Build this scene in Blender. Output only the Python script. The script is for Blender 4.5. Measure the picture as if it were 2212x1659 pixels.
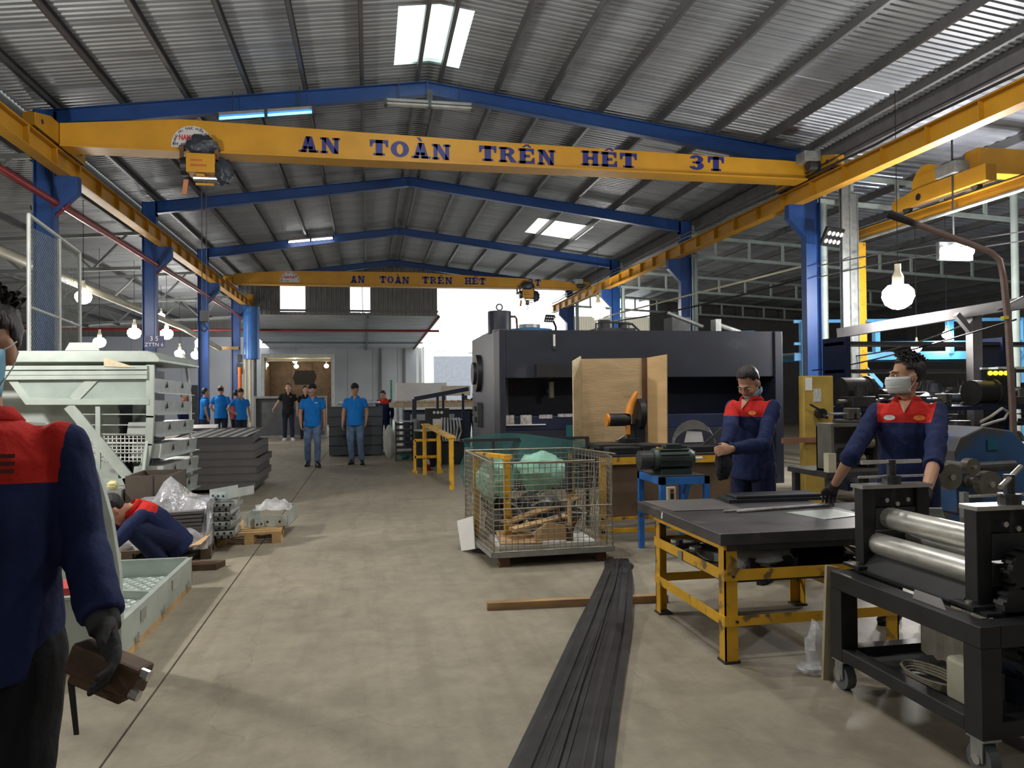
import bpy, bmesh, math, random
from mathutils import Vector, Matrix, Quaternion, noise
for _o in list(bpy.data.objects): bpy.data.objects.remove(_o)
S = bpy.context.scene; COL = S.collection
R = random.Random(7); PI = math.pi
V = Vector
# ---------------------------------------------------------------- camera
EYE = 1.5; FOC = 1661.0; YAW, PITCH, ROLL = .1846, .0121, -.0095
FW = V((math.sin(YAW)*math.cos(PITCH), math.cos(YAW)*math.cos(PITCH), math.sin(PITCH)))
_rt = V((math.cos(YAW), -math.sin(YAW), 0)); _up = _rt.cross(FW)
RT = _rt*math.cos(ROLL)+_up*math.sin(ROLL); UP = _up*math.cos(ROLL)-_rt*math.sin(ROLL)
cam = bpy.data.cameras.new('camera'); camo = bpy.data.objects.new('camera', cam); COL.objects.link(camo)
cam.sensor_width = 36; cam.lens = 36*FOC/2212; cam.clip_start = .05; cam.clip_end = 300
m3 = Matrix((RT, UP, -FW)).transposed()
camo.matrix_world = Matrix.Translation((0, 0, EYE)) @ m3.to_4x4()
S.camera = camo
# ---------------------------------------------------------------- world, exposure
W = bpy.data.worlds.new('overcast_sky'); S.world = W; W.use_nodes = True
W.node_tree.nodes['Background'].inputs[0].default_value = (.93, .98, 1, 1)
W.node_tree.nodes['Background'].inputs[1].default_value = 3.2
S.view_settings.view_transform = 'Standard'; S.view_settings.look = 'None'
S.view_settings.exposure = 0.0; S.view_settings.gamma = 1.0; S.view_settings.use_curve_mapping = False

def P(px, py, X=None, Y=None, Z=None):
    """pixel of the photograph -> point on the plane X=, Y= or Z= (metres)"""
    d = FW + RT*((px-1106)/FOC) - UP*((py-829.5)/FOC)
    t = X/d.x if X is not None else Y/d.y if Y is not None else (Z-EYE)/d.z
    return V((0, 0, EYE)) + d*t

# ---------------------------------------------------------------- materials
MATS = {}
def mat(name, col, rough=.55, metal=0., var=.15, scale=5., bump=0., bscale=30., wear=None, wearamt=.5, wscale=7., spec=.5, stretch=None, emit=None, es=0., alpha=1., trans=0., transl=0.):
    if name in MATS: return MATS[name]
    m = bpy.data.materials.new(name); m.use_nodes = True; nt = m.node_tree; N = nt.nodes; Lk = nt.links
    b = N['Principled BSDF']; b.inputs['Roughness'].default_value = rough; b.inputs['Metallic'].default_value = metal
    b.inputs['Specular IOR Level'].default_value = spec
    tc = N.new('ShaderNodeTexCoord'); src = tc.outputs['Object']
    if stretch:
        mp = N.new('ShaderNodeMapping'); mp.inputs['Scale'].default_value = stretch; Lk.new(src, mp.inputs[0]); src = mp.outputs[0]
    c = (*col, 1)
    out = None
    if var > 0:
        n = N.new('ShaderNodeTexNoise'); n.inputs['Scale'].default_value = scale; n.inputs['Detail'].default_value = 5; Lk.new(src, n.inputs['Vector'])
        r = N.new('ShaderNodeValToRGB'); Lk.new(n.outputs['Fac'], r.inputs[0])
        r.color_ramp.elements[0].position = .3; r.color_ramp.elements[1].position = .7
        r.color_ramp.elements[0].color = (*[x*(1-var) for x in col], 1); r.color_ramp.elements[1].color = (*[min(1, x*(1+var)) for x in col], 1)
        out = r.outputs[0]
    if wear:
        n2 = N.new('ShaderNodeTexNoise'); n2.inputs['Scale'].default_value = wscale; n2.inputs['Detail'].default_value = 8; Lk.new(src, n2.inputs['Vector'])
        r2 = N.new('ShaderNodeValToRGB'); Lk.new(n2.outputs['Fac'], r2.inputs[0])
        r2.color_ramp.elements[0].position = .72-.3*wearamt; r2.color_ramp.elements[1].position = .80-.3*wearamt
        mx = N.new('ShaderNodeMix'); mx.data_type = 'RGBA'; Lk.new(r2.outputs[0], mx.inputs[0])
        if out: Lk.new(out, mx.inputs[6])
        else: mx.inputs[6].default_value = c
        mx.inputs[7].default_value = (*wear, 1); out = mx.outputs[2]
    if out: Lk.new(out, b.inputs['Base Color'])
    else: b.inputs['Base Color'].default_value = c
    if bump > 0:
        n3 = N.new('ShaderNodeTexNoise'); n3.inputs['Scale'].default_value = bscale; n3.inputs['Detail'].default_value = 4; Lk.new(src, n3.inputs['Vector'])
        bp = N.new('ShaderNodeBump'); bp.inputs['Strength'].default_value = bump; bp.inputs['Distance'].default_value = .02; Lk.new(n3.outputs['Fac'], bp.inputs['Height']); Lk.new(bp.outputs[0], b.inputs['Normal'])
    if emit: b.inputs['Emission Color'].default_value = (*emit, 1); b.inputs['Emission Strength'].default_value = es
    if trans: b.inputs['Transmission Weight'].default_value = trans
    if alpha < 1: b.inputs['Alpha'].default_value = alpha
    if transl:
        o = N['Material Output']; t = N.new('ShaderNodeBsdfTranslucent'); t.inputs[0].default_value = c
        ms = N.new('ShaderNodeMixShader'); ms.inputs[0].default_value = transl; Lk.new(b.outputs[0], ms.inputs[1]); Lk.new(t.outputs[0], ms.inputs[2]); Lk.new(ms.outputs[0], o.inputs[0])
    MATS[name] = m; return m

YEL = mat('crane yellow paint', (.50, .245, .012), .5, 0, .10, 2.5, wear=(.38, .17, .02), wearamt=.15)
YELT = mat('worn yellow paint', (.70, .38, .02), .5, 0, .15, 6, wear=(.16, .11, .05), wearamt=.45, wscale=9)
BLUE = mat('blue steel paint', (.010, .052, .20), .42, 0, .15, 3)
RED = mat('red pipe paint', (.21, .014, .014), .35, 0, .1)
ROOF = mat('galvalume roof sheet', (.275, .29, .305), .46, .3, .14, 1.2, stretch=(1, 4, 1))
PURL = mat('galvanised purlin', (.12, .12, .12), .5, .5, .15, 3)
FOIL = mat('foil insulated roof sheet', (.52, .54, .60), .30, .55, .2, 2.0, bump=.5, bscale=3)
GALV = mat('galvanised steel', (.50, .55, .53), .40, .55, .16, 7)
GALVD = mat('dull galvanised steel', (.36, .38, .37), .45, .6, .2, 9)
GREENW = mat('pale green steel paint', (.42, .50, .47), .5, 0, .1)
BLACK = mat('black steel', (.018, .019, .021), .45, .2, .25, 6)
DARK = mat('dark grey steel', (.05, .052, .055), .5, .4, .3, 8)
CHAR = mat('charcoal machine paint', (.012, .015, .028), .48, 0, .2, 2.5, wear=(.035, .038, .05), wearamt=.2, wscale=2.5)
NAVYP = mat('navy machine paint', (.008, .014, .042), .4, 0, .2)
STEEL = mat('bright steel', (.62, .62, .60), .25, .9, .2, 12, stretch=(1, 1, 1), wear=(.4, .36, .3), wearamt=.3)
WHITE = mat('white paint', (.75, .75, .73), .5, 0, .05)
PWHITE = mat('pale blue white panel', (.50, .54, .62), .35, 0, .05, .6)
WOOD = mat('rough timber', (.36, .22, .10), .75, 0, .3, 3, bump=.3, bscale=40, stretch=(1, 8, 8))
PALW = mat('pallet pine', (.50, .32, .14), .75, 0, .25, 4, bump=.3, bscale=30)
PLY = mat('plywood', (.56, .40, .22), .65, 0, .14, 2.2, stretch=(1, 1, 5), bump=.15, bscale=12, wear=(.45, .27, .13), wearamt=.3, wscale=3)
RUST = mat('rusty steel', (.13, .065, .035), .8, .2, .35, 9)
RUBBER = mat('black rubber', (.02, .02, .02), .8, 0, .1)
CREAM = mat('cream paint', (.55, .52, .38), .5, 0, .08)
CABLE = mat('black cable', (.015, .015, .016), .6, 0, 0)
LAMPW = mat('lit lamp bulb', (1, 1, 1), .5, 0, 0, emit=(1, .97, .92), es=45)
LAMPF = mat('warm booth lamp', (1, 1, 1), .5, 0, 0, emit=(1, .86, .62), es=28)
SKYL = mat('translucent roof sheet', (.72, .88, .82), .4, 0, .05, transl=.75)
SKYW = mat('white translucent sheet', (.95, .93, .86), .4, 0, .0, transl=.85)

# ---------------------------------------------------------------- mesh builder
def wl(o):
    v = V((0, 0, 0))
    while o is not None: v += o.location; o = o.parent
    return v
class MB:
    def __init__(s): s.v = []; s.f = []; s.mi = []; s.cur = 0
    def add(s, vs, fs):
        n = len(s.v); s.v += [V(x) for x in vs]; s.f += [tuple(i+n for i in f) for f in fs]; s.mi += [s.cur]*len(fs); return s
    def bx(s, x0, x1, y0, y1, z0, z1):
        return s.add([(x0,y0,z0),(x1,y0,z0),(x1,y1,z0),(x0,y1,z0),(x0,y0,z1),(x1,y0,z1),(x1,y1,z1),(x0,y1,z1)],
                     [(0,3,2,1),(4,5,6,7),(0,1,5,4),(1,2,6,5),(2,3,7,6),(3,0,4,7)])
    def box(s, c, d, M=None):
        c = V(c); q = [V((sx*d[0]/2, sy*d[1]/2, sz*d[2]/2)) for sz in (-1,1) for sx, sy in ((-1,-1),(1,-1),(1,1),(-1,1))]
        if M is not None: q = [M @ x for x in q]
        return s.add([c+x for x in q], [(0,3,2,1),(4,5,6,7),(0,1,5,4),(1,2,6,5),(2,3,7,6),(3,0,4,7)])
    def bar(s, a, b, w, h, up=(0,0,1)):
        a = V(a); b = V(b); d = (b-a).normalized(); up = V(up)
        if abs(d.dot(up)) > .99: up = V((0,1,0))
        x = d.cross(up).normalized(); y = x.cross(d).normalized()
        q = []
        for p in (a, b):
            for i, j in ((-1,-1),(1,-1),(1,1),(-1,1)): q.append(p + x*(i*w/2) + y*(j*h/2))
        return s.add(q, [(0,1,2,3),(7,6,5,4),(0,4,5,1),(1,5,6,2),(2,6,7,3),(3,7,4,0)])
    def tube(s, pts, r, n=8, cap=True, ref=None):
        pts = [V(p) for p in pts]; k = len(pts); rs = r if isinstance(r, (list, tuple)) else [r]*k
        dirs = []
        for i in range(k):
            d = (pts[min(i+1, k-1)] - pts[max(i-1, 0)])
            dirs.append(d.normalized() if d.length > 1e-9 else V((0,0,1)))
        x = V(ref) if ref is not None else (V((1,0,0)) if abs(dirs[0].x) < .9 else V((0,1,0)))
        vs = []; fs = []
        for i in range(k):
            x = (x - dirs[i]*x.dot(dirs[i]));
            if x.length < 1e-6: x = V((0,1,0)) - dirs[i]*dirs[i].y
            x.normalize(); y = dirs[i].cross(x)
            ra, rb = rs[i] if isinstance(rs[i], (list, tuple)) else (rs[i], rs[i])
            for j in range(n):
                t = 2*PI*j/n; vs.append(pts[i] + x*(math.cos(t)*ra) + y*(math.sin(t)*rb))
        for i in range(k-1):
            for j in range(n): fs.append((i*n+j, i*n+(j+1) % n, (i+1)*n+(j+1) % n, (i+1)*n+j))
        if cap: fs.append(tuple(range(n))[::-1]); fs.append(tuple((k-1)*n+j for j in range(n)))
        return s.add(vs, fs)
    def cyl(s, a, b, r, n=12, r2=None): return s.tube([a, b], [r, r if r2 is None else r2], n)
    def prism(s, poly, vec):
        k = len(poly); p = [V(q) for q in poly]; vec = V(vec)
        return s.add(p+[q+vec for q in p], [tuple(range(k))[::-1], tuple(range(k, 2*k))]+[(i, (i+1) % k, k+(i+1) % k, k+i) for i in range(k)])
    def quad(s, *p): return s.add(p, [tuple(range(len(p)))])
    def ell(s, c, r, n=12, m=8, M=None):
        c = V(c); vs = []; fs = []
        r = (r, r, r) if not isinstance(r, (tuple, list)) else r
        for i in range(1, m):
            a = PI*i/m
            for j in range(n): vs.append(V((math.sin(a)*math.cos(2*PI*j/n)*r[0], math.sin(a)*math.sin(2*PI*j/n)*r[1], math.cos(a)*r[2])))
        vs += [V((0,0,r[2])), V((0,0,-r[2]))]
        if M is not None: vs = [M @ q for q in vs]
        vs = [c+q for q in vs]; T = len(vs)-2
        for i in range(m-2):
            for j in range(n): fs.append((i*n+j, (i+1)*n+j, (i+1)*n+(j+1) % n, i*n+(j+1) % n))
        for j in range(n): fs.append((T, j, (j+1) % n)); fs.append((T+1, (m-2)*n+(j+1) % n, (m-2)*n+j))
        return s.add(vs, fs)
    def lathe(s, prof, c=(0,0,0), n=20, M=None):
        c = V(c); k = len(prof); vs = []
        for r, z in prof:
            for j in range(n):
                q = V((r*math.cos(2*PI*j/n), r*math.sin(2*PI*j/n), z)); vs.append(c + (M @ q if M is not None else q))
        fs = [(i*n+j, i*n+(j+1) % n, (i+1)*n+(j+1) % n, (i+1)*n+j) for i in range(k-1) for j in range(n)]
        fs += [tuple(range(n))[::-1], tuple((k-1)*n+j for j in range(n))]
        return s.add(vs, fs)
    def build(s, name, m, parent=None, smooth=False, bevel=0., **props):
        off = wl(parent) if parent is not None else V((0,0,0))
        me = bpy.data.meshes.new(name); me.from_pydata([q-off for q in s.v], [], s.f)
        for mm in (m if isinstance(m, (list, tuple)) else [m]): me.materials.append(mm)
        if max(s.mi, default=0) > 0: me.polygons.foreach_set('material_index', s.mi)
        if smooth:
            me.polygons.foreach_set('use_smooth', [True]*len(me.polygons)); me.set_sharp_from_angle(angle=.7)
        me.update(); o = bpy.data.objects.new(name, me); COL.objects.link(o)
        if parent is not None: o.parent = parent
        if bevel: b = o.modifiers.new('bevel', 'BEVEL'); b.width = bevel; b.segments = 2; b.limit_method = 'ANGLE'
        for k, v in props.items(): o[k] = v
        return o
def part(name, m, parent, fn, **k):
    b = MB(); fn(b); return b.build(name, m, parent, **k)
def thing(name, label, cat, loc=(0,0,0), rz=0, group=None):
    o = bpy.data.objects.new(name, None); COL.objects.link(o); o.location = loc; o.rotation_euler = (0,0,rz); o.empty_display_size = .1
    o['label'] = label; o['category'] = cat
    if group: o['group'] = group
    return o
def tag(o, label, cat, group=None):
    o['label'] = label; o['category'] = cat
    if group: o['group'] = group
    return o
def struct(o): o['kind'] = 'structure'; return o
def clone(root, loc, rz=None, label=None, parent=None):
    c = root.copy(); COL.objects.link(c); c.parent = parent
    if loc is not None: c.location = loc
    if rz is not None: c.rotation_euler = (0,0,rz)
    if label: c['label'] = label
    for ch in root.children: clone(ch, None, None, None, c)
    return c
def pt_light(parent, loc, power, col=(1,.96,.9), r=.12, name='bulb_light'):
    l = bpy.data.lights.new(name, 'POINT'); l.energy = power; l.color = col; l.shadow_soft_size = r
    o = bpy.data.objects.new(name, l); COL.objects.link(o); o.location = loc
    if parent is not None: o.parent = parent
    return o
def text_mesh(name, s, size, m, parent, o, xa, ya, align='CENTER', bold=0.):
    """flat lettering: origin o, axes xa / ya (world)"""
    cu = bpy.data.curves.new(name, 'FONT'); cu.body = s; cu.size = size; cu.align_x = align; cu.offset = bold
    t = bpy.data.objects.new(name+'_t', cu); COL.objects.link(t); bpy.context.view_layer.update()
    me = bpy.data.meshes.new_from_object(t.evaluated_get(bpy.context.evaluated_depsgraph_get()))
    bpy.data.objects.remove(t); off = wl(parent) if parent else V((0,0,0)); xa = V(xa); ya = V(ya); o = V(o)
    for v in me.vertices: v.co = o + xa*v.co.x + ya*v.co.y - off
    me.materials.clear(); me.materials.append(m); me.name = name
    ob = bpy.data.objects.new(name, me); COL.objects.link(ob)
    if parent: ob.parent = parent
    return ob
# ================================================================ FLOOR
def floor_mat():
    m = bpy.data.materials.new('worn concrete'); m.use_nodes = True; nt = m.node_tree; N = nt.nodes; L = nt.links; b = N['Principled BSDF']
    tc = N.new('ShaderNodeTexCoord')
    def nz(sc, det, rough=.6):
        n = N.new('ShaderNodeTexNoise'); n.inputs['Scale'].default_value = sc; n.inputs['Detail'].default_value = det; n.inputs['Roughness'].default_value = rough; L.new(tc.outputs['Object'], n.inputs['Vector']); return n
    a = nz(.55, 8, .65); r = N.new('ShaderNodeValToRGB'); L.new(a.outputs['Fac'], r.inputs[0])
    e = r.color_ramp.elements; e[0].position = .30; e[0].color = (.225, .20, .155, 1); e[1].position = .68; e[1].color = (.36, .325, .255, 1)
    k = r.color_ramp.elements.new(.48); k.color = (.305, .277, .218, 1)
    f = nz(5, 10, .75); r2 = N.new('ShaderNodeValToRGB'); L.new(f.outputs['Fac'], r2.inputs[0]); r2.color_ramp.elements[0].position = .28; r2.color_ramp.elements[0].color = (.74, .72, .70, 1); r2.color_ramp.elements[1].position = .62; r2.color_ramp.elements[1].color = (1.08, 1.06, 1.02, 1)
    mx = N.new('ShaderNodeMix'); mx.data_type = 'RGBA'; mx.blend_type = 'MULTIPLY'; mx.inputs[0].default_value = 1; L.new(r.outputs[0], mx.inputs[6]); L.new(r2.outputs[0], mx.inputs[7])
    # dragged scuffs along the aisle
    mp = N.new('ShaderNodeMapping'); mp.inputs['Scale'].default_value = (3.5, .35, 1); L.new(tc.outputs['Object'], mp.inputs[0])
    s = N.new('ShaderNodeTexNoise'); s.inputs['Scale'].default_value = 2.2; s.inputs['Detail'].default_value = 8; L.new(mp.outputs[0], s.inputs['Vector'])
    r3 = N.new('ShaderNodeValToRGB'); L.new(s.outputs['Fac'], r3.inputs[0]); r3.color_ramp.elements[0].position = .36; r3.color_ramp.elements[0].color = (.72, .69, .66, 1); r3.color_ramp.elements[1].position = .5; r3.color_ramp.elements[1].color = (1, 1, 1, 1)
    m2 = N.new('ShaderNodeMix'); m2.data_type = 'RGBA'; m2.blend_type = 'MULTIPLY'; m2.inputs[0].default_value = .4; L.new(mx.outputs[2], m2.inputs[6]); L.new(r3.outputs[0], m2.inputs[7])
    # hairline cracks
    ns = N.new('ShaderNodeTexNoise'); ns.inputs['Scale'].default_value = 1.3; ns.inputs['Detail'].default_value = 6; L.new(tc.outputs['Object'], ns.inputs['Vector'])
    av = N.new('ShaderNodeVectorMath'); av.operation = 'MULTIPLY_ADD'; L.new(ns.outputs['Color'], av.inputs[0]); av.inputs[1].default_value = (1.1, 1.1, 0); L.new(tc.outputs['Object'], av.inputs[2])
    vo = N.new('ShaderNodeTexVoronoi'); vo.feature = 'DISTANCE_TO_EDGE'; vo.inputs['Scale'].default_value = .42; L.new(av.outputs[0], vo.inputs['Vector'])
    cr = N.new('ShaderNodeMapRange'); L.new(vo.outputs['Distance'], cr.inputs[0]); cr.inputs[1].default_value = .0008; cr.inputs[2].default_value = .0035; cr.inputs[3].default_value = .84; cr.inputs[4].default_value = 1.
    m3_ = N.new('ShaderNodeMix'); m3_.data_type = 'RGBA'; m3_.blend_type = 'MULTIPLY'; m3_.inputs[0].default_value = 1; L.new(m2.outputs[2], m3_.inputs[6]); L.new(cr.outputs[0], m3_.inputs[7])
    L.new(m3_.outputs[2], b.inputs['Base Color'])
    rr = N.new('ShaderNodeMapRange'); L.new(a.outputs['Fac'], rr.inputs[0]); rr.inputs[3].default_value = .42; rr.inputs[4].default_value = .68; L.new(rr.outputs[0], b.inputs['Roughness'])
    bp = N.new('ShaderNodeBump'); bp.inputs['Strength'].default_value = .18; bp.inputs['Distance'].default_value = .01; L.new(f.outputs['Fac'], bp.inputs['Height']); L.new(bp.outputs[0], b.inputs['Normal'])
    return m
CONC = floor_mat()
flo = struct(part('floor', mat('dark joint grout', (.06, .055, .05), .9), None, lambda b: b.bx(-18, 26, -5, 33.5, -.3, -.012)))
xs = [-18, -12, -6.6, -1.08, 4.8, 10.5, 17, 26]
ys = [-5, 0.6, 11.1, 16.9, 22.8, 28.6, 33.5]
for i in range(len(xs)-1):
    for j in range(len(ys)-1):
        part('floor_slab', CONC, flo, lambda b: b.bx(xs[i]+.006, xs[i+1]-.006, ys[j]+.006, ys[j+1]-.006, -.15, 0))
yard = struct(part('floor_yard', mat('pale yard concrete', (.45, .45, .43), .8, var=.15, scale=1), None, lambda b: b.bx(-30, 60, 33.5, 90, -.3, 0)))  # even light grey slab outdoors

# ================================================================ MAIN ROOF
RX, RZ = 1.05, 7.12; KL, KR = .14, .122; EL, ER = -5.5, 8.75
def rz(x): return RZ - (KR*(x-RX) if x > RX else KL*(RX-x))
ceil = bpy.data.objects.new('ceiling', None); COL.objects.link(ceil); struct(ceil)
_sheets = {}
def sheet(x0, x1, y, w, zf, m, parent, name='roof_sheet', ribs=8, h=.02):
    """one corrugated sheet: ribs run along x, sheet is w wide along y"""
    key = (round(x0, 3), round(x1, 3), w, m.name, ribs, h, name)
    if key not in _sheets:
        b = MB(); pr = []
        p = w/ribs
        for i in range(ribs): pr += [(i*p, 0), (i*p+.42*p, 0), (i*p+.55*p, h), (i*p+.87*p, h)]
        pr.append((w+.01, 0)); k = len(pr)
        vs = [(x0, q[0], zf(x0)+q[1]) for q in pr]+[(x1, q[0], zf(x1)+q[1]) for q in pr]
        b.add(vs, [(i, i+1, k+i+1, k+i) for i in range(k-1)])
        o = b.build(name, m, parent); _sheets[key] = o.data
        o.location = (0, y, 0)
    else:
        o = bpy.data.objects.new(name, _sheets[key]); COL.objects.link(o); o.parent = parent; o.location = (0, y, 0)
    if o.data.name and not o.modifiers:
        pass
    return o
y = -4.0
while y < 33.4:
    sky = 10.9 < y < 12.1
    warm = 21.9 < y < 23.1
    if sky:
        sheet(EL, .46, y, 1., rz, ROOF, ceil); sheet(.46, RX, y, 1., rz, SKYL, ceil, 'skylight_sheet'); sheet(RX, 1.56, y, 1., rz, SKYL, ceil, 'skylight_sheet'); sheet(1.56, ER, y, 1., rz, ROOF, ceil)
    elif warm:
        sheet(EL, RX, y, 1., rz, ROOF, ceil); sheet(RX, 4.95, y, 1., rz, ROOF, ceil); sheet(4.95, 6.63, y, 1., rz, SKYW, ceil, 'skylight_sheet'); sheet(6.63, ER, y, 1., rz, ROOF, ceil)
    else:
        sheet(EL, RX, y, 1., rz, ROOF, ceil); sheet(RX, ER, y, 1., rz, ROOF, ceil)
    y += 1.
part('ridge_cap', ROOF, ceil, lambda b: (b.quad((RX-.3, -4, rz(RX-.3)+.06), (RX, -4, RZ+.09), (RX, 10.9, RZ+.09), (RX-.3, 10.9, rz(RX-.3)+.06)), b.quad((RX+.3, -4, rz(RX+.3)+.06), (RX, -4, RZ+.09), (RX, 10.9, RZ+.09), (RX+.3, 10.9, rz(RX+.3)+.06)),
     b.quad((RX-.3, 12.9, rz(RX-.3)+.06), (RX, 12.9, RZ+.09), (RX, 33.5, RZ+.09), (RX-.3, 33.5, rz(RX-.3)+.06)), b.quad((RX+.3, 12.9, rz(RX+.3)+.06), (RX, 12.9, RZ+.09), (RX, 33.5, RZ+.09), (RX+.3, 33.5, rz(RX+.3)+.06))))
def cee(b, x, z, y0, y1, h=.15, w=.06, s=1):
    t = .004; b.bx(x-t, x+t, y0, y1, z-h, z); b.bx(min(x, x+s*w), max(x, x+s*w), y0, y1, z-h, z-h+2*t); b.bx(min(x, x+s*w), max(x, x+s*w), y0, y1, z-2*t, z)
for x in [.85, -.1, -1.05, -1.95, -2.95, -3.95, -4.95, 1.25, 2.25, 3.17, 4.18, 5.28, 6.4, 7.4, 8.35]:
    for y0, y1 in ((-4, 1.5), (1.5, 7.5), (7.5, 13.5), (13.5, 19.5), (19.5, 25.5), (25.5, 33.5)):
        part('purlin', PURL, ceil, lambda b: cee(b, x, rz(x)-.002, y0, y1-.01, .13))
# frames
FY = [1.5, 7.5, 13.5, 19.5, 25.5, 31.5]
SIDE = ['nearest the strips of steel', 'over the wire cage', 'above the hanging hoist', 'behind the lettered near girder', 'in front of the lettered far girder', 'at the gable windows']
ORD = ['first', 'second', 'third', 'fourth', 'fifth', 'sixth']
for k, fy in enumerate(FY):
    if k < 2: continue
    r = thing('roof_rafter', f'blue tapered steel portal rafter, {["the one right behind the near lettered girder","the one between near girder and warm roof light","the one just past the warm roof light","the one behind the far lettered girder"][k-2]}', 'rafter', (RX, fy, 6.95))
    for s, xe in ((-1, -5.15), (1, 8.55)):
        a = V((RX, fy, rz(RX)-.14)); e = V((xe, fy, rz(xe)-.14))
        part('rafter_flange', BLUE, r, lambda b: b.bar(a+V((0,0,-.006)), e+V((0,0,-.006)), .15, .012))
        part('rafter_web', BLUE, r, lambda b: b.prism([a+V((0,-.005,0)), e+V((0,-.005,0)), e+V((0,-.005,-.28)), a+V((0,-.005,-.22))], (0,.01,0)))
        part('rafter_flange', BLUE, r, lambda b: b.bar(a+V((0,0,-.226)), e+V((0,0,-.286)), .15, .012))
    part('ridge_plate', BLUE, r, lambda b: b.bx(RX-.012, RX+.012, fy-.075, fy+.075, 6.72, 6.99))
# columns
def column(x, y, s, label, grp):
    """s = +1 column on the left with its corbel to the right"""
    c = thing('steel_column', label, 'column', (x, y, 0), group=grp)
    top = rz(x)-.16
    part('column_web', BLUE, c, lambda b: b.bx(x-.14, x+.14, y-.005, y+.005, 0, top))
    for q in (-1, 1): part('column_flange', BLUE, c, lambda b: b.bx(x+q*.15-.007, x+q*.15+.007, y-.09, y+.09, 0, top))
    part('corbel', BLUE, c, lambda b: (b.prism([(x+s*.157, y-.08, 5.06), (x+s*.50, y-.08, 5.06), (x+s*.50, y-.08, 4.80), (x+s*.157, y-.08, 4.45)], (0,.16,0))))
    part('knee_joint', BLUE, c, lambda b: b.bx(x-.157, x+.157, y-.09, y+.09, top-.32, top+.015))
    part('base_plate', DARK, c, lambda b: b.bx(x-.22, x+.22, y-.16, y+.16, 0, .02))
lab = ['beside the chain mesh panel', 'next to the blue hanging board', 'nearest the pale panel wall lamps', 'by the tall blue hood']
for k, fy in enumerate(FY):
    if k < 2: continue
    column(-5.08, fy, 1, 'blue steel column of the left row with bracket, '+lab[k-2], 'blue crane columns')
    column(8.42, fy, -1, 'blue steel column of the right row with bracket, '+['by the yellow post and floodlight', 'bearing white bundled cables', 'behind the round lamp over the press', 'at the open end of the hall'][k-2], 'blue crane columns')
# crane runway beams
def runway(x, s, label, y0=-4, y1=33.4):
    r = thing('crane_runway_beam', label, 'crane rail', (x, 14, 5.06))
    zb = 5.062; zt = 5.365
    part('bottom_flange', YEL, r, lambda b: b.bx(x-.10, x+.10, y0, y1, zb, zb+.014))
    part('web', YEL, r, lambda b: b.bx(x-.005, x+.005, y0, y1, zb+.014, zt-.014))
    part('top_flange', YEL, r, lambda b: b.bx(x-.10, x+.10, y0, y1, zt-.014, zt))
    part('rail', DARK, r, lambda b: b.bx(x-.02, x+.02, y0, y1, zt, zt+.045))
    yy = y0+.9
    while yy < y1:
        part('stiffener', YEL, r, lambda b: b.bx(x-.09, x+.09, yy-.005, yy+.005, zb+.014, zt-.014)); yy += 1.0
    return r
rl = runway(-4.78, 1, 'long yellow crane runway beam on the brackets above the red pipe')
rr = runway(8.12, -1, 'long yellow crane runway beam on the brackets with black power cable')
part('stop_plate', YEL, rl, lambda b: b.bx(-4.9, -4.66, 33.1, 33.3, 5.365, 5.7))
part('power_cable', CABLE, rr, lambda b: b.tube([(8.0, yy*1., 5.44+.02*math.sin(yy*2.1)) for yy in range(-4, 34)], .02, 6))
part('power_cable', CABLE, rr, lambda b: b.tube([(7.98, yy*1., 5.53+.012*math.sin(yy*1.3)) for yy in range(-4, 34)], .012, 6))

# ================================================================ BRIDGE CRANES
TXT = mat('navy lettering paint', (.018, .022, .16), .5, 0, .1)
GL = {
 'A': [[(.12,0),(.40,0),(.66,1),(.40,1)], [(.62,0),(1.02,0),(.76,1),(.42,1)], [(.28,.2),(.8,.2),(.8,.38),(.28,.38)], [(0,0),(.48,0),(.48,.15),(0,.15)], [(.55,0),(1.14,0),(1.14,.15),(.55,.15)]],
 'N': [[(.1,0),(.34,0),(.34,1),(.1,1)], [(.8,0),(1.04,0),(1.04,1),(.8,1)], [(.1,1),(.46,1),(1.04,0),(.70,0)], [(0,0),(.44,0),(.44,.15),(0,.15)], [(0,.85),(.3,.85),(.3,1),(0,1)], [(.68,.85),(1.14,.85),(1.14,1),(.68,1)]],
 'T': [[(.34,0),(.74,0),(.74,1),(.34,1)], [(0,.78),(1.08,.78),(1.08,1),(0,1)], [(0,.55),(.13,.55),(.2,.8),(0,.8)], [(1.08,.55),(.95,.55),(.88,.8),(1.08,.8)], [(.2,0),(.88,0),(.88,.15),(.2,.15)]],
 'H': [[(.1,0),(.43,0),(.43,1),(.1,1)], [(.71,0),(1.04,0),(1.04,1),(.71,1)], [(.4,.4),(.75,.4),(.75,.6),(.4,.6)], [(0,0),(.53,0),(.53,.15),(0,.15)], [(.61,0),(1.14,0),(1.14,.15),(.61,.15)], [(0,.85),(.53,.85),(.53,1),(0,1)], [(.61,.85),(1.14,.85),(1.14,1),(.61,1)]],
 'E': [[(.1,0),(.47,0),(.47,1),(.1,1)], [(0,.82),(1.0,.82),(1.0,1),(0,1)], [(0,0),(1.04,0),(1.04,.18),(0,.18)], [(.4,.41),(.74,.41),(.74,.59),(.4,.59)], [(1.0,.6),(.88,.6),(.78,.84),(1.0,.84)], [(1.04,.4),(.92,.4),(.8,.16),(1.04,.16)]],
 'R': [[(.1,0),(.44,0),(.44,1),(.1,1)], [(0,0),(.54,0),(.54,.15),(0,.15)], [(0,.85),(.5,.85),(.5,1),(0,1)], [(.5,.48),(.78,.48),(1.14,0),(.74,0)]],
}
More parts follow.
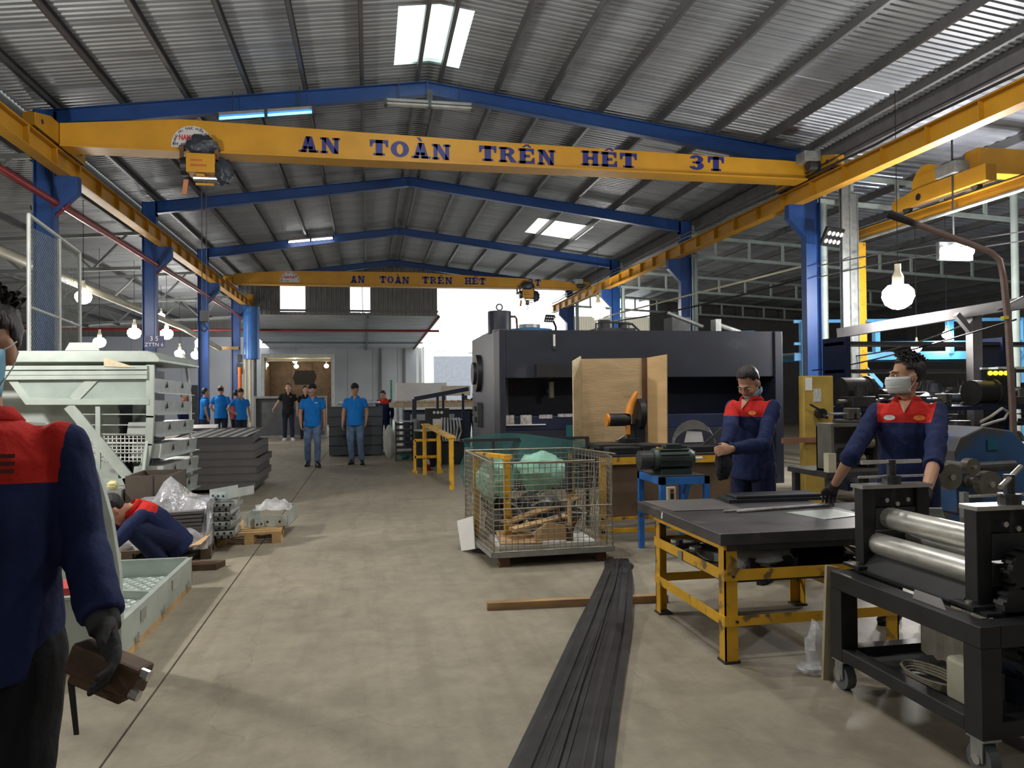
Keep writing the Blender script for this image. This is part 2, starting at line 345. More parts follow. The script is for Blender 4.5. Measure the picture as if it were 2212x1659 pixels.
def arc(cx, cy, ra, rb, ta, tb, a0, a1, n=14):
    o = []
    for i in range(n):
        u = a0+(a1-a0)*i/n; w = a0+(a1-a0)*(i+1)/n
        o.append([(cx+ra*math.cos(u), cy+rb*math.sin(u)), (cx+ra*math.cos(w), cy+rb*math.sin(w)), (cx+ta*math.cos(w), cy+tb*math.sin(w)), (cx+ta*math.cos(u), cy+tb*math.sin(u))])
    return o
GL['O'] = arc(.54, .5, .54, .52, .19, .33, 0, 2*PI, 24)
GL['R'] += arc(.52, .72, .46, .28, .14, .13, -PI/2, PI/2) + [[(.4,.85),(.54,.85),(.54,1),(.4,1)], [(.4,.44),(.54,.44),(.54,.59),(.4,.59)]]
GL['3'] = arc(.45, .72, .46, .29, .1, .12, -PI/2-.1, PI*.93) + arc(.45, .28, .50, .29, .1, .12, -PI*.93, PI/2+.1) + [[(.2,.43),(.5,.43),(.5,.57),(.2,.57)]]
ACC = {'grave': [[(.30,1.34),(.52,1.34),(.66,1.1),(.5,1.1)]], 'hat': [[(.22,1.06),(.38,1.06),(.56,1.2),(.5,1.3)], [(.62,1.30),(.5,1.2),(.7,1.06),(.86,1.06)]], 'acute': [[(.86,1.2),(1.0,1.2),(1.22,1.44),(1.0,1.42)]]}
WORDS = [('AN', []), ('TOAN', [(2, 'grave')]), ('TREN', [(2, 'hat')]), ('HET', [(1, 'hat'), (1, 'acute')]), ('3T', [])]
def lettering(parent, spans, Y, h):
    for (w, acc), (p0, p1) in zip(WORDS, spans):
        a = P(*p0, Y=Y); e = P(*p1, Y=Y); n = len(w); pitch = (e.x-a.x)/(n*1.22-.08); b = MB()
        for i, ch in enumerate(w):
            gl = list(GL[ch])
            for k, an in acc:
                if k == i: gl += ACC[an]
            for poly in gl:
                b.quad(*[(a.x+pitch*(i*1.22+q[0]), Y, a.z+(e.z-a.z)*(i/n)+h*q[1]) for q in poly])
        b.build('lettering', TXT, parent)
STW = mat('sticker white', (.55, .54, .53), .5, 0, .04); STR = mat('sticker red', (.50, .03, .05), .5, 0, 0); STN = mat('sticker navy', (.03, .03, .10), .5, 0, 0)
def sticker(parent, c, w, h, Y):
    s = part('maker_sticker', STW, parent, lambda b: b.quad(*([(c.x-w/2, Y, c.z), (c.x+w/2, Y, c.z)]+[(c.x+w/2*math.cos(PI*i/20), Y, c.z+.12*h+h*.88*math.sin(PI*i/20)) for i in range(21)])))
    text_mesh('sticker_name', 'NAM PHÁT', .30*h, STR, s, (c.x, Y-.003, c.z+.34*h), (.43*w/h, 0, 0), (0, 0, 1.15), bold=.012*h)
    text_mesh('sticker_phone', 'ĐT. 0933', .17*h, STN, s, (c.x-.47*w, Y-.003, c.z+.07*h), (1.15, 0, 0), (0, 0, 1), 'LEFT', bold=.006*h)
    for i, ch in enumerate('THANG TỜI THỰC HIỆN TẤM TÍN'):
        if ch == ' ': continue
        t = PI*(1-(i+.5)/27); ca, sa = math.cos(t), math.sin(t)
        o = V((c.x+w*.40*ca, Y-.003, c.z+.14*h+h*.70*sa))
        text_mesh('sticker_letter', ch, .15*h, STN, s, o, (sa*1.0, 0, -ca), (ca, 0, sa), bold=.004*h)
def bridge(Y, prof, zb, words, hgt, label, stc, xl=-4.78, xr=8.12):
    g = thing('bridge_crane', label, 'bridge crane', (1.6, Y, zb))
    part('girder_web', YEL, g, lambda b: b.prism([(xl+.1, Y, zb), (xr-.1, Y, zb)]+[(x, Y, z) for x, z in reversed(prof)], (0, .30, 0)), bevel=.006)
    part('girder_lower_flange', YEL, g, lambda b: b.bx(xl+.12, xr-.12, Y-.06, Y+.36, zb-.025, zb))
    for x, s in ((xl, 1), (xr, -1)):
        part('end_carriage', YEL, g, lambda b: (b.prism([(x-.09, Y-.85, 5.43), (x-.09, Y+1.15, 5.43), (x-.09, Y+1.15, 5.62), (x-.09, Y+.6, 5.76), (x-.09, Y-.3, 5.76), (x-.09, Y-.85, 5.62)], (.18, 0, 0))), bevel=.008)
        for d in (-.62, .92):
            part('carriage_wheel', DARK, g, lambda b: b.cyl((x-.05, Y+d, 5.49), (x+.05, Y+d, 5.49), .085, 16))
            part('wheel_hub', BLACK, g, lambda b: b.cyl((x-.1, Y+d, 5.56), (x+.1, Y+d, 5.56), .035, 12))
    part('travel_motor', GALVD, g, lambda b: (b.bx(xr-.42, xr-.10, Y-.45, Y-.15, 5.62, 5.80),), bevel=.01)
    part('travel_gearbox', DARK, g, lambda b: b.cyl((xr-.30, Y-.35, 5.55), (xr-.08, Y-.35, 5.55), .09, 14))
    lettering(g, words, Y-.004, hgt)
    c = P(*stc[0], Y=Y-.004); e = P(*stc[1], Y=Y-.004)
    sticker(g, V(((c.x+e.x)/2, 0, c.z)), e.x-c.x, stc[2], Y-.004)
    return g
g1 = bridge(12.95, [(-4.68, 5.76), (-2.9, 5.92), (1.6, 5.825), (7.6, 5.745), (8.02, 5.72)], 5.41,
    [((645, 328), (735, 333)), ((799, 335), (974, 347)), ((1035, 347), (1200, 358)), ((1256, 357), (1378, 364)), ((1490, 366), (1566, 371))], .262,
    'near yellow bridge crane girder lettered AN TOÀN TRÊN HẾT 3T', ((370, 317), (461, 318), .35))
g2 = bridge(28.5, [(-4.68, 5.83), (-2.9, 5.97), (1.7, 6.0), (7.0, 5.80), (8.02, 5.70)], 5.49,
    [((757, 611), (788, 611)), ((820, 611), (884, 613)), ((912, 612), (977, 614)), ((1004, 614), (1050, 615)), ((1141, 617), (1169, 618))], .25,
    'far yellow bridge crane girder in front of the gable windows', ((605, 609), (647, 610), .38))

# sheet fascias that close the step between the main roof and the aisle roofs
struct(part('trim_1', mat('dark eave sheet', (.12, .12, .12), .6), None, lambda b: b.bx(-5.58, -5.52, -5, 33.5, 5.45, 6.32)))
struct(part('trim_2', mat('dark eave sheet', (.12, .12, .12), .6), None, lambda b: b.bx(8.72, 8.80, -5, 33.5, 5.84, 6.28)))
# ---------------------------------------------------------------- hoists under the girders
BAG = mat('dark plastic bag', (.03, .038, .05), .35, 0, .25, 10, bump=.9, bscale=14)
def blob(b, c, r, M=None, n=14, m=10, amp=.25, fr=3., seed=0):
    k = len(b.v); b.ell(c, r, n, m, M); c = V(c)
    for i in range(k, len(b.v)):
        d = b.v[i]-c; b.v[i] = c + d*(1+amp*noise.noise(d.normalized()*fr+V((seed*3.1, seed*1.7, 0))))
def hoist(Y, px0, zb, s, label, rope):
    x = px0
    h = thing('chain_hoist', label, 'hoist', (x, Y+.15, zb-.5))
    part('trolley_plate', RUST, h, lambda b: (b.bx(x-.32*s, x-.26*s, Y-.13, Y-.11, zb-.16, zb+.08), b.bx(x+.20*s, x+.26*s, Y-.13, Y-.11, zb-.16, zb+.08), b.bx(x-.32*s, x-.26*s, Y+.42, Y+.44, zb-.16, zb+.08), b.bx(x-.34*s, x+.3*s, Y-.13, Y+.44, zb-.17, zb-.13)))
    for dx in (-.29, .23): part('trolley_wheel', DARK, h, lambda b: b.cyl((x+dx*s, Y-.11, zb+.045), (x+dx*s, Y-.06, zb+.045), .05, 12))
    part('hoist_body', YEL, h, lambda b: b.bx(x-.21*s, x+.22*s, Y-.22, Y+.12, zb-.36, zb-.06), bevel=.012)
    for q in range(2): part('body_print', mat('faded red print', (.42, .10, .02), .6, 0, .2), h, lambda b: b.bx(x-.14*s, x+(.10-.06*q)*s, Y-.225, Y-.22, zb-.27+.08*q, zb-.24+.08*q))
    part('bag_cover', BAG, h, lambda b: (blob(b, (x+.02*s, Y-.10, zb+.09), (.25*s, .14, .17), amp=.3, seed=1),), smooth=True)
    part('bag_cover', BAG, h, lambda b: (blob(b, (x+.33*s, Y-.06, zb-.29), (.15*s, .15, .21), amp=.3, seed=2),), smooth=True)
    part('brake_drum', BLACK, h, lambda b: b.cyl((x-.30*s, Y-.05, zb-.24), (x-.21*s, Y-.05, zb-.24), .15, 18))
    part('lower_rail', YEL, h, lambda b: (b.bx(x-.07*s, x+.2*s, Y-.2, Y-.16, zb-.56, zb-.53), b.bx(x-.06*s, x+.06*s, Y-.2, Y+.1, zb-.42, zb-.385)))
    part('motor_flange', STEEL, h, lambda b: (b.cyl((x-.12*s, Y-.08, zb-.42), (x+.24*s, Y-.08, zb-.42), .05, 12),))
    part('limit_strap', mat('orange strap', (.5, .18, .08), .7), h, lambda b: b.prism([(x-.27*s, Y-.08, zb-.45), (x-.20*s, Y-.08, zb-.45), (x-.23*s, Y-.08, zb-.68), (x-.30*s, Y-.08, zb-.68)], (0, .01, 0)))
    for q in (-.02, .05): part('hoist_rope', DARK, h, lambda b: b.cyl((x+q, Y, zb-.42), (x+q, Y, rope+.1), .007, 6))
    part('hook_block', DARK, h, lambda b: (b.bx(x-.05, x+.08, Y-.04, Y+.04, rope-.06, rope+.12), b.tube([(x+.015, Y, rope-.06), (x+.015, Y, rope-.12), (x+.06, Y, rope-.17), (x+.015, Y, rope-.22), (x-.04, Y, rope-.18)], .014, 8)), bevel=.005)
hoist(12.95, P(438, 350, Y=12.95).x, 5.385, 1., 'yellow hoist wrapped in dark plastic bags under the near girder', 2.75)
hoist(28.5, P(1138, 630, Y=28.5).x, 5.465, 1., 'hoist hanging from the far girder beside its 3T mark', 4.9)
# ---------------------------------------------------------------- tube lights on the rafters
def tube_light(c, L, tilt, label, col, es, lit=True, tubes=1):
    t = thing('tube_light', label, 'tube light', c)
    d = V((math.cos(tilt), 0, math.sin(tilt)))*(L/2); c = V(c)
    part('light_housing', mat('lamp housing grey', (.22, .22, .22), .5), t, lambda b: b.bar(c-d+V((0,0,.06)), c+d+V((0,0,.06)), .12, .05), bevel=.008)
    for q in range(tubes):
        o = V((0, (-.04 if tubes > 1 else 0)+.08*q, 0))
        m = mat('lit tube '+label[:12], (1, 1, 1), .5, 0, 0, emit=col, es=es) if lit else mat('dusty unlit tube', (.35, .34, .32), .4)
        part('tube', m, t, lambda b: b.tube([c-d*.98+o, c-d*.03+o], .022, 8), smooth=True); part('tube', m, t, lambda b: b.tube([c+d*.03+o, c+d*.98+o], .022, 8), smooth=True)
    for s in (-.7, .7): part('hanger_rod', DARK, t, lambda b: b.cyl(c+d*s+V((0,0,.08)), c+d*s+V((0,0,rz((c+d*s).x)-c.z-(d*s).z-.13)), .008, 6))
    for s in (-1, 0, 1): part('end_cap', DARK, t, lambda b: b.box(c+d*s+V((0,0,.02)), (.05, .14, .11)))
    return t
c = (P(468, 258, Y=13.3)+P(680, 240, Y=13.3))/2
tube_light(c, 1.55, .13, 'cyan glowing tube light under the blue rafter', (.02, .36, 1.0), 7)
c = (P(832, 222, Y=13.25)+P(1022, 230, Y=13.25))/2
t = tube_light((c.x, 13.25, c.z-.03), 1.5, .0, 'unlit grey tube light hung at the ridge', (1, 1, 1), 0, lit=False, tubes=2)
part('hanger', DARK, t, lambda b: (b.bx(c.x-.05, c.x+.05, 13.22, 13.28, c.z, 6.75),))
c = (P(622, 523, Y=25.2)+P(720, 515, Y=25.2))/2
tube_light(c, 1.42, .12, 'white glowing tube light under the third blue rafter', (1, .98, .94), 20)
# ---------------------------------------------------------------- red fire pipes
rp = thing('red_pipe', 'long red water pipe bracketed to the left blue columns', 'pipe', (-4.9, 15, 4.62))
part('pipe_run', RED, rp, lambda b: b.tube([(-4.9, -4, 4.62), (-4.9, 33.0, 4.62), (-4.9, 33.0, 4.2)], .055, 12), smooth=True)
for fy in FY[2:]: part('pipe_bracket', RED, rp, lambda b: (b.bar((-4.92, fy-.02, 4.42), (-4.72, fy-.02, 4.62), .05, .02), b.bx(-4.99, -4.81, fy-.05, fy+.05, 4.55, 4.69)))
rp2 = tag(part('red_pipe', RED, None, lambda b: (b.tube([(-16, 33.0, 4.2), (3.0, 33.0, 4.2)], .05, 10), b.tube([(-4.75, 33.0, 4.2), (-4.75, 33.0, .1)], .04, 10)), smooth=True), 'thin red pipe crossing below the gable windows', 'pipe')
# ---------------------------------------------------------------- gable wall
GLZ = mat('clear pane', (.9, .95, 1), .05, 0, 0, alpha=.12)
GAB = mat('dark corrugated gable sheet', (.17, .17, .165), .5, .2, .15, 2, stretch=(6, 1, 1))
wb = bpy.data.objects.new('wall_back', None); COL.objects.link(wb); struct(wb)
def vsheet(x0, x1, y, z0, z1, m, parent, p=.2, h=.03, name='wall_sheet', ztop=None):
    b = MB(); n = max(1, round((x1-x0)/p)); p = (x1-x0)/n; pr = []
    for i in range(n): pr += [(x0+i*p, 0), (x0+i*p+.45*p, 0), (x0+i*p+.57*p, h), (x0+i*p+.88*p, h)]
    pr.append((x1, 0)); k = len(pr)
    b.add([(q[0], y-q[1], z0) for q in pr]+[(q[0], y-q[1], ztop(q[0]) if ztop else z1) for q in pr], [(i, i+1, k+i+1, k+i) for i in range(k-1)])
    return b.build(name, m, parent)
xs = [-5.5, -4.55, -3.62, -2.6, -1.7, -.74, .10, 1.05, 2.0, 2.98]
for a, e in zip(xs, xs[1:]):
    if a in (-3.62, -.74):
        vsheet(a, e, 33.5, 4.9, 5.02, GAB, wb); vsheet(a, e, 33.5, 6.2, 0, GAB, wb, ztop=lambda x: rz(x)-.02)
    else: vsheet(a, e, 33.5, 4.9, 0, GAB, wb, ztop=lambda x: rz(x)-.02)
vsheet(2.98, 8.75, 33.5, 6.22, 0, GAB, wb, ztop=lambda x: rz(x)-.02)
part('girt', PURL, wb, lambda b: b.bx(-5.5, 3.0, 33.38, 33.46, 5.04, 5.12)); part('girt', PURL, wb, lambda b: b.bx(-5.5, 3.0, 33.38, 33.46, 6.2, 6.28))
for i, (a, e) in enumerate(((-3.62, -2.6), (-.74, .10))):
    w = bpy.data.objects.new(f'window_{i+1}', None); COL.objects.link(w); w.location = (a, 33.5, 5.0); struct(w)
    part('window_pane', GLZ, w, lambda b: b.bx(a, e, 33.49, 33.5, 5.12, 6.2)); part('window_pane', GLZ, w, lambda b: b.bx(a, e, 33.49, 33.5, 5.0, 5.09))
    part('window_bar', PURL, w, lambda b: b.bx(a, e, 33.44, 33.5, 5.09, 5.12))
    if i: part('window_bar', PURL, w, lambda b: b.bx(a+.50, a+.53, 33.43, 33.5, 5.0, 6.2))
# lean-to canopy behind the gable
can = bpy.data.objects.new('ceiling_lean_to', None); COL.objects.link(can); struct(can)
def canz(y): return 4.93-(y-33.5)*.055
for q in range(13):
    y0 = 33.5+q
    for x0, x1 in ((-5.6, 0.02), (.02, 3.05-.03*q)):
        b = MB(); pr = []
        for i in range(3): pr += [(y0+i/3, 0), (y0+i/3+.12, 0), (y0+i/3+.17, .06), (y0+i/3+.28, .06)]
        pr.append((y0+1.005, 0)); k = len(pr)
        b.add([(x0, a, canz(a)+e) for a, e in pr]+[(x1, a, canz(a)+e) for a, e in pr], [(i, i+1, k+i+1, k+i) for i in range(k-1)]); b.build('roof_sheet', ROOF, can)
part('canopy_rafter', PURL, can, lambda b: b.bar((0, 33.5, 4.85), (-.1, 46, 4.18), .08, .14)); part('canopy_rafter', RUST, can, lambda b: b.bar((3.05, 33.5, 4.87), (2.68, 46, 4.2), .07, .1))
for q in range(2): part('canopy_purlin', PURL, can, lambda b: b.bx(-5.6, 3.0, 38+q*5., 38.06+q*5., canz(38+q*5.)-.1, canz(38+q*5.)-.01))
GWALL = mat('grey sheet wall', (.31, .315, .32), .5, 0, .08, .8)
wf = bpy.data.objects.new('wall_far', None); COL.objects.link(wf); struct(wf)
for q in range(7): part('wall_panel', GWALL, wf, lambda b: b.bx(-7+q*1.45, -5.565+q*1.45, 46, 46.08, 0, 4.25))
part('wall_backing', GAB, wf, lambda b: b.bx(-7, 3.14, 46.08, 46.12, 0, 4.25))
for x in (.65, 2.05): part('wall_post', PURL, wf, lambda b: b.bx(x, x+.12, 45.85, 45.99, 0, 4.2))
wo = struct(part('wall_outside', mat('distant grey shed', (.22, .23, .26), .6, var=.1), None, lambda b: b.bx(4.6, 9.6, 55, 55.2, 0, 4.2)))
for x in (2.5, 2.8):
    tag(part('white_post', WHITE, None, lambda b: (b.bx(x-.06, x+.06, 40, 40.12, 0, 3.95), b.bx(x-.1, x+.1, 39.95, 40.17, 0, .02))), 'white steel post standing out in the daylight behind the cutting table', 'post', 'white posts')
ws = thing('open_shed', 'pale open shed roof out in the bright yard', 'shed', (5.5, 44, 0))
part('shed_roof', WHITE, ws, lambda b: b.prism([(3.5, 46, 4.1), (5.6, 42, 3.75), (9, 42, 3.75), (9, 46, 4.1)], (0, 0, .05)))
for q in range(5): part('shed_purlin', WHITE, ws, lambda b: b.bar((3.7, 45.5-q*.8, 4.0-.06*q), (8.8, 45.5-q*.8, 4.0-.06*q), .06, .08))
for x in (5.7, 8.8): part('shed_post', WHITE, ws, lambda b: b.bx(x-.05, x+.05, 42.1, 42.2, 0, 3.76))
wl_ = thing('white_machine', 'tall white tapering machine frame outside beyond the press', 'machine', (6.2, 36, 0))
part('frame_leg', WHITE, wl_, lambda b: b.prism([(4.6, 36, 0), (5.2, 36, 0), (5.65, 36, 3.6), (5.35, 36, 3.6)], (0, .5, 0)), bevel=.03)
part('frame_leg', WHITE, wl_, lambda b: b.prism([(6.6, 36, 0), (7.2, 36, 0), (6.6, 36, 3.6), (6.3, 36, 3.6)], (0, .5, 0)), bevel=.03)
part('frame_head', WHITE, wl_, lambda b: b.bx(5.3, 6.7, 35.9, 36.6, 3.4, 4.3), bevel=.05)
part('frame_bar', WHITE, wl_, lambda b: b.bx(5.0, 6.9, 36.1, 36.3, 1.9, 2.0))
# ---------------------------------------------------------------- side aisle roofs
def la(x): return 5.55 + (x+5.6)*.075
def ra(x): return 5.95 - (x-8.75)*.055
cl = bpy.data.objects.new('ceiling_left_aisle', None); COL.objects.link(cl); struct(cl)
cr = bpy.data.objects.new('ceiling_right_aisle', None); COL.objects.link(cr); struct(cr)
for q in range(44):
    if q < 44: sheet(-18, -5.5, -4.+q, 1., la, ROOF, cl)
    if q < 38: sheet(8.75, 26, -4.+q, 1., ra, FOIL, cr, ribs=4)
for x in (-6.2, -7.6, -9., -10.4, -11.8, -13.2, -15.):
    for y0, y1 in ((-4, 7.5), (7.5, 13.5), (13.5, 19.5), (19.5, 25.5), (25.5, 40)): part('purlin', PURL, cl, lambda b: cee(b, x, la(x)-.002, y0, y1-.01, .13))
for x in (9.6, 10.9, 12.2, 13.5, 14.8, 16.1, 17.4, 19., 21., 23.):
    for y0, y1 in ((-4, 7.5), (7.5, 13.5), (13.5, 19.5), (19.5, 33.5)): part('purlin', PURL, cr, lambda b: cee(b, x, ra(x)-.002, y0, y1-.01, .13))
TRUS = mat('weathered truss steel', (.16, .17, .165), .55, .3, .1)
for k, fy in enumerate(FY[2:]):
    t = thing('aisle_truss', 'grey tube roof truss with diagonals in the left aisle, '+['over the mesh panel', 'over the hanging board', 'before the pale wall', 'at the far pale wall'][k], 'truss', (-10, fy, 5), group='left aisle trusses')
    part('top_chord', TRUS, t, lambda b: b.bar((-5.3, fy, 5.38), (-17, fy, 4.5), .07, .08)); part('bottom_chord', TRUS, t, lambda b: b.bar((-5.3, fy, 4.55), (-17, fy, 4.0), .07, .08))
    for q in range(7):
        x = -5.6-q*1.5
        part('truss_diagonal', TRUS, t, lambda b: b.bar((x, fy, la(x)-.22), (x-.75, fy, 4.55+(x-.75+5.3)*.047), .05, .05)); part('truss_diagonal', TRUS, t, lambda b: b.bar((x-.75, fy, 4.55+(x-.75+5.3)*.047), (x-1.5, fy, la(x-1.5)-.22), .05, .05))
for k, fy in enumerate(FY[2:]):
    t = thing('ladder_truss', 'pale green ladder roof truss in the right aisle, '+['beside the yellow post', 'next to the cable laden column', 'beyond the round press lamp', 'farthest along the aisle'][k], 'truss', (12, fy, 5), group='right aisle trusses')
    part('top_chord', GREENW, t, lambda b: b.bar((8.55, fy, 5.70), (20, fy, 5.07), .08, .08)); part('bottom_chord', GREENW, t, lambda b: b.bar((8.55, fy, 5.17), (20, fy, 4.57), .08, .08))
    for q in range(11):
        x = 9.3+q; part('truss_web', GREENW, t, lambda b: b.bar((x, fy, 5.70-(x-8.6)*.055), (x, fy, 5.17-(x-8.6)*.053), .06, .06))
    t = thing('pale_column', 'pale steel tube column beside the blue column, '+['near the floodlight', 'carrying insulator clips', 'by the round press lamp', 'at the hall end'][k], 'column', (8.75, fy+.1, 0), group='pale tube columns')
    part('column_tube', GREENW, t, lambda b: b.cyl((8.75, fy+.1, .02), (8.75, fy+.1, 6.0), .075, 14), smooth=True); part('column_foot', DARK, t, lambda b: b.bx(8.6, 8.9, fy-.05, fy+.25, 0, .02))
# outer walls
DWALL = mat('dark aisle sheet wall', (.13, .13, .13), .6, 0, .1)
wL = struct(part('wall_left', DWALL, None, lambda b: b.bx(-18.1, -18, -5, 46, 0, 5))); wR = struct(part('wall_right', DWALL, None, lambda b: b.bx(26, 26.1, -5, 34, 0, 5.4)))
wN = struct(part('wall_near', DWALL, None, lambda b: b.bx(-18, 26, -5.1, -5, 0, 7.2)))
wpl = bpy.data.objects.new('wall_pale_panels', None); COL.objects.link(wpl); struct(wpl)
for q in range(7): part('wall_panel', PWHITE, wpl, lambda b: b.bx(-13.6+q*1.15, -12.46+q*1.15, 40, 40.1, 0, 4.42))
part('door_1', DARK, wpl, lambda b: b.bx(-8.75, -8.05, 39.95, 40, 0, 2.05)); part('door_frame', CREAM, wpl, lambda b: b.bx(-8.85, -8.75, 39.94, 40, 0, 2.1))
part('upper_wall', GAB, wpl, lambda b: b.bx(-18, -5.6, 40.1, 40.2, 0, 5.6))
CORB = mat('beige translucent corrugated wall', (.55, .50, .40), .5, 0, .1, 2, stretch=(6, 1, 1), transl=.35)
wr2 = bpy.data.objects.new('wall_beige', None); COL.objects.link(wr2); struct(wr2)
for q in range(4): vsheet(8.75+q, 9.75+q, 33.6, 0, 0, CORB, wr2, p=.11, ztop=lambda x: 4.95)
part('upper_wall', DWALL, wr2, lambda b: b.bx(12.75, 26, 33.55, 33.65, 0, 5.9))
# ---------------------------------------------------------------- cream duct, blue hood, booth
tag(part('cream_duct', CREAM, None, lambda b: b.tube([(-6.0, 13.2, 3.95), (-5.62, 25.2, 3.62), (-5.55, 30.8, 3.3)], .085, 12), smooth=True), 'cream round duct running down through the left aisle', 'duct')
hd = thing('blue_hood', 'tall blue curved sheet hood standing on grey legs beside the booth', 'hood', (-4.45, 31.2, 0))
part('hood_shell', mat('bright blue sheet', (.035, .15, .46), .35, 0, .25, 1.5), hd, lambda b: b.add([(-4.45+.30*math.cos(t), 31.2+.30*math.sin(t), z) for z in (2.92, 4.3, 4.95) for t in [2*PI*i/24 for i in range(24)]], [(r*24+i, r*24+(i+1) % 24, r*24+24+(i+1) % 24, r*24+24+i) for r in range(2) for i in range(24)]+[tuple(48+i for i in range(24))]), smooth=True)
for dx, m in ((-.22, CREAM), (-.05, CREAM), (.14, DARK)): part('hood_leg', m, hd, lambda b: b.cyl((-4.45+dx, 31.1, 0), (-4.45+dx, 31.1, 2.95), .06, 10))
op = tag(part('orange_pipe', mat('orange pipe paint', (.70, .16, .02), .5), None, lambda b: b.cyl((-4.86, 31.0, 0), (-4.86, 31.0, 2.6), .07, 12), smooth=True), 'short orange pipe standing beside the blue hood', 'pipe')
cb = thing('control_box', 'dark control boxes with loose wires on the far left column', 'control box', (-4.95, 31.2, 2.8))
part('box_shell', BLACK, cb, lambda b: (b.bx(-5.0, -4.78, 31.08, 31.3, 2.35, 2.75), b.bx(-4.98, -4.8, 31.1, 31.3, 2.8, 3.1)), bevel=.01); part('wood_bracket', WOOD, cb, lambda b: b.bx(-5.6, -4.95, 31.3, 31.36, 3.3, 3.42))
BR = mat('brown crinkled paper', (.10, .07, .05), .85, 0, .3, 4, bump=1., bscale=9)
bo = thing('paint_booth', 'white framed booth lined with brown paper and lit by bulbs', 'booth', (-3.3, 38, 0))
part('booth_frame', mat('booth frame grey', (.42, .42, .41), .5), bo, lambda b: (b.bx(-4.98, -1.62, 37.9, 38.05, 3.32, 3.48), b.bx(-1.76, -1.62, 37.9, 38.05, 0, 3.32), b.bx(-4.98, -4.84, 37.9, 38.05, 0, 3.32)), bevel=.01)
part('booth_lining', BR, bo, lambda b: (b.bx(-4.84, -1.76, 40.0, 40.05, 0, 3.3), b.bx(-4.86, -4.82, 38.05, 40, 0, 3.3), b.bx(-1.78, -1.74, 38.05, 40, 0, 3.3)))
for q in range(3): part('lining_sheet', BR, bo, lambda b: b.bx(-4.8+q*1.02, -3.82+q*1.02, 39.96, 40.0, .1, 3.2))
part('booth_ceiling', CREAM, bo, lambda b: b.bx(-4.84, -1.76, 38.0, 40, 3.3, 3.36)); part('booth_beam', CREAM, bo, lambda b: b.bx(-4.84, -1.76, 38.3, 38.4, 3.14, 3.24))
part('dark_opening', mat('recess shade black', (.01, .01, .01), .9, var=0), bo, lambda b: b.prism([(-3.62, 39.93, 2.05), (-2.72, 39.93, 2.05), (-2.58, 39.93, 2.45), (-2.7, 39.93, 2.75), (-3.6, 39.93, 2.75), (-3.72, 39.93, 2.4)], (0, .02, 0)))  # flat black plate standing in for the shade inside a recess
# ---------------------------------------------------------------- lamps
def pendant(c, label, power, r=.10, top=None, m=LAMPW, col=(1, .965, .9), grp='pendant work lamps', light=True, shade=False):
    c = V(c); t = thing('pendant_lamp', label, 'lamp', c, group=grp)
    part('bulb', m, t, lambda b: b.lathe([(.02*r/.1, .62*r), (.62*r, .60*r), (.95*r, .25*r), (1.0*r, -.15*r), (.8*r, -.65*r), (.4*r, -.92*r), (.05*r, -1.*r)], c, 16), smooth=True)
    part('socket', CREAM, t, lambda b: b.lathe([(.35*r, .6*r), (.35*r, 1.2*r), (.2*r, 1.5*r), (.2*r, 2.0*r)], c, 12), smooth=True)
    part('cord', CABLE, t, lambda b: b.cyl(c+V((0,0,2*r)), c+V((0,0,(top-c.z) if top else 1.0)), .006, 5))
    if shade: part('shade', GALVD, t, lambda b: b.add([c+V((q*math.cos(2*PI*i/24), q*math.sin(2*PI*i/24), z)) for q, z in ((.06, .30), (.16, .24), (.30, .02), (.34, -.10)) for i in range(24)], [(k*24+i, k*24+(i+1) % 24, k*24+24+(i+1) % 24, k*24+24+i) for k in range(3) for i in range(24)]), smooth=True)  # dome added to keep the unseen lamps' light off the roof
    if light: pt_light(t, (0, 0, -1.35*r), power, col, max(.06, r*.8))
    return t
for n, q, Y, pw, r in (('between mesh panel and blue column', (180, 640), 17, 70, .16), ('over the hanging board', (290, 718), 24, 90, .19), ('to the side of the hanging board', (360, 720), 25, 90, .19), ('highest by the second column', (348, 682), 29, 40, .13),
                    ('close to the third blue column', (433, 740), 30, 60, .2), ('lower of the pair by the pale wall', (423, 766), 33, 50, .19), ('over the drawer rack corner', (388, 763), 32, 50, .19), ('near the green rack lid', (215, 738), 22, 60, .16)):
    p = P(*q, Y=Y); pendant(p, 'lit pendant bulb in the left aisle, '+n, pw*1.6, r, la(p.x) if p.x < -5.5 else rz(p.x))
p = P(1940, 636, Y=10.8); pendant(p, 'big glaring pendant lamp over the right hand workbenches', 330, .24, ra(p.x) if p.x > 8.75 else rz(p.x))
p = P(1292, 672, Y=24); pendant(p, 'round glaring pendant lamp above the dark press', 150, .26, rz(p.x) if p.x < 8.75 else ra(p.x))
p = P(2045, 722, Y=15); pendant(p, 'small lit bulb by the pale blue platform rail', 60, .10, ra(p.x)); p = P(1980, 750, Y=14); pendant(p, 'small lit bulb under the pale blue platform', 60, .10, ra(p.x))
for n, q in (('at the side of the booth by the hood', (575, 788)), ('upper middle one in the booth', (637, 780)), ('lower middle one in the booth', (640, 791)), ('at the far side of the booth', (705, 790))):
    p = P(*q, Y=38.6); pendant(p, 'warm bulb, '+n, 9, .11, 3.14, LAMPF, (1, .8, .5), 'booth bulbs')
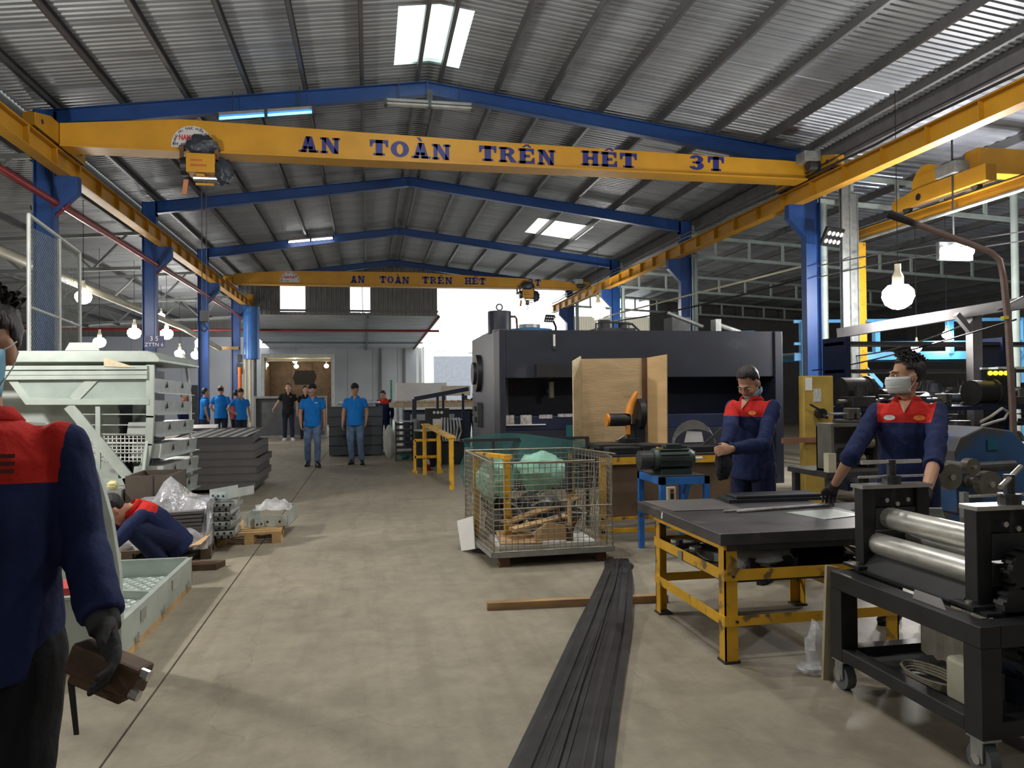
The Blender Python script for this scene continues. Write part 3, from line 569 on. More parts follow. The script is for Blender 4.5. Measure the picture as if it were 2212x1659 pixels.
# unseen lamps added out of the picture to light the near bays
for x, y, z, pw, nm in ((-4.55, 7.0, 3.6, 640, 'over the galvanised carts'), (-4.6, 1.2, 3.6, 60, 'beside the near cart'), (6.6, 3.0, 4.2, 110, 'over the roller machine bay')):  # the cart lamp is read from the shadows; the other two are added fill
    pendant((x, y, z), 'unseen lit pendant lamp '+nm, pw, .16, rz(x))
for x, y, pw, nm in ((.6, 5.6, 240, 'over the steel strips'), (1.2, 7.7, 270, 'over the wire cage'), (1.8, 2.4, 100, 'over the photographer'), (5.2, 6.6, 150, 'over the motor bench')):
    pendant((x, y, 6.35), 'added shaded high bay lamp hung '+nm, pw, .15, rz(x), shade=True, grp='added high bay lamps')  # unseen overhead lamps, added to light the floor from above
fl = thing('floodlight', 'bright lit floodlight in the right aisle roof', 'floodlight', P(2068, 543, Y=11))
c = P(2068, 543, Y=11)
part('flood_housing', DARK, fl, lambda b: b.bx(c.x-.32, c.x+.32, c.y+.02, c.y+.1, c.z-.14, c.z+.16), bevel=.01)
for q in range(4): part('flood_cell', LAMPW, fl, lambda b: b.ell((c.x-.24+.16*q, c.y-.0, c.z+(.02 if q % 2 else -.02)), (.075, .05, .09), 12, 8), smooth=True)
part('flood_arm', DARK, fl, lambda b: b.cyl((c.x, c.y+.08, c.z+.1), (c.x, c.y+.08, ra(c.x)-.05), .015, 8))
pt_light(fl, (0, -.2, -.2), 520, (1, .98, 1), .15)
def led_flood(c, label, s=1., yaw=0.):
    f = thing('floodlight', label, 'floodlight', c); c = V(c); M = Matrix.Rotation(yaw, 3, 'Z') @ Matrix.Rotation(.5, 3, 'X')
    part('flood_housing', BLACK, f, lambda b: b.box(c, (.46*s, .07*s, .34*s), M), bevel=.01)
    for i in range(2):
        for j in range(4): part('led_lens', mat('unlit led lens', (.75, .78, .75), .2), f, lambda b: b.cyl(c+M @ V(((-.165+.11*j)*s, -.03*s, (.07-.14*i)*s)), c+M @ V(((-.165+.11*j)*s, -.05*s, (.07-.14*i)*s)), .042*s, 10))
    part('flood_bracket', BLACK, f, lambda b: b.bar(c+M @ V((0, .03*s, 0)), c+V((.3*s, .25*s, .05)), .05, .05)); return f
led_flood(P(1797, 512, Y=12.9), 'unlit black eight lens floodlight clamped beside the blue column', 1.05, .35)
f2 = led_flood(P(1187, 688, Y=20), 'unlit dark floodlight behind the press beside the blue tank', .62, .3)
c = P(1187, 688, Y=20); part('flood_pole', BLACK, f2, lambda b: b.tube([(c.x+.1, 20.1, c.z), (c.x+.22, 20.2, c.z-.2), (c.x+.22, 20.2, 0)], .03, 8))
# ================================================================ YELLOW WORK TABLE
TOPM = mat('scuffed steel table top', (.075, .072, .078), .42, .5, .35, 5, wear=(.14, .12, .12), wearamt=.45, wscale=4)
tb = thing('work_table', 'yellow angle iron work table with a thick black steel top', 'table', (2.45, 4.5, 0))
part('table_top', TOPM, tb, lambda b: b.bx(1.885, 3.06, 3.93, 5.25, .655, .72), bevel=.004)
part('top_edge_bar', DARK, tb, lambda b: b.bx(1.93, 3.0, 3.945, 3.955, .62, .655))
LX = (1.92, 2.99); LY = (3.96, 5.0)
for x in LX:
    for y in LY:
        s = 1 if x < 2.5 else -1; u = 1 if y < 4.5 else -1
        part('leg', YELT, tb, lambda b: (b.bx(min(x, x+s*.075), max(x, x+s*.075), min(y, y+u*.008), max(y, y+u*.008), 0, .655), b.bx(min(x, x+s*.008), max(x, x+s*.008), min(y, y+u*.075), max(y, y+u*.075), 0, .655)))
        part('foot', DARK, tb, lambda b: b.bx(x-.01 if s > 0 else x-.085, x+.085 if s > 0 else x+.01, y-.01 if u > 0 else y-.085, y+.085 if u > 0 else y+.01, 0, .012))
for z, h in ((.625, .03), (.455, .06), (.205, .055)):
    for y in LY: part('rail', YELT, tb, lambda b: b.bx(LX[0]-.006, LX[1]+.006, y-.008 if y < 4.5 else y, y if y < 4.5 else y+.008, z, z+h))
    for x in LX: part('rail', YELT, tb, lambda b: b.bx(x-.008 if x < 2.5 else x, x if x < 2.5 else x+.008, LY[0], LY[1], z, z+h))
part('shelf', DARK, tb, lambda b: b.bx(1.93, 2.98, 3.97, 4.99, .44, .452))
for x, z in ((1.965, .48), (1.985, .23)): part('bolt_head', DARK, tb, lambda b: b.cyl((x, 3.955, z), (x, 3.94, z), .008, 8))
part('side_mark', WHITE, tb, lambda b: b.prism([(1.883, 4.80, .67), (1.883, 4.775, .67), (1.883, 4.765, .71), (1.883, 4.785, .715)], (.001, 0, 0)))
# things on the table
PLATE = mat('grey mild steel sheet', (.20, .19, .19), .45, .6, .15, 3)
tag(part('steel_sheet', PLATE, None, lambda b: b.prism([(1.91, 5.22, .721), (2.44, 5.22, .721), (2.42, 4.72, .721), (1.95, 4.74, .721)], (0, 0, .004))), 'flat grey steel sheet lying on the table corner', 'sheet')
pn = thing('raised_panel', 'low black steel panel with a sloping rim on the table', 'panel', (2.85, 5.12, .72))  # raised black panel lying on the table top
part('panel_rim', mat('black powder coat', (.03, .032, .04), .4, .1, .2), pn, lambda b: b.prism([(2.46, 4.99, .722), (3.20, 4.97, .722), (3.22, 5.24, .722), (2.5, 5.26, .722)], (0, 0, .02)))
part('panel_face', mat('black powder coat', (.03, .032, .04)), pn, lambda b: b.prism([(2.53, 5.02, .742), (3.17, 5.0, .742), (3.18, 5.2, .742), (2.55, 5.22, .742)], (0, 0, .022)), bevel=.006)
for dy, lb in ((0, 'longer'), (-.035, 'shorter')):
    tag(part('steel_rod', STEEL, None, lambda b: b.cyl((2.24+abs(dy)*2, 4.62+dy, .729), (3.05, 4.73+dy*.9, .729), .008, 8)), f'{lb} thin bright steel rod lying across the table', 'rod', 'rods on the table')
tag(part('steel_sheet', GALV, None, lambda b: b.prism([(2.62, 4.52, .721), (2.98, 4.58, .721), (3.0, 4.30, .721), (2.7, 4.22, .721)], (0, 0, .003))), 'bright thin sheet piece lying under the rods end', 'sheet')
FILM = mat('clear crinkled film', (.72, .74, .76), .18, 0, .3, 8, bump=1., bscale=16, alpha=.55)
bg = thing('film_bundle', 'black boxes wrapped in crumpled clear film on the table shelf', 'bundle', (2.2, 4.2, .452))
part('boxes', BLACK, bg, lambda b: b.bx(2.12, 2.38, 4.05, 4.3, .453, .55)); part('film_wrap', FILM, bg, lambda b: blob(b, (2.24, 4.16, .53), (.19, .14, .085), amp=.35, seed=4), smooth=True)
def bracket(c, label, a=0.):
    t = thing('steel_bracket', label, 'bracket', c); c = V(c); M = Matrix.Rotation(a, 3, 'Z')
    part('bracket_plate', GALVD, t, lambda b: (b.box(c+V((0,0,.03)), (.22, .03, .05), M), b.box(c+M @ V((.1,.05,.03)), (.03, .14, .05), M)))
    part('bracket_ring', STEEL, t, lambda b: b.cyl(c+V((-.06,0,.055)), c+V((-.06,0,.085)), .04, 12))
for i, (x, y, a, l) in enumerate(((2.03, 4.75, .4, 'under the far table corner'), (2.05, 4.5, 2.1, 'at mid shelf'), (2.55, 4.3, 1.0, 'beside the film bundle'))): bracket((x, y, .453), 'greasy steel bracket with ring on the shelf, '+l, a)
tag(part('black_cloth', mat('black cloth', (.012, .013, .02), .9, 0, .2, bump=.8, bscale=20), None, lambda b: blob(b, (2.72, 4.3, .50), (.2, .16, .07), amp=.4, seed=6), smooth=True), 'crumpled black cloth lying on the table shelf', 'cloth')
# ================================================================ ROLLER MACHINE
rm = thing('rolling_machine', 'black plate rolling machine with two bright rollers on a wheeled stand', 'machine', (2.6, 3.1, 0))
X0, X1, Y0, Y1 = 2.30, 2.92, 2.58, 3.56
for x in (X0, X1-.09):
    for y in (Y0, Y1-.09): part('stand_leg', BLACK, rm, lambda b: b.bx(x, x+.09, y, y+.09, .15, .50))
for x in (X0, X1-.09):
    part('top_rail', BLACK, rm, lambda b: b.bx(x, x+.09, Y0, Y1, .50, .585), bevel=.004); part('low_rail', BLACK, rm, lambda b: b.bx(x, x+.07, Y0+.09, Y1-.09, .155, .215), bevel=.004)
for y in (Y0, Y1-.09):
    part('top_rail', BLACK, rm, lambda b: b.bx(X0+.09, X1-.09, y, y+.09, .50, .585)); part('low_rail', BLACK, rm, lambda b: b.bx(X0+.09, X1-.09, y, y+.07, .155, .215))
part('drip_tray', DARK, rm, lambda b: b.bx(X0+.07, X1-.07, Y0+.07, Y1-.07, .16, .17))
part('bed_plate', BLACK, rm, lambda b: b.bx(2.42, 2.86, Y0+.1, Y1-.02, .585, .60)); part('back_apron', BLACK, rm, lambda b: b.prism([(2.44, Y0+.26, .60), (2.52, Y0+.26, .70), (2.54, Y0+.26, .70), (2.5, Y0+.26, .60)], (0, .68, 0)))
for x in (X0+.045, X1-.045):
    for y in (Y0+.045, Y1-.045):
        w = part('caster', GALVD, rm, lambda b: (b.bx(x-.04, x+.04, y-.045, y+.045, .14, .15), b.bx(x-.034, x-.028, y-.03, y+.03, .055, .14), b.bx(x+.028, x+.034, y-.03, y+.03, .055, .14)))
        part('caster_wheel', mat('grey rubber wheel', (.12, .13, .14), .6), w, lambda b: b.cyl((x-.024, y, .062), (x+.024, y, .062), .062, 18), smooth=True)
        part('caster_hub', STEEL, w, lambda b: b.cyl((x-.038, y, .062), (x+.038, y, .062), .02, 10))
for y in (2.76, 3.50):
    h = part('roll_housing', BLACK, rm, lambda b: (b.bx(2.45, 2.52, y, y+.07, .60, 1.0), b.bx(2.76, 2.83, y, y+.07, .60, 1.0), b.bx(2.52, 2.76, y+.015, y+.055, .60, .68), b.bx(2.52, 2.76, y+.02, y+.05, .90, 1.0)), bevel=.004)
    part('bearing_block', DARK, h, lambda b: (b.bx(2.525, 2.755, y+.005, y+.065, .79, .90), b.bx(2.525, 2.755, y+.005, y+.065, .68, .775)), bevel=.004)
    part('housing_cap', STEEL, h, lambda b: b.bx(2.44, 2.84, y-.015, y+.085, 1.0, 1.018))
    part('screw', DARK, h, lambda b: (b.cyl((2.64, y+.035, .9), (2.64, y+.035, 1.14), .022, 12), b.cyl((2.64, y+.035, 1.018), (2.64, y+.035, 1.06), .045, 12)))
    part('tee_handle', STEEL, h, lambda b: (b.cyl((2.47, y+.035, 1.13), (2.81, y+.035, 1.13), .011, 10) if y > 3 else b.cyl((2.52, y-.05, 1.10), (2.78, y+.12, 1.16), .011, 10)))
    part('lock_bar', STEEL, h, lambda b: b.cyl((2.45, y+.035, 1.055), (2.83, y+.035, 1.055), .006, 8))
    for q in range(3): part('set_bolt', STEEL, h, lambda b: b.cyl((2.58+.06*q, y-.012, .94-.02*(q % 2)), (2.58+.06*q, y+.0, .94-.02*(q % 2)), .012, 8))
    part('foot_flange', BLACK, h, lambda b: b.bx(2.40, 2.88, y-.03, y+.10, .60, .615)); part('flange_bolt', STEEL, h, lambda b: b.cyl((2.425, y+.02, .615), (2.425, y+.02, .628), .014, 8))
ROLL = mat('worn steel roller', (.60, .59, .55), .36, .6, .2, 9, stretch=(6, 1, 6), wear=(.36, .33, .27), wearamt=.35, wscale=4)
for n, x, z in (('upper', 2.60, .848), ('lower', 2.53, .722)): part('roller', ROLL, rm, lambda b: b.lathe([(.03, -.06), (.03, -.02), (.052, -.015), (.054, .0), (.054, .66), (.052, .68), (.03, .685), (.03, .75)], (x, 2.83, z), 24, Matrix.Rotation(-PI/2, 3, 'X')), smooth=True)
part('roller', ROLL, rm, lambda b: b.cyl((2.72, 2.83, .755), (2.72, 3.5, .755), .035, 16), smooth=True)
for x, z, r in ((2.60, .60, .10), (2.74, .50, .15), (2.62, .76, .08)):
    g = part('gear', BLACK, rm, lambda b: b.cyl((x, 2.68, z), (x, 2.73, z), r, 24))
    n = int(r*180)
    for i in range(n): part('gear_tooth', BLACK, g, lambda b: b.box((x+(r+.005)*math.cos(2*PI*i/n), 2.705, z+(r+.005)*math.sin(2*PI*i/n)), (.014, .05, .014), Matrix.Rotation(-2*PI*i/n, 3, 'Y')))
part('gear_guard', BLACK, rm, lambda b: (b.bx(2.55, 2.9, 2.74, 2.758, .45, .60), b.bx(2.86, 2.9, 2.60, 2.74, .2, .98)))
part('drive_motor', CHAR, rm, lambda b: (b.cyl((2.74, 2.75, .36), (2.74, 3.05, .36), .10, 18), b.bx(2.66, 2.82, 2.8, 3.0, .17, .28)), smooth=True)
# things round the roller machine
tag(part('steel_offcut', GALV, None, lambda b: b.prism([(2.56, 2.9, .602), (2.58, 3.28, .602), (2.47, 3.22, .602), (2.46, 2.92, .602)], (0, 0, .006))), 'bright sheet offcut lying under the lower roller', 'offcut')
tag(part('steel_offcut', PLATE, None, lambda b: b.prism([(2.335, 2.80, .587), (2.335, 3.0, .587), (2.345, 3.0, .625), (2.345, 2.84, .625)], (.003, 0, 0))), 'small upright sheet offcut on the stand rail', 'offcut')
jc = thing('jerrycan', 'dirty white plastic can under the rolling machine', 'can', (2.49, 2.86, .171))
part('can_body', mat('yellowed plastic', (.55, .54, .42), .4, 0, .15), jc, lambda b: b.bx(2.43, 2.55, 2.79, 2.93, .171, .36), bevel=.02); part('can_cap', RED, jc, lambda b: b.cyl((2.49, 2.86, .36), (2.49, 2.86, .385), .02, 12))
rg = tag(part('rag', mat('grimy rag', (.22, .20, .16), .9, 0, .3, 6, bump=.7, bscale=15), None, lambda b: b.add([(2.62+.004*math.sin(i*2.2), 3.02+.036*i, .50-.26*j/5-.012*(i % 2)*j/5) for j in range(6) for i in range(9)], [(j*9+i, j*9+i+1, j*9+10+i, j*9+9+i) for j in range(5) for i in range(8)])), 'stained rag hanging below the machine bed', 'rag')
rope = thing('wire_coil', 'loose coil of old wire on the machine tray', 'coil', (2.5, 3.1, .17))
for q in range(4): part('wire_loop', mat('old wire', (.30, .27, .2), .6), rope, lambda b: b.tube([(2.5+(.07+.006*q)*math.cos(t*PI/10), 3.1+(.13+.01*q)*math.sin(t*PI/10), .18+.011*q) for t in range(21)], .006, 6))
tag(part('wood_board', mat('weathered pale timber', (.36, .31, .21), .8, 0, .2, 4), None, lambda b: b.prism([(2.305, 3.64, 0), (2.375, 3.64, 0), (2.38, 3.60, .585), (2.31, 3.60, .60)], (0, .02, 0))), 'upright timber board leaning by the rolling machine corner', 'board')
bgm = thing('plastic_bag', 'dirty plastic bag slumped at the foot of the machine stand', 'bag', (2.32, 3.74, 0))
part('bag_skin', FILM, bgm, lambda b: blob(b, (2.33, 3.74, .13), (.055, .06, .13), amp=.45, seed=8), smooth=True); part('bag_mouth', FILM, bgm, lambda b: blob(b, (2.30, 3.74, .03), (.08, .07, .03), amp=.4, seed=9), smooth=True)
tag(part('wood_board', mat('pale chipboard', (.50, .44, .38), .8, 0, .15), None, lambda b: b.prism([(2.42, 2.50, .05), (3.2, 2.42, .05), (3.2, 2.1, .05), (2.58, 2.16, .05)], (0, 0, .045))), 'pale chipboard lying in front of the rolling machine', 'board')
for x in (2.6, 3.05): tag(part('wood_batten', WOOD, None, lambda b: b.bx(x, x+.05, 2.15, 2.45, 0, .05)), 'short batten propping the pale chipboard, '+('near its corner' if x < 2.8 else 'at its inner end'), 'batten', 'battens under the chipboard')
# ================================================================ BLACK STRIPS + PLANK
tag(part('wood_plank', WOOD, None, lambda b: b.prism([(.796, 5.27, 0), (2.09, 5.20, 0), (2.095, 5.265, 0), (.80, 5.335, 0)], (0, 0, .052)), bevel=.003), 'long squared timber lying across the floor under the steel strips', 'timber')
STRP = mat('black mill scale strip', (.055, .056, .060), .42, .5, .3, 6, stretch=(1, 1, 1))
rs = random.Random(3)
for i in range(30):
    u = (i % 10)/9-.5; lay = i//10; j = rs.uniform(-.05, .05)
    k0 = V((2.15+u*.16+j*.5, 6.55+rs.uniform(-.25, .08), .004+.009*lay)); k1 = V((1.95+u*.19+j*.4, 5.95, .03+.009*lay)); k2 = V((1.68+u*.23+j*.5, 5.25, .057+.009*lay))
    k3 = V((1.36+u*.27+j, 4.5, .02+.009*lay)); k4 = V((.755+u*.34+j*.8, 3.05, .006+.009*lay)); k5 = V((.28+u*.44+j, 1.9, .006+.009*lay))
    b = MB(); pts = [k0, k1, k2, k3, k4, k5]; fine = []
    for q in range(5):
        for t in (0, .34, .67):
            a0 = pts[max(0, q-1)]; a1 = pts[q]; a2 = pts[q+1]; a3 = pts[min(5, q+2)]
            fine.append(.5*((2*a1)+(a2-a0)*t+(2*a0-5*a1+4*a2-a3)*t*t+(3*a1-a0-3*a2+a3)*t**3))
    fine.append(k5); tw = rs.uniform(-.35, .35); n = len(fine); vs = []
    for q, p in enumerate(fine):
        d = (fine[min(q+1, n-1)]-fine[max(q-1, 0)]).normalized(); s = d.cross(V((0,0,1))).normalized(); nn = s.cross(d)
        s2 = s*math.cos(tw)+nn*math.sin(tw); n2 = s.cross(d)*math.cos(tw)-s*math.sin(tw)
        zl = max(0, .021*abs(math.sin(tw))-.004)
        for a, e in ((-1,-1),(1,-1),(1,1),(-1,1)): vs.append(p+V((0,0,zl))+s2*(a*.021)+n2*(e*.0022))
    fs = [(q*4+e, q*4+(e+1) % 4, q*4+4+(e+1) % 4, q*4+4+e) for q in range(n-1) for e in range(4)]+[(3,2,1,0), tuple(n*4-4+e for e in range(4))]
    b.add(vs, fs); tag(b.build('steel_strip', STRP), 'long black flat steel strip in the fanned bundle on the floor', 'steel strip', 'black steel strips')
# ================================================================ WIRE CAGE
WIRE = mat('dull cage wire', (.30, .27, .21), .5, .6, .2, 12)
cg = thing('wire_cage', 'dented grey wire mesh stillage full of scrap', 'wire cage', (1.55, 7.1, 0))
C00, C10, C11, C01 = V((1.05, 6.55, 0)), V((2.13, 6.60, 0)), V((2.06, 7.72, 0)), V((.95, 7.70, 0))
def mesh_panel(a, e, z0, z1, nv, nh, name, bend=.0, seed=0, holes=None):
    b = MB(); rr_ = random.Random(seed)
    d = e-a; nrm = V((d.y, -d.x, 0)).normalized()
    off = lambda u, w: nrm*(bend*math.sin(u*PI)*math.sin(w*PI*.5)+.008*noise.noise(V((u*6, w*5, seed*2.3))))
    for i in range(nv+1):
        u = i/nv; pts = [a+d*u+off(u, w/6)+V((0,0,z0+(z1-z0)*w/6)) for w in range(7)]; b.tube(pts, .0032 if 0 < i < nv else .007, 4, ref=(1,0,0))
    for k in range(nh+1):
        w = k/nh; pts = [a+d*(u/10)+off(u/10, w)+nrm*.005+V((0,0,z0+(z1-z0)*w)) for u in range(11)]; b.tube(pts, .0032 if 0 < k < nh else .007, 4, ref=(0,0,1))
    o = b.build(name, WIRE, cg); o['kind'] = 'stuff'
mesh_panel(C00, C10, .13, .50, 20, 8, 'wire_panel', seed=1); mesh_panel(C00, C10+V((-.16, 0, 0)), .50, .90, 18, 8, 'wire_panel', .02, 2)
mesh_panel(C01, C00, .13, .93, 20, 17, 'wire_panel', -.02, 3); mesh_panel(C10, C11, .13, .92, 18, 16, 'wire_panel', .10, 4); mesh_panel(C01, C11, .13, .93, 20, 16, 'wire_panel', .0, 5)
part('cage_rim', WIRE, cg, lambda b: (b.tube([C00+V((0,0,.9)), C10+V((-.05,0,.88))], .008, 6), b.tube([C01+V((0,0,.93)), C00+V((0,0,.9))], .008, 6), b.tube([C11+V((0,0,.93)), C10+V((.04,0,.95))], .008, 6), b.tube([C01+V((0,0,.93)), C11+V((0,0,.93))], .008, 6)))
part('base_frame', GALVD, cg, lambda b: (b.bar(C00+V((0,0,.105)), C10+V((0,0,.105)), .05, .04), b.bar(C01+V((0,0,.105)), C11+V((0,0,.105)), .05, .04), b.bar(C00+V((0,0,.105)), C01+V((0,0,.105)), .05, .04), b.bar(C10+V((0,0,.105)), C11+V((0,0,.105)), .05, .04)))
part('base_mesh', WIRE, cg, lambda b: b.prism([C00+V((0,0,.125)), C10+V((0,0,.125)), C11+V((0,0,.125)), C01+V((0,0,.125))], (0, 0, .006)))
for c in (C00+V((.1,.06,0)), C10+V((-.1,.06,0)), C11+V((-.1,-.1,0)), C01+V((.1,-.1,0))): part('foot', RUST, cg, lambda b: (b.bx(c.x-.045, c.x+.045, c.y-.045, c.y+.045, .005, .09), b.bx(c.x-.055, c.x+.055, c.y-.055, c.y+.055, 0, .012)))
tag(part('white_board', WHITE, None, lambda b: b.prism([(1.12, 6.64, .133), (2.0, 6.66, .133), (2.0, 7.5, .133), (1.1, 7.5, .133)], (0, 0, .035))), 'white foam board at the bottom of the wire cage', 'board')
CARD = mat('tan cardboard', (.52, .33, .16), .8, 0, .15, 4)
tag(part('cardboard_piece', CARD, None, lambda b: b.prism([(1.13, 6.66, .17), (1.5, 6.64, .17), (1.45, 7.0, .22), (1.15, 7.05, .22)], (0, 0, .012))), 'flattened tan cardboard by the front mesh of the cage', 'cardboard', 'cardboard in the cage')
tag(part('cardboard_piece', CARD, None, lambda b: b.prism([(1.45, 6.67, .19), (1.72, 6.67, .19), (1.72, 6.69, .32), (1.55, 6.69, .34), (1.43, 6.69, .26)], (0, .02, 0))), 'curved tan cardboard standing against the front mesh', 'cardboard', 'cardboard in the cage')
for i, (a, e) in enumerate((((1.2, 6.85, .33), (2.0, 7.3, .47)), ((1.25, 6.75, .29), (1.8, 6.95, .36)), ((1.3, 7.4, .18), (1.9, 7.3, .25)))):
    tag(part('broken_board', PALW if i == 1 else WOOD, None, lambda b: b.bar(a, e, .12, .02)), 'broken wooden board thrown in the cage, '+['weathered grey one on top', 'fresh orange one', 'low at the back'][i], 'board', 'broken boards in the cage')
GBAG = mat('pale green plastic film', (.32, .62, .50), .3, 0, .2, 5, bump=.8, bscale=12, alpha=.85)
tag(part('green_bag', GBAG, None, lambda b: blob(b, (1.2, 7.35, .66), (.17, .2, .2), amp=.4, seed=12), smooth=True), 'crumpled pale green plastic stuffed in the cage corner', 'plastic bag', 'green plastic in the cage')
tag(part('green_bag', GBAG, None, lambda b: blob(b, (1.68, 7.45, .72), (.26, .18, .19), amp=.35, seed=13), smooth=True), 'bulging pale green plastic at the back of the cage', 'plastic bag', 'green plastic in the cage')
tag(part('scrap_heap', DARK, None, lambda b: [blob(b, (1.2+.17*(i % 5), 7.2+.09*((i*7) % 4), .30+.06*(i % 3)), (.13, .11, .1), None, 8, 6, .6, 4, i) for i in range(10)]), 'dark heap of scrap filling the wire cage', 'scrap')
r5 = random.Random(5)
for i in range(9):
    a = V((1.1+r5.random()*.8, 6.8+r5.random()*.7, .35+r5.random()*.2)); e = a+V((r5.uniform(-.2, .45), r5.uniform(-.15, .2), r5.uniform(.0, .22)))
    tag(part('scrap_rod', GALVD, None, lambda b: b.tube([a, (a+e)/2+V((0,0,.03)), e], .007, 6)), 'bent scrap rod sticking out of the cage heap', 'rod', 'scrap rods')
fan = thing('broken_fork', 'dark rubber tipped wooden handle standing in the cage', 'tool', (1.74, 6.72, .17))
part('handle', PALW, fan, lambda b: b.cyl((1.78, 6.75, .3), (1.80, 6.85, .72), .022, 10)); part('grip', RUBBER, fan, lambda b: b.cyl((1.79, 6.8, .6), (1.805, 6.87, .88), .036, 12))
part('fork', RUST, fan, lambda b: (b.tube([(1.78, 6.74, .22), (1.70, 6.73, .34), (1.66, 6.73, .46)], .016, 6), b.tube([(1.78, 6.74, .22), (1.83, 6.73, .36)], .016, 6), b.bx(1.74, 1.8, 6.71, 6.75, .17, .25)))
tag(part('paper_scrap', WHITE, None, lambda b: b.prism([(.86, 7.32, .0), (.96, 7.1, .06), (.965, 7.25, .34), (.84, 7.5, .26)], (.006, .004, 0))), 'white torn board leaning outside the cage', 'board')
# yellow frames by the cage
yf = thing('yellow_stand', 'yellow angle iron stand in the cage corner behind the mesh', 'stand', (1.2, 7.0, 0))
part('stand_post', YELT, yf, lambda b: b.bx(1.21, 1.27, 6.9, 6.96, .14, .9)); part('stand_post', YELT, yf, lambda b: b.bx(1.0, 1.05, 7.4, 7.46, .14, .9)); part('stand_top', YELT, yf, lambda b: b.prism([(1.0, 7.4, .9), (1.05, 7.46, .9), (1.3, 6.98, .9), (1.21, 6.9, .9)], (0, 0, .035)))
TEAL = mat('teal stretch film', (.10, .32, .32), .15, 0, .25, 2, alpha=.62)
tf = tag(part('teal_film', TEAL, None, lambda b: b.add([V((.98+i*.17+.03*math.sin(j*1.3), 8.15+.12*math.sin(i*.8)+.02*j, 1.02+.05*math.sin(i*.55)-j*.09)) for j in range(7) for i in range(9)], [(j*9+i, j*9+i+1, j*9+10+i, j*9+9+i) for j in range(6) for i in range(8)]), smooth=True), 'wide sheet of teal stretch film hanging behind the wire cage', 'film')
fr = thing('film_rail', 'dark steel rail that carries the teal film', 'rail', (1.6, 8.2, 0))
part('rail_bar', DARK, fr, lambda b: b.bar((.95, 8.17, 1.0), (2.4, 8.25, 1.0), .03, .03)); part('rail_post', DARK, fr, lambda b: (b.bx(1.3, 1.33, 8.17, 8.2, 0, 1.0), b.bx(2.36, 2.4, 8.22, 8.26, 0, 1.0)))
# ================================================================ PRESS
pr = thing('press_brake', 'huge charcoal hydraulic press with a long dark throat', 'press', (4.3, 12.6, 0))
part('end_frame', mat('grey press end paint', (.10, .105, .14), .42, 0, .2, 1.5, wear=(.16, .165, .2), wearamt=.3, wscale=2), pr, lambda b: (b.bx(1.955, 2.18, 12.0, 14.6, 0, 2.52),), bevel=.015)
part('end_post', CHAR, pr, lambda b: b.bx(1.955, 2.05, 11.5, 12.02, 0, 2.47), bevel=.01)
part('upper_beam', CHAR, pr, lambda b: b.bx(2.05, 6.55, 11.52, 12.5, 1.73, 2.47), bevel=.012); part('ram_step', BLACK, pr, lambda b: b.bx(2.52, 3.3, 11.46, 11.55, 1.74, 1.94))
part('throat_back', NAVYP, pr, lambda b: b.bx(2.05, 6.5, 12.55, 12.7, 1.02, 1.75)); part('lower_beam', NAVYP, pr, lambda b: b.bx(2.05, 6.5, 11.75, 12.6, .92, 1.14), bevel=.01); part('bed', CHAR, pr, lambda b: b.bx(2.05, 6.5, 11.55, 12.6, 0, .92))
part('end_post', CHAR, pr, lambda b: b.bx(6.5, 6.64, 11.5, 14.6, 0, 2.47), bevel=.01); part('right_panel', BLACK, pr, lambda b: b.bx(6.64, 7.0, 12.4, 14.0, 0, 2.3)); part('back_body', CHAR, pr, lambda b: b.bx(2.18, 6.5, 12.7, 14.5, 0, 2.35))
for x0, x1, z0, z1 in ((1.96+.12, 2.22, 1.02, 1.16), (2.32, 2.5, 1.02, 1.16), (2.62, 2.83, 1.1, 1.16), (2.92, 3.25, 1.12, 1.17)): part('window_slot', mat('silver film', (.7, .7, .72), .25, .6, .4, 25), pr, lambda b: b.bx(x0, x1, 11.74, 11.752, z0, z1))
part('slot_sill', WHITE, pr, lambda b: b.bx(2.08, 2.72, 11.72, 11.75, 1.0, 1.016)); part('teal_panel', mat('teal panel paint', (.01, .09, .10), .4), pr, lambda b: b.bx(3.0, 3.42, 11.54, 11.56, .78, 1.0))
part('throat_lamp', CREAM, pr, lambda b: (b.cyl((2.93, 12.2, 1.42), (2.93, 12.2, 1.68), .045, 10), b.bx(2.9, 2.97, 12.2, 12.4, 1.5, 1.56)))
for y, z, r in ((13.6, 1.86, .33), ): part('flywheel', BLACK, pr, lambda b: (b.cyl((1.87, y, z), (1.955, y, z), r, 28), b.cyl((1.82, y, z), (1.87, y, z), r*.6, 20)), smooth=True)
part('side_bracket', DARK, pr, lambda b: (b.bx(1.86, 1.955, 13.3, 13.75, .92, 1.34), b.bx(1.82, 1.86, 13.4, 13.65, 1.0, 1.1), b.bx(1.82, 1.86, 13.4, 13.65, 1.2, 1.28)), bevel=.01)
part('level_gauge', WHITE, pr, lambda b: b.bx(2.80, 2.83, 11.49, 11.52, 2.22, 2.4)); part('gauge_cap', DARK, pr, lambda b: b.bx(2.79, 2.84, 11.485, 11.52, 2.17, 2.22))
part('ram_cylinder', CHAR, pr, lambda b: b.lathe([(.19, 0), (.19, .34), (.185, .36), (.05, .37)], (2.1, 12.3, 2.47), 24), smooth=True); part('eye_bolt', DARK, pr, lambda b: (b.tube([(2.1+.05*math.cos(t*PI/6), 12.3, 2.9+.05*math.sin(t*PI/6)) for t in range(13)], .012, 6), b.cyl((2.1, 12.3, 2.83), (2.1, 12.3, 2.86), .02, 8)))
part('oil_pipe', RUST, pr, lambda b: b.tube([(2.24, 12.3, 2.75), (2.36, 12.3, 2.75), (2.38, 12.3, 2.72), (2.40, 12.3, 2.46)], .018, 8))
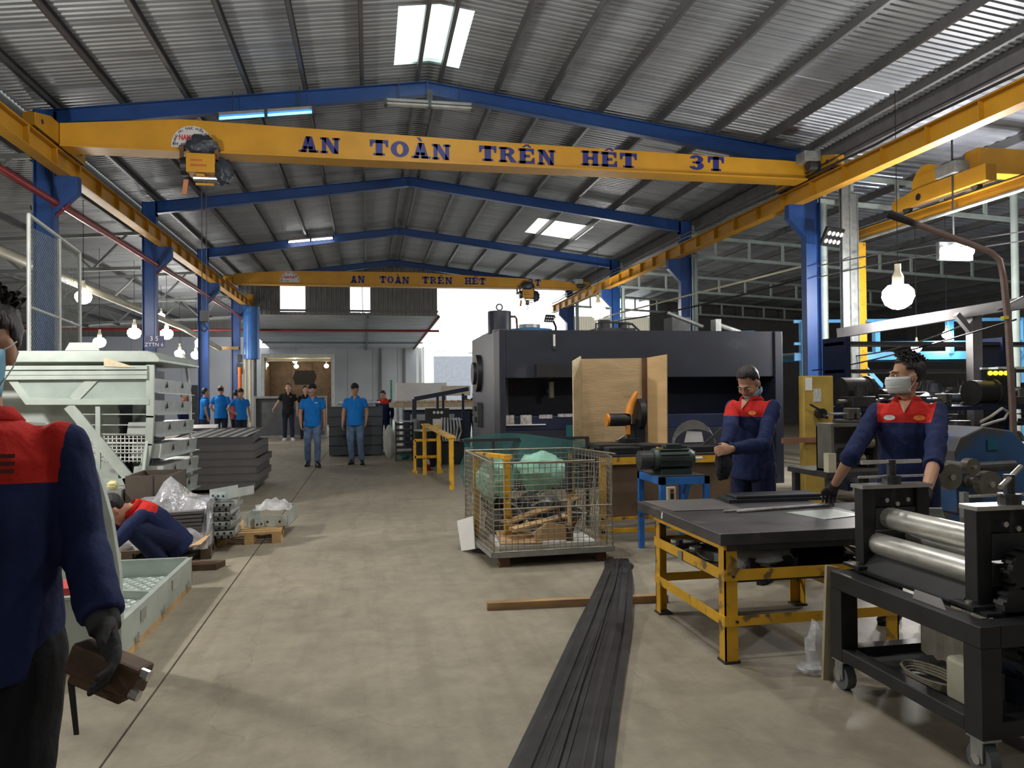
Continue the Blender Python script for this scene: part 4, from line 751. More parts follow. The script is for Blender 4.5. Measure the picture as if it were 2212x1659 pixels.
part('top_plumbing', DARK, pr, lambda b: (b.bx(3.9, 4.6, 12.8, 13.4, 2.35, 2.62), b.cyl((4.15, 13.1, 2.6), (4.15, 13.1, 2.78), .14, 14), b.cyl((4.45, 13.0, 2.62), (4.45, 13.0, 2.74), .1, 14), b.tube([(3.85, 12.7, 2.4), (3.85, 12.7, 2.68), (4.0, 12.7, 2.72), (4.5, 12.7, 2.68), (4.7, 12.7, 2.5)], .02, 8), b.cyl((4.75, 12.8, 2.44), (6.1, 12.8, 2.5), .035, 10), b.bx(5.4, 5.75, 13.1, 13.5, 2.35, 2.85)))
part('tie_rod', GALVD, pr, lambda b: (b.cyl((5.15, 12.7, 2.88), (5.72, 12.5, 2.62), .035, 10), b.cyl((5.9, 12.4, 2.66), (6.35, 12.4, 2.52), .045, 10), b.bx(5.86, 5.96, 12.3, 12.5, 2.47, 2.74)))
tk = thing('blue_tank', 'round blue tank standing behind the press', 'tank', (3.2, 15.4, 0))
part('tank_body', mat('blue tank paint', (.08, .22, .42), .45), tk, lambda b: b.lathe([(.5, 0), (.5, 2.74), (.46, 2.8), (.2, 2.83)], (3.25, 15.4, 0), 28), smooth=True); part('tank_lid', GALVD, tk, lambda b: b.cyl((3.25, 15.4, 2.83), (3.25, 15.4, 2.9), .22, 18))
# ================================================================ BENCH, SCREEN, CHOP SAW
bn = thing('saw_bench', 'yellow edged steel bench with brown sheet sides behind the cage', 'bench', (2.9, 7.9, 0))
part('bench_top', DARK, bn, lambda b: b.bx(2.24, 3.75, 7.35, 8.62, .83, .87)); part('front_edge', YELT, bn, lambda b: b.bx(2.24, 3.75, 7.34, 7.35, .78, .85))
part('side_sheet', mat('brown stained sheet', (.15, .10, .06), .7, 0, .3, 2.5), bn, lambda b: (b.bx(2.3, 3.7, 7.40, 7.415, .24, .78)))
for x in (2.26, 3.68):
    for y in (7.36, 8.55): part('leg', YELT, bn, lambda b: b.bx(x, x+.06, y, y+.06, 0, .83))
part('low_rail', YELT, bn, lambda b: b.bx(2.26, 3.74, 7.36, 7.40, .10, .14)); part('low_rail', YELT, bn, lambda b: b.bx(2.26, 3.74, 7.36, 7.40, .22, .25))
sc = thing('plywood_screen', 'three folded plywood sheets screening the chop saw', 'screen', (2.85, 8.55, .87))
part('plywood_sheet', PLY, sc, lambda b: b.prism([(2.41, 8.58, .872), (3.2, 8.58, .872), (3.2, 8.58, 1.90), (2.41, 8.58, 1.89)], (0, .012, 0)))
part('plywood_sheet', mat('pale plywood', (.62, .50, .30), .65, 0, .15, 2, stretch=(1, 1, 4)), sc, lambda b: b.prism([(2.41, 8.57, .872), (2.40, 8.57, 1.92), (2.22, 8.25, 1.85), (2.22, 8.25, .872)], (.012, -.006, 0)))
part('plywood_sheet', mat('tan plywood', (.60, .40, .19), .65, 0, .12, 2, stretch=(1, 1, 4)), sc, lambda b: b.prism([(3.2, 8.57, .872), (3.2, 8.57, 1.90), (3.36, 8.33, 1.93), (3.35, 8.33, .872)], (.012, .006, 0))); part('edge_batten', RUST, sc, lambda b: b.bx(3.15, 3.2, 8.55, 8.58, .872, 1.9))
ORG = mat('orange tool plastic', (.72, .26, .03), .5, 0, .2)
cs = thing('chop_saw', 'black and orange chop saw with its head raised', 'chop saw', (2.85, 8.0, .87))
part('saw_base', DARK, cs, lambda b: (b.bx(2.38, 3.02, 7.80, 8.25, .90, .95), b.bx(2.45, 2.95, 7.85, 8.2, .87, .90)), bevel=.006)
part('saw_motor', BLACK, cs, lambda b: b.lathe([(.06, 0), (.07, .02), (.07, .22), (.06, .25)], (2.56, 8.05, 1.20), 18, Matrix.Rotation(PI/2, 3, 'Y')), smooth=True); part('motor_cap', ORG, cs, lambda b: b.cyl((2.545, 8.05, 1.20), (2.57, 8.05, 1.20), .068, 16))
part('blade_guard', BLACK, cs, lambda b: (b.cyl((2.89, 8.05, 1.26), (2.95, 8.05, 1.26), .17, 24), b.bx(2.86, 2.97, 8.0, 8.12, .95, 1.2)), smooth=True)
part('saw_arm', BLACK, cs, lambda b: (b.bar((2.84, 8.05, .95), (2.84, 8.08, 1.15), .09, .1), b.bx(2.72, 2.9, 7.95, 8.2, .95, 1.0)), bevel=.006); part('saw_handle', ORG, cs, lambda b: b.tube([(2.80, 8.03, 1.26), (2.82, 8.03, 1.36), (2.87, 8.02, 1.47), (2.89, 8.02, 1.50)], [.05, .045, .03, .02], 10), smooth=True)
part('clamp_screw', STEEL, cs, lambda b: b.cyl((2.62, 7.95, .98), (2.80, 8.05, 1.05), .012, 8)); part('saw_switch', ORG, cs, lambda b: b.bx(2.76, 2.8, 8.0, 8.04, 1.04, 1.14))
for x, y, w, l, h, nm in ((2.55, 7.55, .34, .2, .07, 'nearest the bench edge'), (2.95, 7.55, .42, .22, .09, 'beside the motor'), (3.35, 7.7, .5, .4, .06, 'under the arched guard')):
    tag(part('steel_block', BLACK, None, lambda b: b.bx(x-w/2, x+w/2, y-l/2, y+l/2, .871, .871+h), bevel=.008), 'greasy black steel block on the bench, '+nm, 'block', 'blocks on the bench')
ag = thing('arched_guard', 'arched grey sheet guard leaning on the bench', 'guard', (3.4, 7.6, .93))
part('guard_sheet', mat('scuffed grey sheet', (.12, .115, .11), .5, .3, .2), ag, lambda b: b.add(sum([[(3.16+.02*i+.30*(1-math.cos(t))*0+.24-.30*math.cos(t)*(.8), 7.72-.02*i, .94+.26*math.sin(t)*(1 if i == 0 else .62)) for i in range(2)] for t in [PI*q/12 for q in range(13)]], []), [(2*q, 2*q+1, 2*q+3, 2*q+2) for q in range(12)]))
part('guard_plate', PLATE, ag, lambda b: b.prism([(3.45, 7.6, .94), (3.75, 7.55, 1.2), (3.80, 7.57, 1.2), (3.52, 7.64, .94)], (0, .01, 0))); part('guard_window', WHITE, ag, lambda b: b.prism([(3.3, 7.715, .96), (3.52, 7.715, .96), (3.5, 7.715, 1.07), (3.33, 7.715, 1.08)], (0, .004, 0)))
for i in range(5): tag(part('steel_offcut', STEEL, None, lambda b: b.prism([(2.7+.13*i, 7.38+.05*(i % 2), .871), (2.78+.13*i, 7.40+.03*(i % 3), .871), (2.74+.14*i, 7.46, .871)], (0, 0, .02))), 'small bright offcut scattered along the bench edge', 'offcut', 'offcuts on the bench')
# blue motor stand
bs = thing('motor_stand', 'blue angle iron stand on four legs carrying a motor', 'stand', (2.78, 6.75, 0))
BLU2 = mat('bright blue stand paint', (.03, .17, .55), .45, 0, .2, 6, wear=(.05, .06, .08), wearamt=.3)
part('stand_top', BLU2, bs, lambda b: (b.bx(2.55, 3.02, 6.50, 6.55, .67, .735), b.bx(2.55, 2.60, 6.5, 7.1, .67, .735), b.bx(2.97, 3.02, 6.5, 7.1, .67, .735), b.bx(2.55, 3.02, 7.05, 7.1, .67, .735))); part('deck', DARK, bs, lambda b: b.bx(2.57, 3.0, 6.52, 7.08, .735, .745))
for x in (2.55, 2.97):
    for y in (6.5, 7.05): part('leg', BLU2, bs, lambda b: b.bx(x, x+.05, y, y+.05, 0, .67))
part('low_brace', BLU2, bs, lambda b: (b.bx(2.6, 2.97, 6.51, 6.54, .28, .36), b.bar((2.9, 6.9, .3), (2.86, 6.6, .68), .04, .05)))
sw = part('switch_box', CREAM, bs, lambda b: b.bx(2.60, 2.68, 6.46, 6.50, .53, .655), bevel=.005); part('switch_button', RED, sw, lambda b: b.bx(2.625, 2.655, 6.45, 6.46, .61, .635)); part('switch_button', BLACK, sw, lambda b: b.bx(2.625, 2.655, 6.45, 6.46, .55, .60))
mo = thing('electric_motor', 'finned dark green electric motor on the blue stand', 'motor', (2.75, 6.75, .745))
GRN = mat('dark green motor enamel', (.035, .055, .05), .4, .1, .2)
part('motor_body', GRN, mo, lambda b: b.cyl((2.60, 6.75, .875), (2.92, 6.75, .875), .105, 22), smooth=True); part('end_bell', GRN, mo, lambda b: b.cyl((2.57, 6.75, .875), (2.60, 6.75, .875), .10, 22, .11), smooth=True); part('end_bell', GRN, mo, lambda b: b.cyl((2.92, 6.75, .875), (2.96, 6.75, .875), .105, 22, .085), smooth=True)
for i in range(14):
    t = 2*PI*i/14; part('cooling_fin', GRN, mo, lambda b: b.box((2.76, 6.75+.112*math.cos(t), .875+.112*math.sin(t)), (.28, .006, .02), Matrix.Rotation(t-PI/2, 3, 'X')))
part('terminal_box', GRN, mo, lambda b: b.bx(2.68, 2.83, 6.68, 6.8, .97, 1.02), bevel=.006); part('motor_foot', GRN, mo, lambda b: b.bx(2.62, 2.9, 6.62, 6.88, .745, .79)); part('shaft', STEEL, mo, lambda b: b.cyl((2.96, 6.75, .875), (3.06, 6.75, .875), .018, 10)); part('fan_cowl', DARK, mo, lambda b: b.cyl((2.44, 6.75, .875), (2.57, 6.75, .875), .085, 20)); part('lifting_eye', YELT, mo, lambda b: b.bx(2.62, 2.67, 6.72, 6.78, .97, .99))
# ================================================================ GALVANISED CART (near)
PGAL = mat('pale green galvanised sheet', (.46, .52, .48), .42, .35, .12, 4)
CHK = mat('chequer plate', (.48, .55, .51), .36, .5, .15, 8)
ca = thing('tool_cart', 'galvanised cart tray with chequer plate floor and curved upright', 'cart', (-1.9, 5.5, 0))
part('side_plate', PGAL, ca, lambda b: b.bx(-1.378, -1.37, 4.66, 6.41, .045, .235)); part('side_lip', PGAL, ca, lambda b: b.bx(-1.40, -1.366, 4.66, 6.41, .232, .242)); part('side_plate', PGAL, ca, lambda b: b.bx(-2.9, -1.37, 6.40, 6.41, .045, .235)); part('side_lip', PGAL, ca, lambda b: b.bx(-2.9, -1.37, 6.385, 6.412, .232, .242))
part('tray_floor', CHK, ca, lambda b: b.bx(-2.9, -1.378, 4.66, 6.40, .10, .108))
chkb = MB()
for i in range(13):
    for j in range(28):
        x = -1.41-.042*i; y = 4.72+.06*j
        if y > 6.36: continue
        s = 1 if (i+j) % 2 else -1; chkb.add([(x-.012, y-.012*s, .108), (x+.012, y+.012*s, .108), (x+.006, y+.014*s, .112), (x-.014, y-.006*s, .112)], [(0,1,2,3)])
o = chkb.build('tread_bumps', CHK, ca); o['kind'] = 'stuff'
for y in (5.28, 5.9): part('tray_divider', PGAL, ca, lambda b: b.bar((-1.38, y-.25, .135), (-2.4, y+.1, .135), .04, .055))
for y in (5.02, 5.78): part('handle_slot', STEEL, ca, lambda b: (b.bx(-1.369, -1.362, y, y+.10, .135, .205),))
part('bottom_runner', PALW, ca, lambda b: b.bx(-1.45, -1.37, 4.66, 6.38, 0, .045)); part('bottom_runner', PALW, ca, lambda b: b.bx(-2.8, -2.7, 4.66, 6.38, 0, .045))
for y in (4.9, 5.5, 6.2): part('latch', STEEL, ca, lambda b: (b.bx(-1.368, -1.352, y, y+.06, .05, .075), b.cyl((-1.355, y+.03, .04), (-1.355, y+.03, .1), .008, 8)))
up_ = [P(262, 1440, Y=4.62), P(262, 1340, Y=4.62), P(258, 1235, Y=4.62), P(240, 1120, Y=4.62), P(212, 1020, Y=4.62), P(185, 960, Y=4.62), P(150, 930, Y=4.62), P(95, 915, Y=4.62)]
part('curved_upright', PGAL, ca, lambda b: [b.add([up_[i]+V((-.085, -.03, 0)), up_[i], up_[i+1], up_[i+1]+V((-.085, -.03, .01)), up_[i]+V((-.085, .02, 0)), up_[i]+V((0, .05, 0)), up_[i+1]+V((0, .05, 0)), up_[i+1]+V((-.085, .02, .01))], [(0,1,2,3), (7,6,5,4), (1,5,6,2), (0,3,7,4)]) for i in range(7)])
part('front_panel', PGAL, ca, lambda b: b.bx(-2.6, -1.46, 4.60, 4.61, .02, .40)); part('front_lip', PGAL, ca, lambda b: b.bx(-2.6, -1.46, 4.585, 4.63, .395, .408))
for q in range(9): part('grille_bar', GALV, ca, lambda b: b.bar((-2.5, 4.66, .55+.07*q), (-1.50-.012*q*(1 if q > 4 else 0), 4.66, .55+.07*q), .012, .012))
for q in range(3): part('grille_post', GALV, ca, lambda b: b.bx(-1.62-.3*q, -1.605-.3*q, 4.665, 4.68, .4, 1.15))
tag(part('red_box', mat('red plastic', (.55, .04, .04), .5), None, lambda b: b.bx(-1.85, -1.62, 4.85, 5.1, .108, .40), bevel=.01), 'red box standing in the cart tray behind the upright', 'box')
# ================================================================ GALVANISED RACK WITH DRAWERS (behind)
BY, BX, BE = 9.5, -2.48, 11.6
rk = thing('drawer_rack', 'tall pale green galvanised rack with mesh end and tilted drawers', 'rack', (-3.6, 10.5, 0))
q8 = lambda x, y: P(x, y, Y=BY)
def frame_path(b, pts, w, t):
    for i in range(len(pts)-1): b.bar(pts[i], pts[i+1], t, w, up=(0,1,0)) if False else b.bar(pts[i], pts[i+1], w, t)
part('top_deck', PGAL, rk, lambda b: b.prism([(-5.2, BY-.02, 2.03), (BX-.02, BY-.02, 2.03), (BX+.06, BY-.02, 2.0), (BX+.11, BY-.02, 1.93), (BX+.11, BY-.02, 1.90), (-5.2, BY-.02, 1.90)], (0, BE-BY, 0)), bevel=.01)
part('top_plate', PGAL, rk, lambda b: b.prism([q8(140, 757), q8(215, 757), q8(208, 740), q8(150, 740)], (0, .01, 0)))
for y0 in (1.86, 1.80, 1.75): part('top_rail', PGAL, rk, lambda b: b.bx(-5.2, BX-.02, BY-.05, BY-.02, y0-.045, y0))
part('back_sheet', mat('dull inner galvanised', (.44, .48, .45), .5, .2, .15), rk, lambda b: b.bx(-5.2, BX-.12, BY+.55, BY+.57, .25, 1.9)); part('floor_sheet', GALVD, rk, lambda b: b.bx(-5.2, BX, BY, BE, .22, .25))
def strip(name, pts, w=.06, t=.03, m=PGAL): return part(name, m, rk, lambda b: [b.bar(pts[i]-(pts[i+1]-pts[i]).normalized()*.01, pts[i+1]+(pts[i+1]-pts[i]).normalized()*.01, w, t, up=(0,-1,0)) for i in range(len(pts)-1)])
rim = [q8(325, 790), q8(325, 900), q8(322, 960), q8(312, 1005), q8(295, 1030), q8(270, 1040), q8(215, 1043), q8(120, 1043)]
strip('end_frame', rim, .08, .05); strip('mid_rail', [q8(60, 868), q8(322, 868)], .065, .06); strip('brace', [q8(222, 798), q8(160, 862)], .10, .03); strip('brace', [q8(150, 878), q8(278, 1032)], .11, .04); strip('brace', [q8(20, 810), q8(62, 868)], .08); strip('upright', [q8(212, 880), q8(212, 1040)], .05)
part('end_sheet', mat('translucent green sheet', (.42, .50, .46), .3, .3, .15, 3), rk, lambda b: b.prism([q8(20, 795), q8(320, 795), q8(320, 865), q8(60, 865)], (0, .008, 0)))
for y in (895, 918, 938, 958, 978, 996): part('mesh_bar', GALV, rk, lambda b: b.bar(q8(150, y)+V((0, .02, 0)), q8(322-max(0, y-960)*.3, y)+V((0, .02, 0)), .012, .012))
gr = MB()
for i in range(13): gr.bar(q8(205+9*i, 938)+V((0, .03, 0)), q8(205+9*i, 1000)+V((0, .03, 0)), .008, .008, up=(0,1,0))
for i in range(8): gr.bar(q8(200, 940+8*i)+V((0, .03, 0)), q8(320, 940+8*i)+V((0, .03, 0)), .008, .008)
gr.build('wire_grille', WHITE, rk)['kind'] = 'stuff'
NOTCH = mat('recess shade black', (.01, .01, .01), .9, var=0)  # flat black put in for the shade of notches and bolt holes
for k in range(6):
    z0 = 1.52-.255*k; pull = (.02, .02, .05, .09, .11, .10)[k]
    d = part('drawer', mat('drawer galvanised', (.52, .55, .54), .4, .45, .12, 6), rk, lambda b: b.prism([(BX+pull, BY+.05, z0+.03), (BX+pull, BE-.15, z0), (BX+pull+.02, BE-.15, z0+.165), (BX+pull+.02, BY+.05, z0+.195)], (-.02-.3*(k > 1), 0, 0)))
    part('drawer_lip', GALV, d, lambda b: b.bar((BX+pull+.03, BY+.05, z0+.025), (BX+pull+.03, BE-.15, z0-.005), .05, .012))
    for y in (BY+.55, BY+1.35): part('drawer_notch', NOTCH, d, lambda b: b.prism([(BX+pull+.022, y, z0+.09), (BX+pull+.022, y+.09, z0+.09), (BX+pull+.024, y+.045, z0+.17)], (.002, 0, 0)))
part('gap_shade_sheet', DARK, rk, lambda b: b.bx(BX-.36, BX-.345, BY+.05, BE-.05, .25, 1.85))  # dark sheet added so the gaps between drawers look shaded
far = [P(395, 763, Y=BE), P(404, 800, Y=BE), P(411, 860, Y=BE), P(412, 960, Y=BE), P(413, 1052, Y=BE)]
part('rear_upright', WHITE, rk, lambda b: [b.bar(far[i], far[i+1], .03, .05, up=(0,-1,0)) for i in range(4)]); part('front_strut', PGAL, rk, lambda b: b.bar(P(325, 900, Y=BY+.05), P(305, 1060, Y=BY-.1), .03, .05, up=(0,-1,0)))
for x in (-2.62, -4.9):
    for y in (BY+.1, BE-.1): part('leg', GALVD, rk, lambda b: b.bx(x-.04, x+.04, y-.04, y+.04, 0, .24))
tag(part('paper_note', mat('cream paper', (.66, .58, .40), .8, 0, .12, 20), None, lambda b: b.prism([q8(228, 772)+V((0, -.06, 0)), q8(296, 794)+V((0, -.06, 0)), q8(228, 792)+V((0, -.06, 0))], (0, .002, 0))), 'torn cream paper hung over the rack rail', 'paper')
# mesh guard panel
mp_ = thing('mesh_panel', 'tall white framed chain mesh panel beside the first blue column', 'mesh panel', (-4.3, 11.5, 0))
A0 = P(62, 438, X=-4.45); A1 = P(172, 522, X=-4.45); A0 = V((-4.45, A0.y, 3.95)); A1 = V((-4.45, A1.y, 3.78))
FRW = mat('galvanised white tube', (.58, .60, .58), .4, .2, .1)
for u in (0, .56, 1.): p = A0.lerp(A1, u); part('frame_post', FRW, mp_, lambda b: b.cyl((p.x, p.y, 0), (p.x, p.y, p.z), .028, 10), smooth=True)
part('frame_rail', FRW, mp_, lambda b: b.tube([A0, A1], .028, 10), smooth=True); part('frame_rail', FRW, mp_, lambda b: b.tube([V((A0.x, A0.y, 2.72)), V((A1.x, A1.y, 2.62))], .022, 10), smooth=True)
mb = MB(); L_ = A1.y-A0.y; n = int((L_+3.8)/.06)
for i in range(n):
    o = i*.06
    for sgn in (1, -1):
        y0 = A0.y+max(0, o-3.8); z0 = min(o, 3.8); y1 = A0.y+min(o, L_); z1 = max(0, o-L_)
        if sgn < 0: y0, y1 = A0.y+A1.y-y0, A0.y+A1.y-y1
        mb.tube([(-4.45+.004*sgn, y0, z0), (-4.45+.004*sgn, y1, z1)], .003, 3)
mb.build('chain_mesh', GALV, mp_)['kind'] = 'stuff'
# hanging board
sg = thing('hanging_board', 'small navy board with white lettering hung by the second column', 'sign', P(333, 740, Y=19))
c = P(333, 738, Y=19); part('board', mat('navy board', (.03, .035, .13), .5), sg, lambda b: b.bx(c.x-.22, c.x+.22, 19, 19.02, c.z-.14, c.z+.14)); 
text_mesh('board_text', '3 5', .15, LAMPOFF if 'LAMPOFF' in globals() else WHITE, sg, (c.x, 18.995, c.z+.02), (1, 0, 0), (0, 0, 1)); text_mesh('board_text', 'ZTTN 6', .12, WHITE, sg, (c.x, 18.995, c.z-.11), (1, 0, 0), (0, 0, 1))
part('board_cord', CABLE, sg, lambda b: b.cyl((c.x, 19.01, c.z+.14), (c.x, 19.01, 5.0), .006, 5))
# ================================================================ WRAPPED BUNDLE, PALLETS, PARTS
WRAP = mat('shiny stretch wrap', (.50, .51, .54), .10, .15, .35, 6, bump=1., bscale=10, wear=(.30, .30, .31), wearamt=.5, wscale=5)
def pallet(x0, y0, w, l, rz_, label, mm):
    t = thing('pallet', label, 'pallet', (x0, y0, 0), rz_)
    for i in range(3):
        for j in range(3): part_l('pallet_block', mm, t, lambda b: b.bx(-w/2+i*(w-.09)/2, -w/2+i*(w-.09)/2+.09, -l/2+j*(l-.1)/2, -l/2+j*(l-.1)/2+.1, .022, .095))
    for i in range(3): part_l('bottom_board', mm, t, lambda b: b.bx(-w/2+i*(w-.09)/2, -w/2+i*(w-.09)/2+.09, -l/2, l/2, 0, .022))
    for j in range(7): part_l('top_board', mm, t, lambda b: b.bx(-w/2, w/2, -l/2+j*(l-.09)/6, -l/2+j*(l-.09)/6+.09, .095, .118))
    return t
def part_l(name, m, parent, fn, **kw):
    b = MB(); fn(b); o = b.build(name, m, None, **kw); o.parent = parent; return o
pallet(-1.22, 8.55, .62, .85, .06, 'fresh pine pallet under the bright folded parts', PALW); pallet(-1.85, 7.85, .75, .8, .1, 'grimy dark pallet under the film wrapped bundle', mat('grimy pallet wood', (.10, .07, .045), .85, 0, .3, 4))
tag(part('wood_block', mat('dark oily timber', (.10, .06, .035), .8, 0, .3), None, lambda b: b.prism([(-1.66, 7.02, 0), (-1.30, 7.0, 0), (-1.25, 7.16, 0), (-1.62, 7.2, 0)], (0, 0, .055)), bevel=.004), 'dark timber block lying past the cart corner', 'timber')
wb_ = thing('wrapped_bundle', 'stack of folded steel sheets under shiny stretch wrap', 'bundle', (-1.85, 7.85, .118))
for i in range(9): part('sheet', PLATE, wb_, lambda b: b.prism([(-2.2+.01*i, 7.5, .12+.035*i), (-1.52, 7.5, .12+.035*i+.02), (-1.50, 8.2, .12+.035*i+.02), (-2.2+.01*i, 8.2, .12+.035*i)], (0, 0, .026)))
wv = []; 
for j in range(9):
    for i in range(15):
        u = i/14; w = j/8; x = -2.22+.76*u; ztop = .50+.24*math.exp(-((u-.52)/.17)**2)+.05*math.sin(u*17)*.5; z = .10+(ztop-.10)*w; y = 7.46+.22*w**1.5+.05*noise.noise(V((u*7, w*5, 1.3)))
        wv.append((x+.04*noise.noise(V((u*5, w*6, 4))), y, z))
part('wrap_film', WRAP, wb_, lambda b: b.add(wv, [(j*15+i, j*15+i+1, j*15+16+i, j*15+15+i) for j in range(8) for i in range(14)]), smooth=True)
wt = [(x, y+.0, z) for x, y, z in wv[-15:]]+[(-2.2+.74*i/14, 8.25, .5) for i in range(15)]
part('wrap_top', WRAP, wb_, lambda b: b.add(wt, [(i, i+1, 16+i, 15+i) for i in range(14)]), smooth=True)
part('wrap_side', WRAP, wb_, lambda b: b.add([(-1.47+.02*noise.noise(V((j*2., i*1.7, 0))), 7.47+.78*i/6, .11+(.42 if i else .40)*j/5) for j in range(6) for i in range(7)], [(j*7+i, j*7+i+1, j*7+8+i, j*7+7+i) for j in range(5) for i in range(6)]), smooth=True)
part('tan_card', CARD, wb_, lambda b: b.prism([(-2.0, 7.42, .10), (-1.5, 7.38, .16), (-1.42, 7.5, .25), (-1.6, 7.45, .14)], (0, .01, .004)))
bp_ = thing('brown_box', 'dull brown steel bin behind the crouching worker', 'bin', (-2.1, 8.5, 0))
part('bin_side', mat('dull brown steel', (.10, .08, .065), .6, .3, .2), bp_, lambda b: (b.bx(-2.42, -1.98, 8.35, 8.37, .22, .70), b.bx(-2.42, -2.40, 8.37, 9.0, .22, .70), b.bx(-2.0, -1.98, 8.37, 9.0, .22, .70), b.bx(-2.42, -1.98, 8.98, 9.0, .22, .70))); part('bin_foot', DARK, bp_, lambda b: (b.bx(-2.4, -2.3, 8.4, 8.95, 0, .22), b.bx(-2.1, -2.0, 8.4, 8.95, 0, .22))); part('bin_seam', DARK, bp_, lambda b: b.bx(-2.16, -2.15, 8.345, 8.35, .22, .70))
def folded(name, label, x, y, z, w, l, h, a, m=GALV, grp=None):
    t = thing(name, label, 'steel part', (x, y, z), a, grp)
    part_l('base_plate', m, t, lambda b: b.bx(-w/2, w/2, -l/2, l/2, 0, .006)); part_l('flange', m, t, lambda b: b.bx(-w/2, -w/2+.006, -l/2, l/2, 0, h)); part_l('flange', m, t, lambda b: b.bx(w/2-.006, w/2, -l/2, l/2, 0, h)); part_l('flange', m, t, lambda b: b.bx(-w/2, w/2, -l/2, -l/2+.006, 0, h*.8))
    for q in (-.3, 0, .3): part_l('bolt_hole', NOTCH, t, lambda b: b.cyl((q*w, -l/2-.001, h*.35), (q*w, -l/2-.003, h*.35), .012, 8))
    return t
for i in range(8): folded('folded_part', 'galvanised folded channel in the stack beside the wrapped bundle', -1.40+.012*math.sin(i*2.1), 8.05+.02*math.cos(i*3), .12+.045*i, .20, .5, .05, .08*math.sin(i*1.9), GALV if i % 2 else GALVD, 'stacked galvanised channels')
folded('folded_part', 'upturned galvanised channel on top of the channel stack', -1.34, 8.05, .50, .2, .42, .09, -.5); folded('folded_part', 'small angled bracket lying on the pallet boards', -1.18, 8.5, .12, .16, .2, .1, .7)
folded('folded_part', 'wide galvanised tray under clear film on the pine pallet', -1.03, 8.75, .12, .42, .62, .15, -.08)
tag(part('clear_film', FILM, None, lambda b: b.add([(-1.22+.38*i/8+.02*math.sin(j), 8.5+.52*j/6, .285+.035*noise.noise(V((i*.9, j*.8, 7)))+(.05 if 1 < i < 7 and j > 1 else 0)) for j in range(7) for i in range(9)], [(j*9+i, j*9+i+1, j*9+10+i, j*9+9+i) for j in range(6) for i in range(8)]), smooth=True), 'crumpled clear film lying over the galvanised tray', 'film')
gl_ = tag(part('work_glove', mat('yellow glove', (.62, .55, .28), .9, 0, .1), None, lambda b: blob(b, P(243, 1048, Y=8.35), (.05, .04, .045), amp=.4, seed=22), smooth=True), 'pale yellow glove lying by the brown bin', 'glove')
tag(part('glove_ledge', GALVD, None, lambda b: b.bx(-2.75, -2.44, 8.3, 8.7, 0, P(243, 1058, Y=8.35).z)), 'galvanised pedestal beside the brown bin', 'pedestal')
# ================================================================ STACK OF GREY TRAYS
TRAY = mat('grey powder coat', (.17, .165, .165), .5, 0, .08)
def tray(x0, x1, y0, y1, z0, h, label, m=TRAY, grp='grey trays', slots=False):
    t = thing('grey_tray', label, 'tray', ((x0+x1)/2, (y0+y1)/2, z0), group=grp)
    part('tray_floor', m, t, lambda b: b.bx(x0, x1, y0, y1, z0, z0+.012))
    for a in ((x0, x1, y0, y0+.012), (x0, x1, y1-.012, y1), (x0, x0+.012, y0+.012, y1-.012), (x1-.012, x1, y0+.012, y1-.012)): part('tray_wall', m, t, lambda b: b.bx(*a, z0+.012, z0+h))
    part('tray_rim', m, t, lambda b: (b.bx(x0, x1, y0-.006, y0+.03, z0+h-.012, z0+h), b.bx(x1-.03, x1+.006, y0, y1, z0+h-.012, z0+h)))
    if slots:
        for i in range(12): part('slat', WHITE if i % 2 else m, t, lambda b: b.prism([(x0+.05+.085*i, y0+.05, z0+h-.02), (x0+.11+.085*i, y0+.05, z0+h-.02), (x0+.30+.085*i if x0+.30+.085*i < x1 else x1, y1-.05, z0+h-.02), (x0+.24+.085*i if x0+.24+.085*i < x1 else x1, y1-.05, z0+h-.02)], (0, 0, .012)))
    return t
pos = ['bottom one of the stack', 'second up the stack', 'third up the stack', 'fourth up the stack', 'fifth up the stack', 'empty one below the slatted tray']
for i in range(6): tray(-3.0, -1.74+(.0, .05, .02, .06, .0, .0)[i], 12.5, 14.1, .06+.118*i, .114, 'grey steel tray, '+pos[i])
tt = tray(-3.0, -1.80, 12.75, 14.1, .80, .10, 'grey steel tray with white slats on top of the stack', slots=True); tt.rotation_euler = (.07, 0, 0)
for x in (-2.8, -1.95): tag(part('wood_block', WOOD, None, lambda b: b.bx(x-.06, x+.06, 12.45, 14.0, 0, .06)), 'timber bearer under the grey tray stack, '+('inner one' if x < -2 else 'aisle side one'), 'timber', 'tray bearers')
# ================================================================ PEOPLE
def cloth(name, col, rough=.85, var=.12): return mat(name, col, rough, 0, var, 9, bump=.35, bscale=22, spec=.25)
SKIN = mat('skin', (.46, .25, .16), .55, 0, .06, 12, spec=.35); SKINL = mat('lighter skin', (.56, .33, .24), .55, 0, .06, 12, spec=.35)
HAIR = mat('black hair', (.014, .012, .012), .5, 0, .3, 30, bump=.6, bscale=80, stretch=(1, 1, .3)); HAIRB = mat('brown hair', (.06, .035, .02), .6, 0, .3, 30)
RJ = cloth('red workwear', (.52, .022, .016)); NJ = cloth('navy workwear', (.012, .020, .075)); NJ2 = cloth('navy work trousers', (.012, .017, .055)); BLT = cloth('black trousers', (.011, .011, .013))
POLO = cloth('bright blue polo', (.010, .19, .62)); JEAN = cloth('blue jeans', (.13, .20, .33), var=.3); DJEAN = cloth('dark jeans', (.02, .025, .045)); BPOLO = cloth('black polo', (.012, .013, .017))
GLOVE = cloth('dark work glove', (.035, .035, .037)); SHOE = mat('black shoe', (.015, .015, .016), .45); WSHOE = mat('white shoe', (.7, .7, .68), .5)
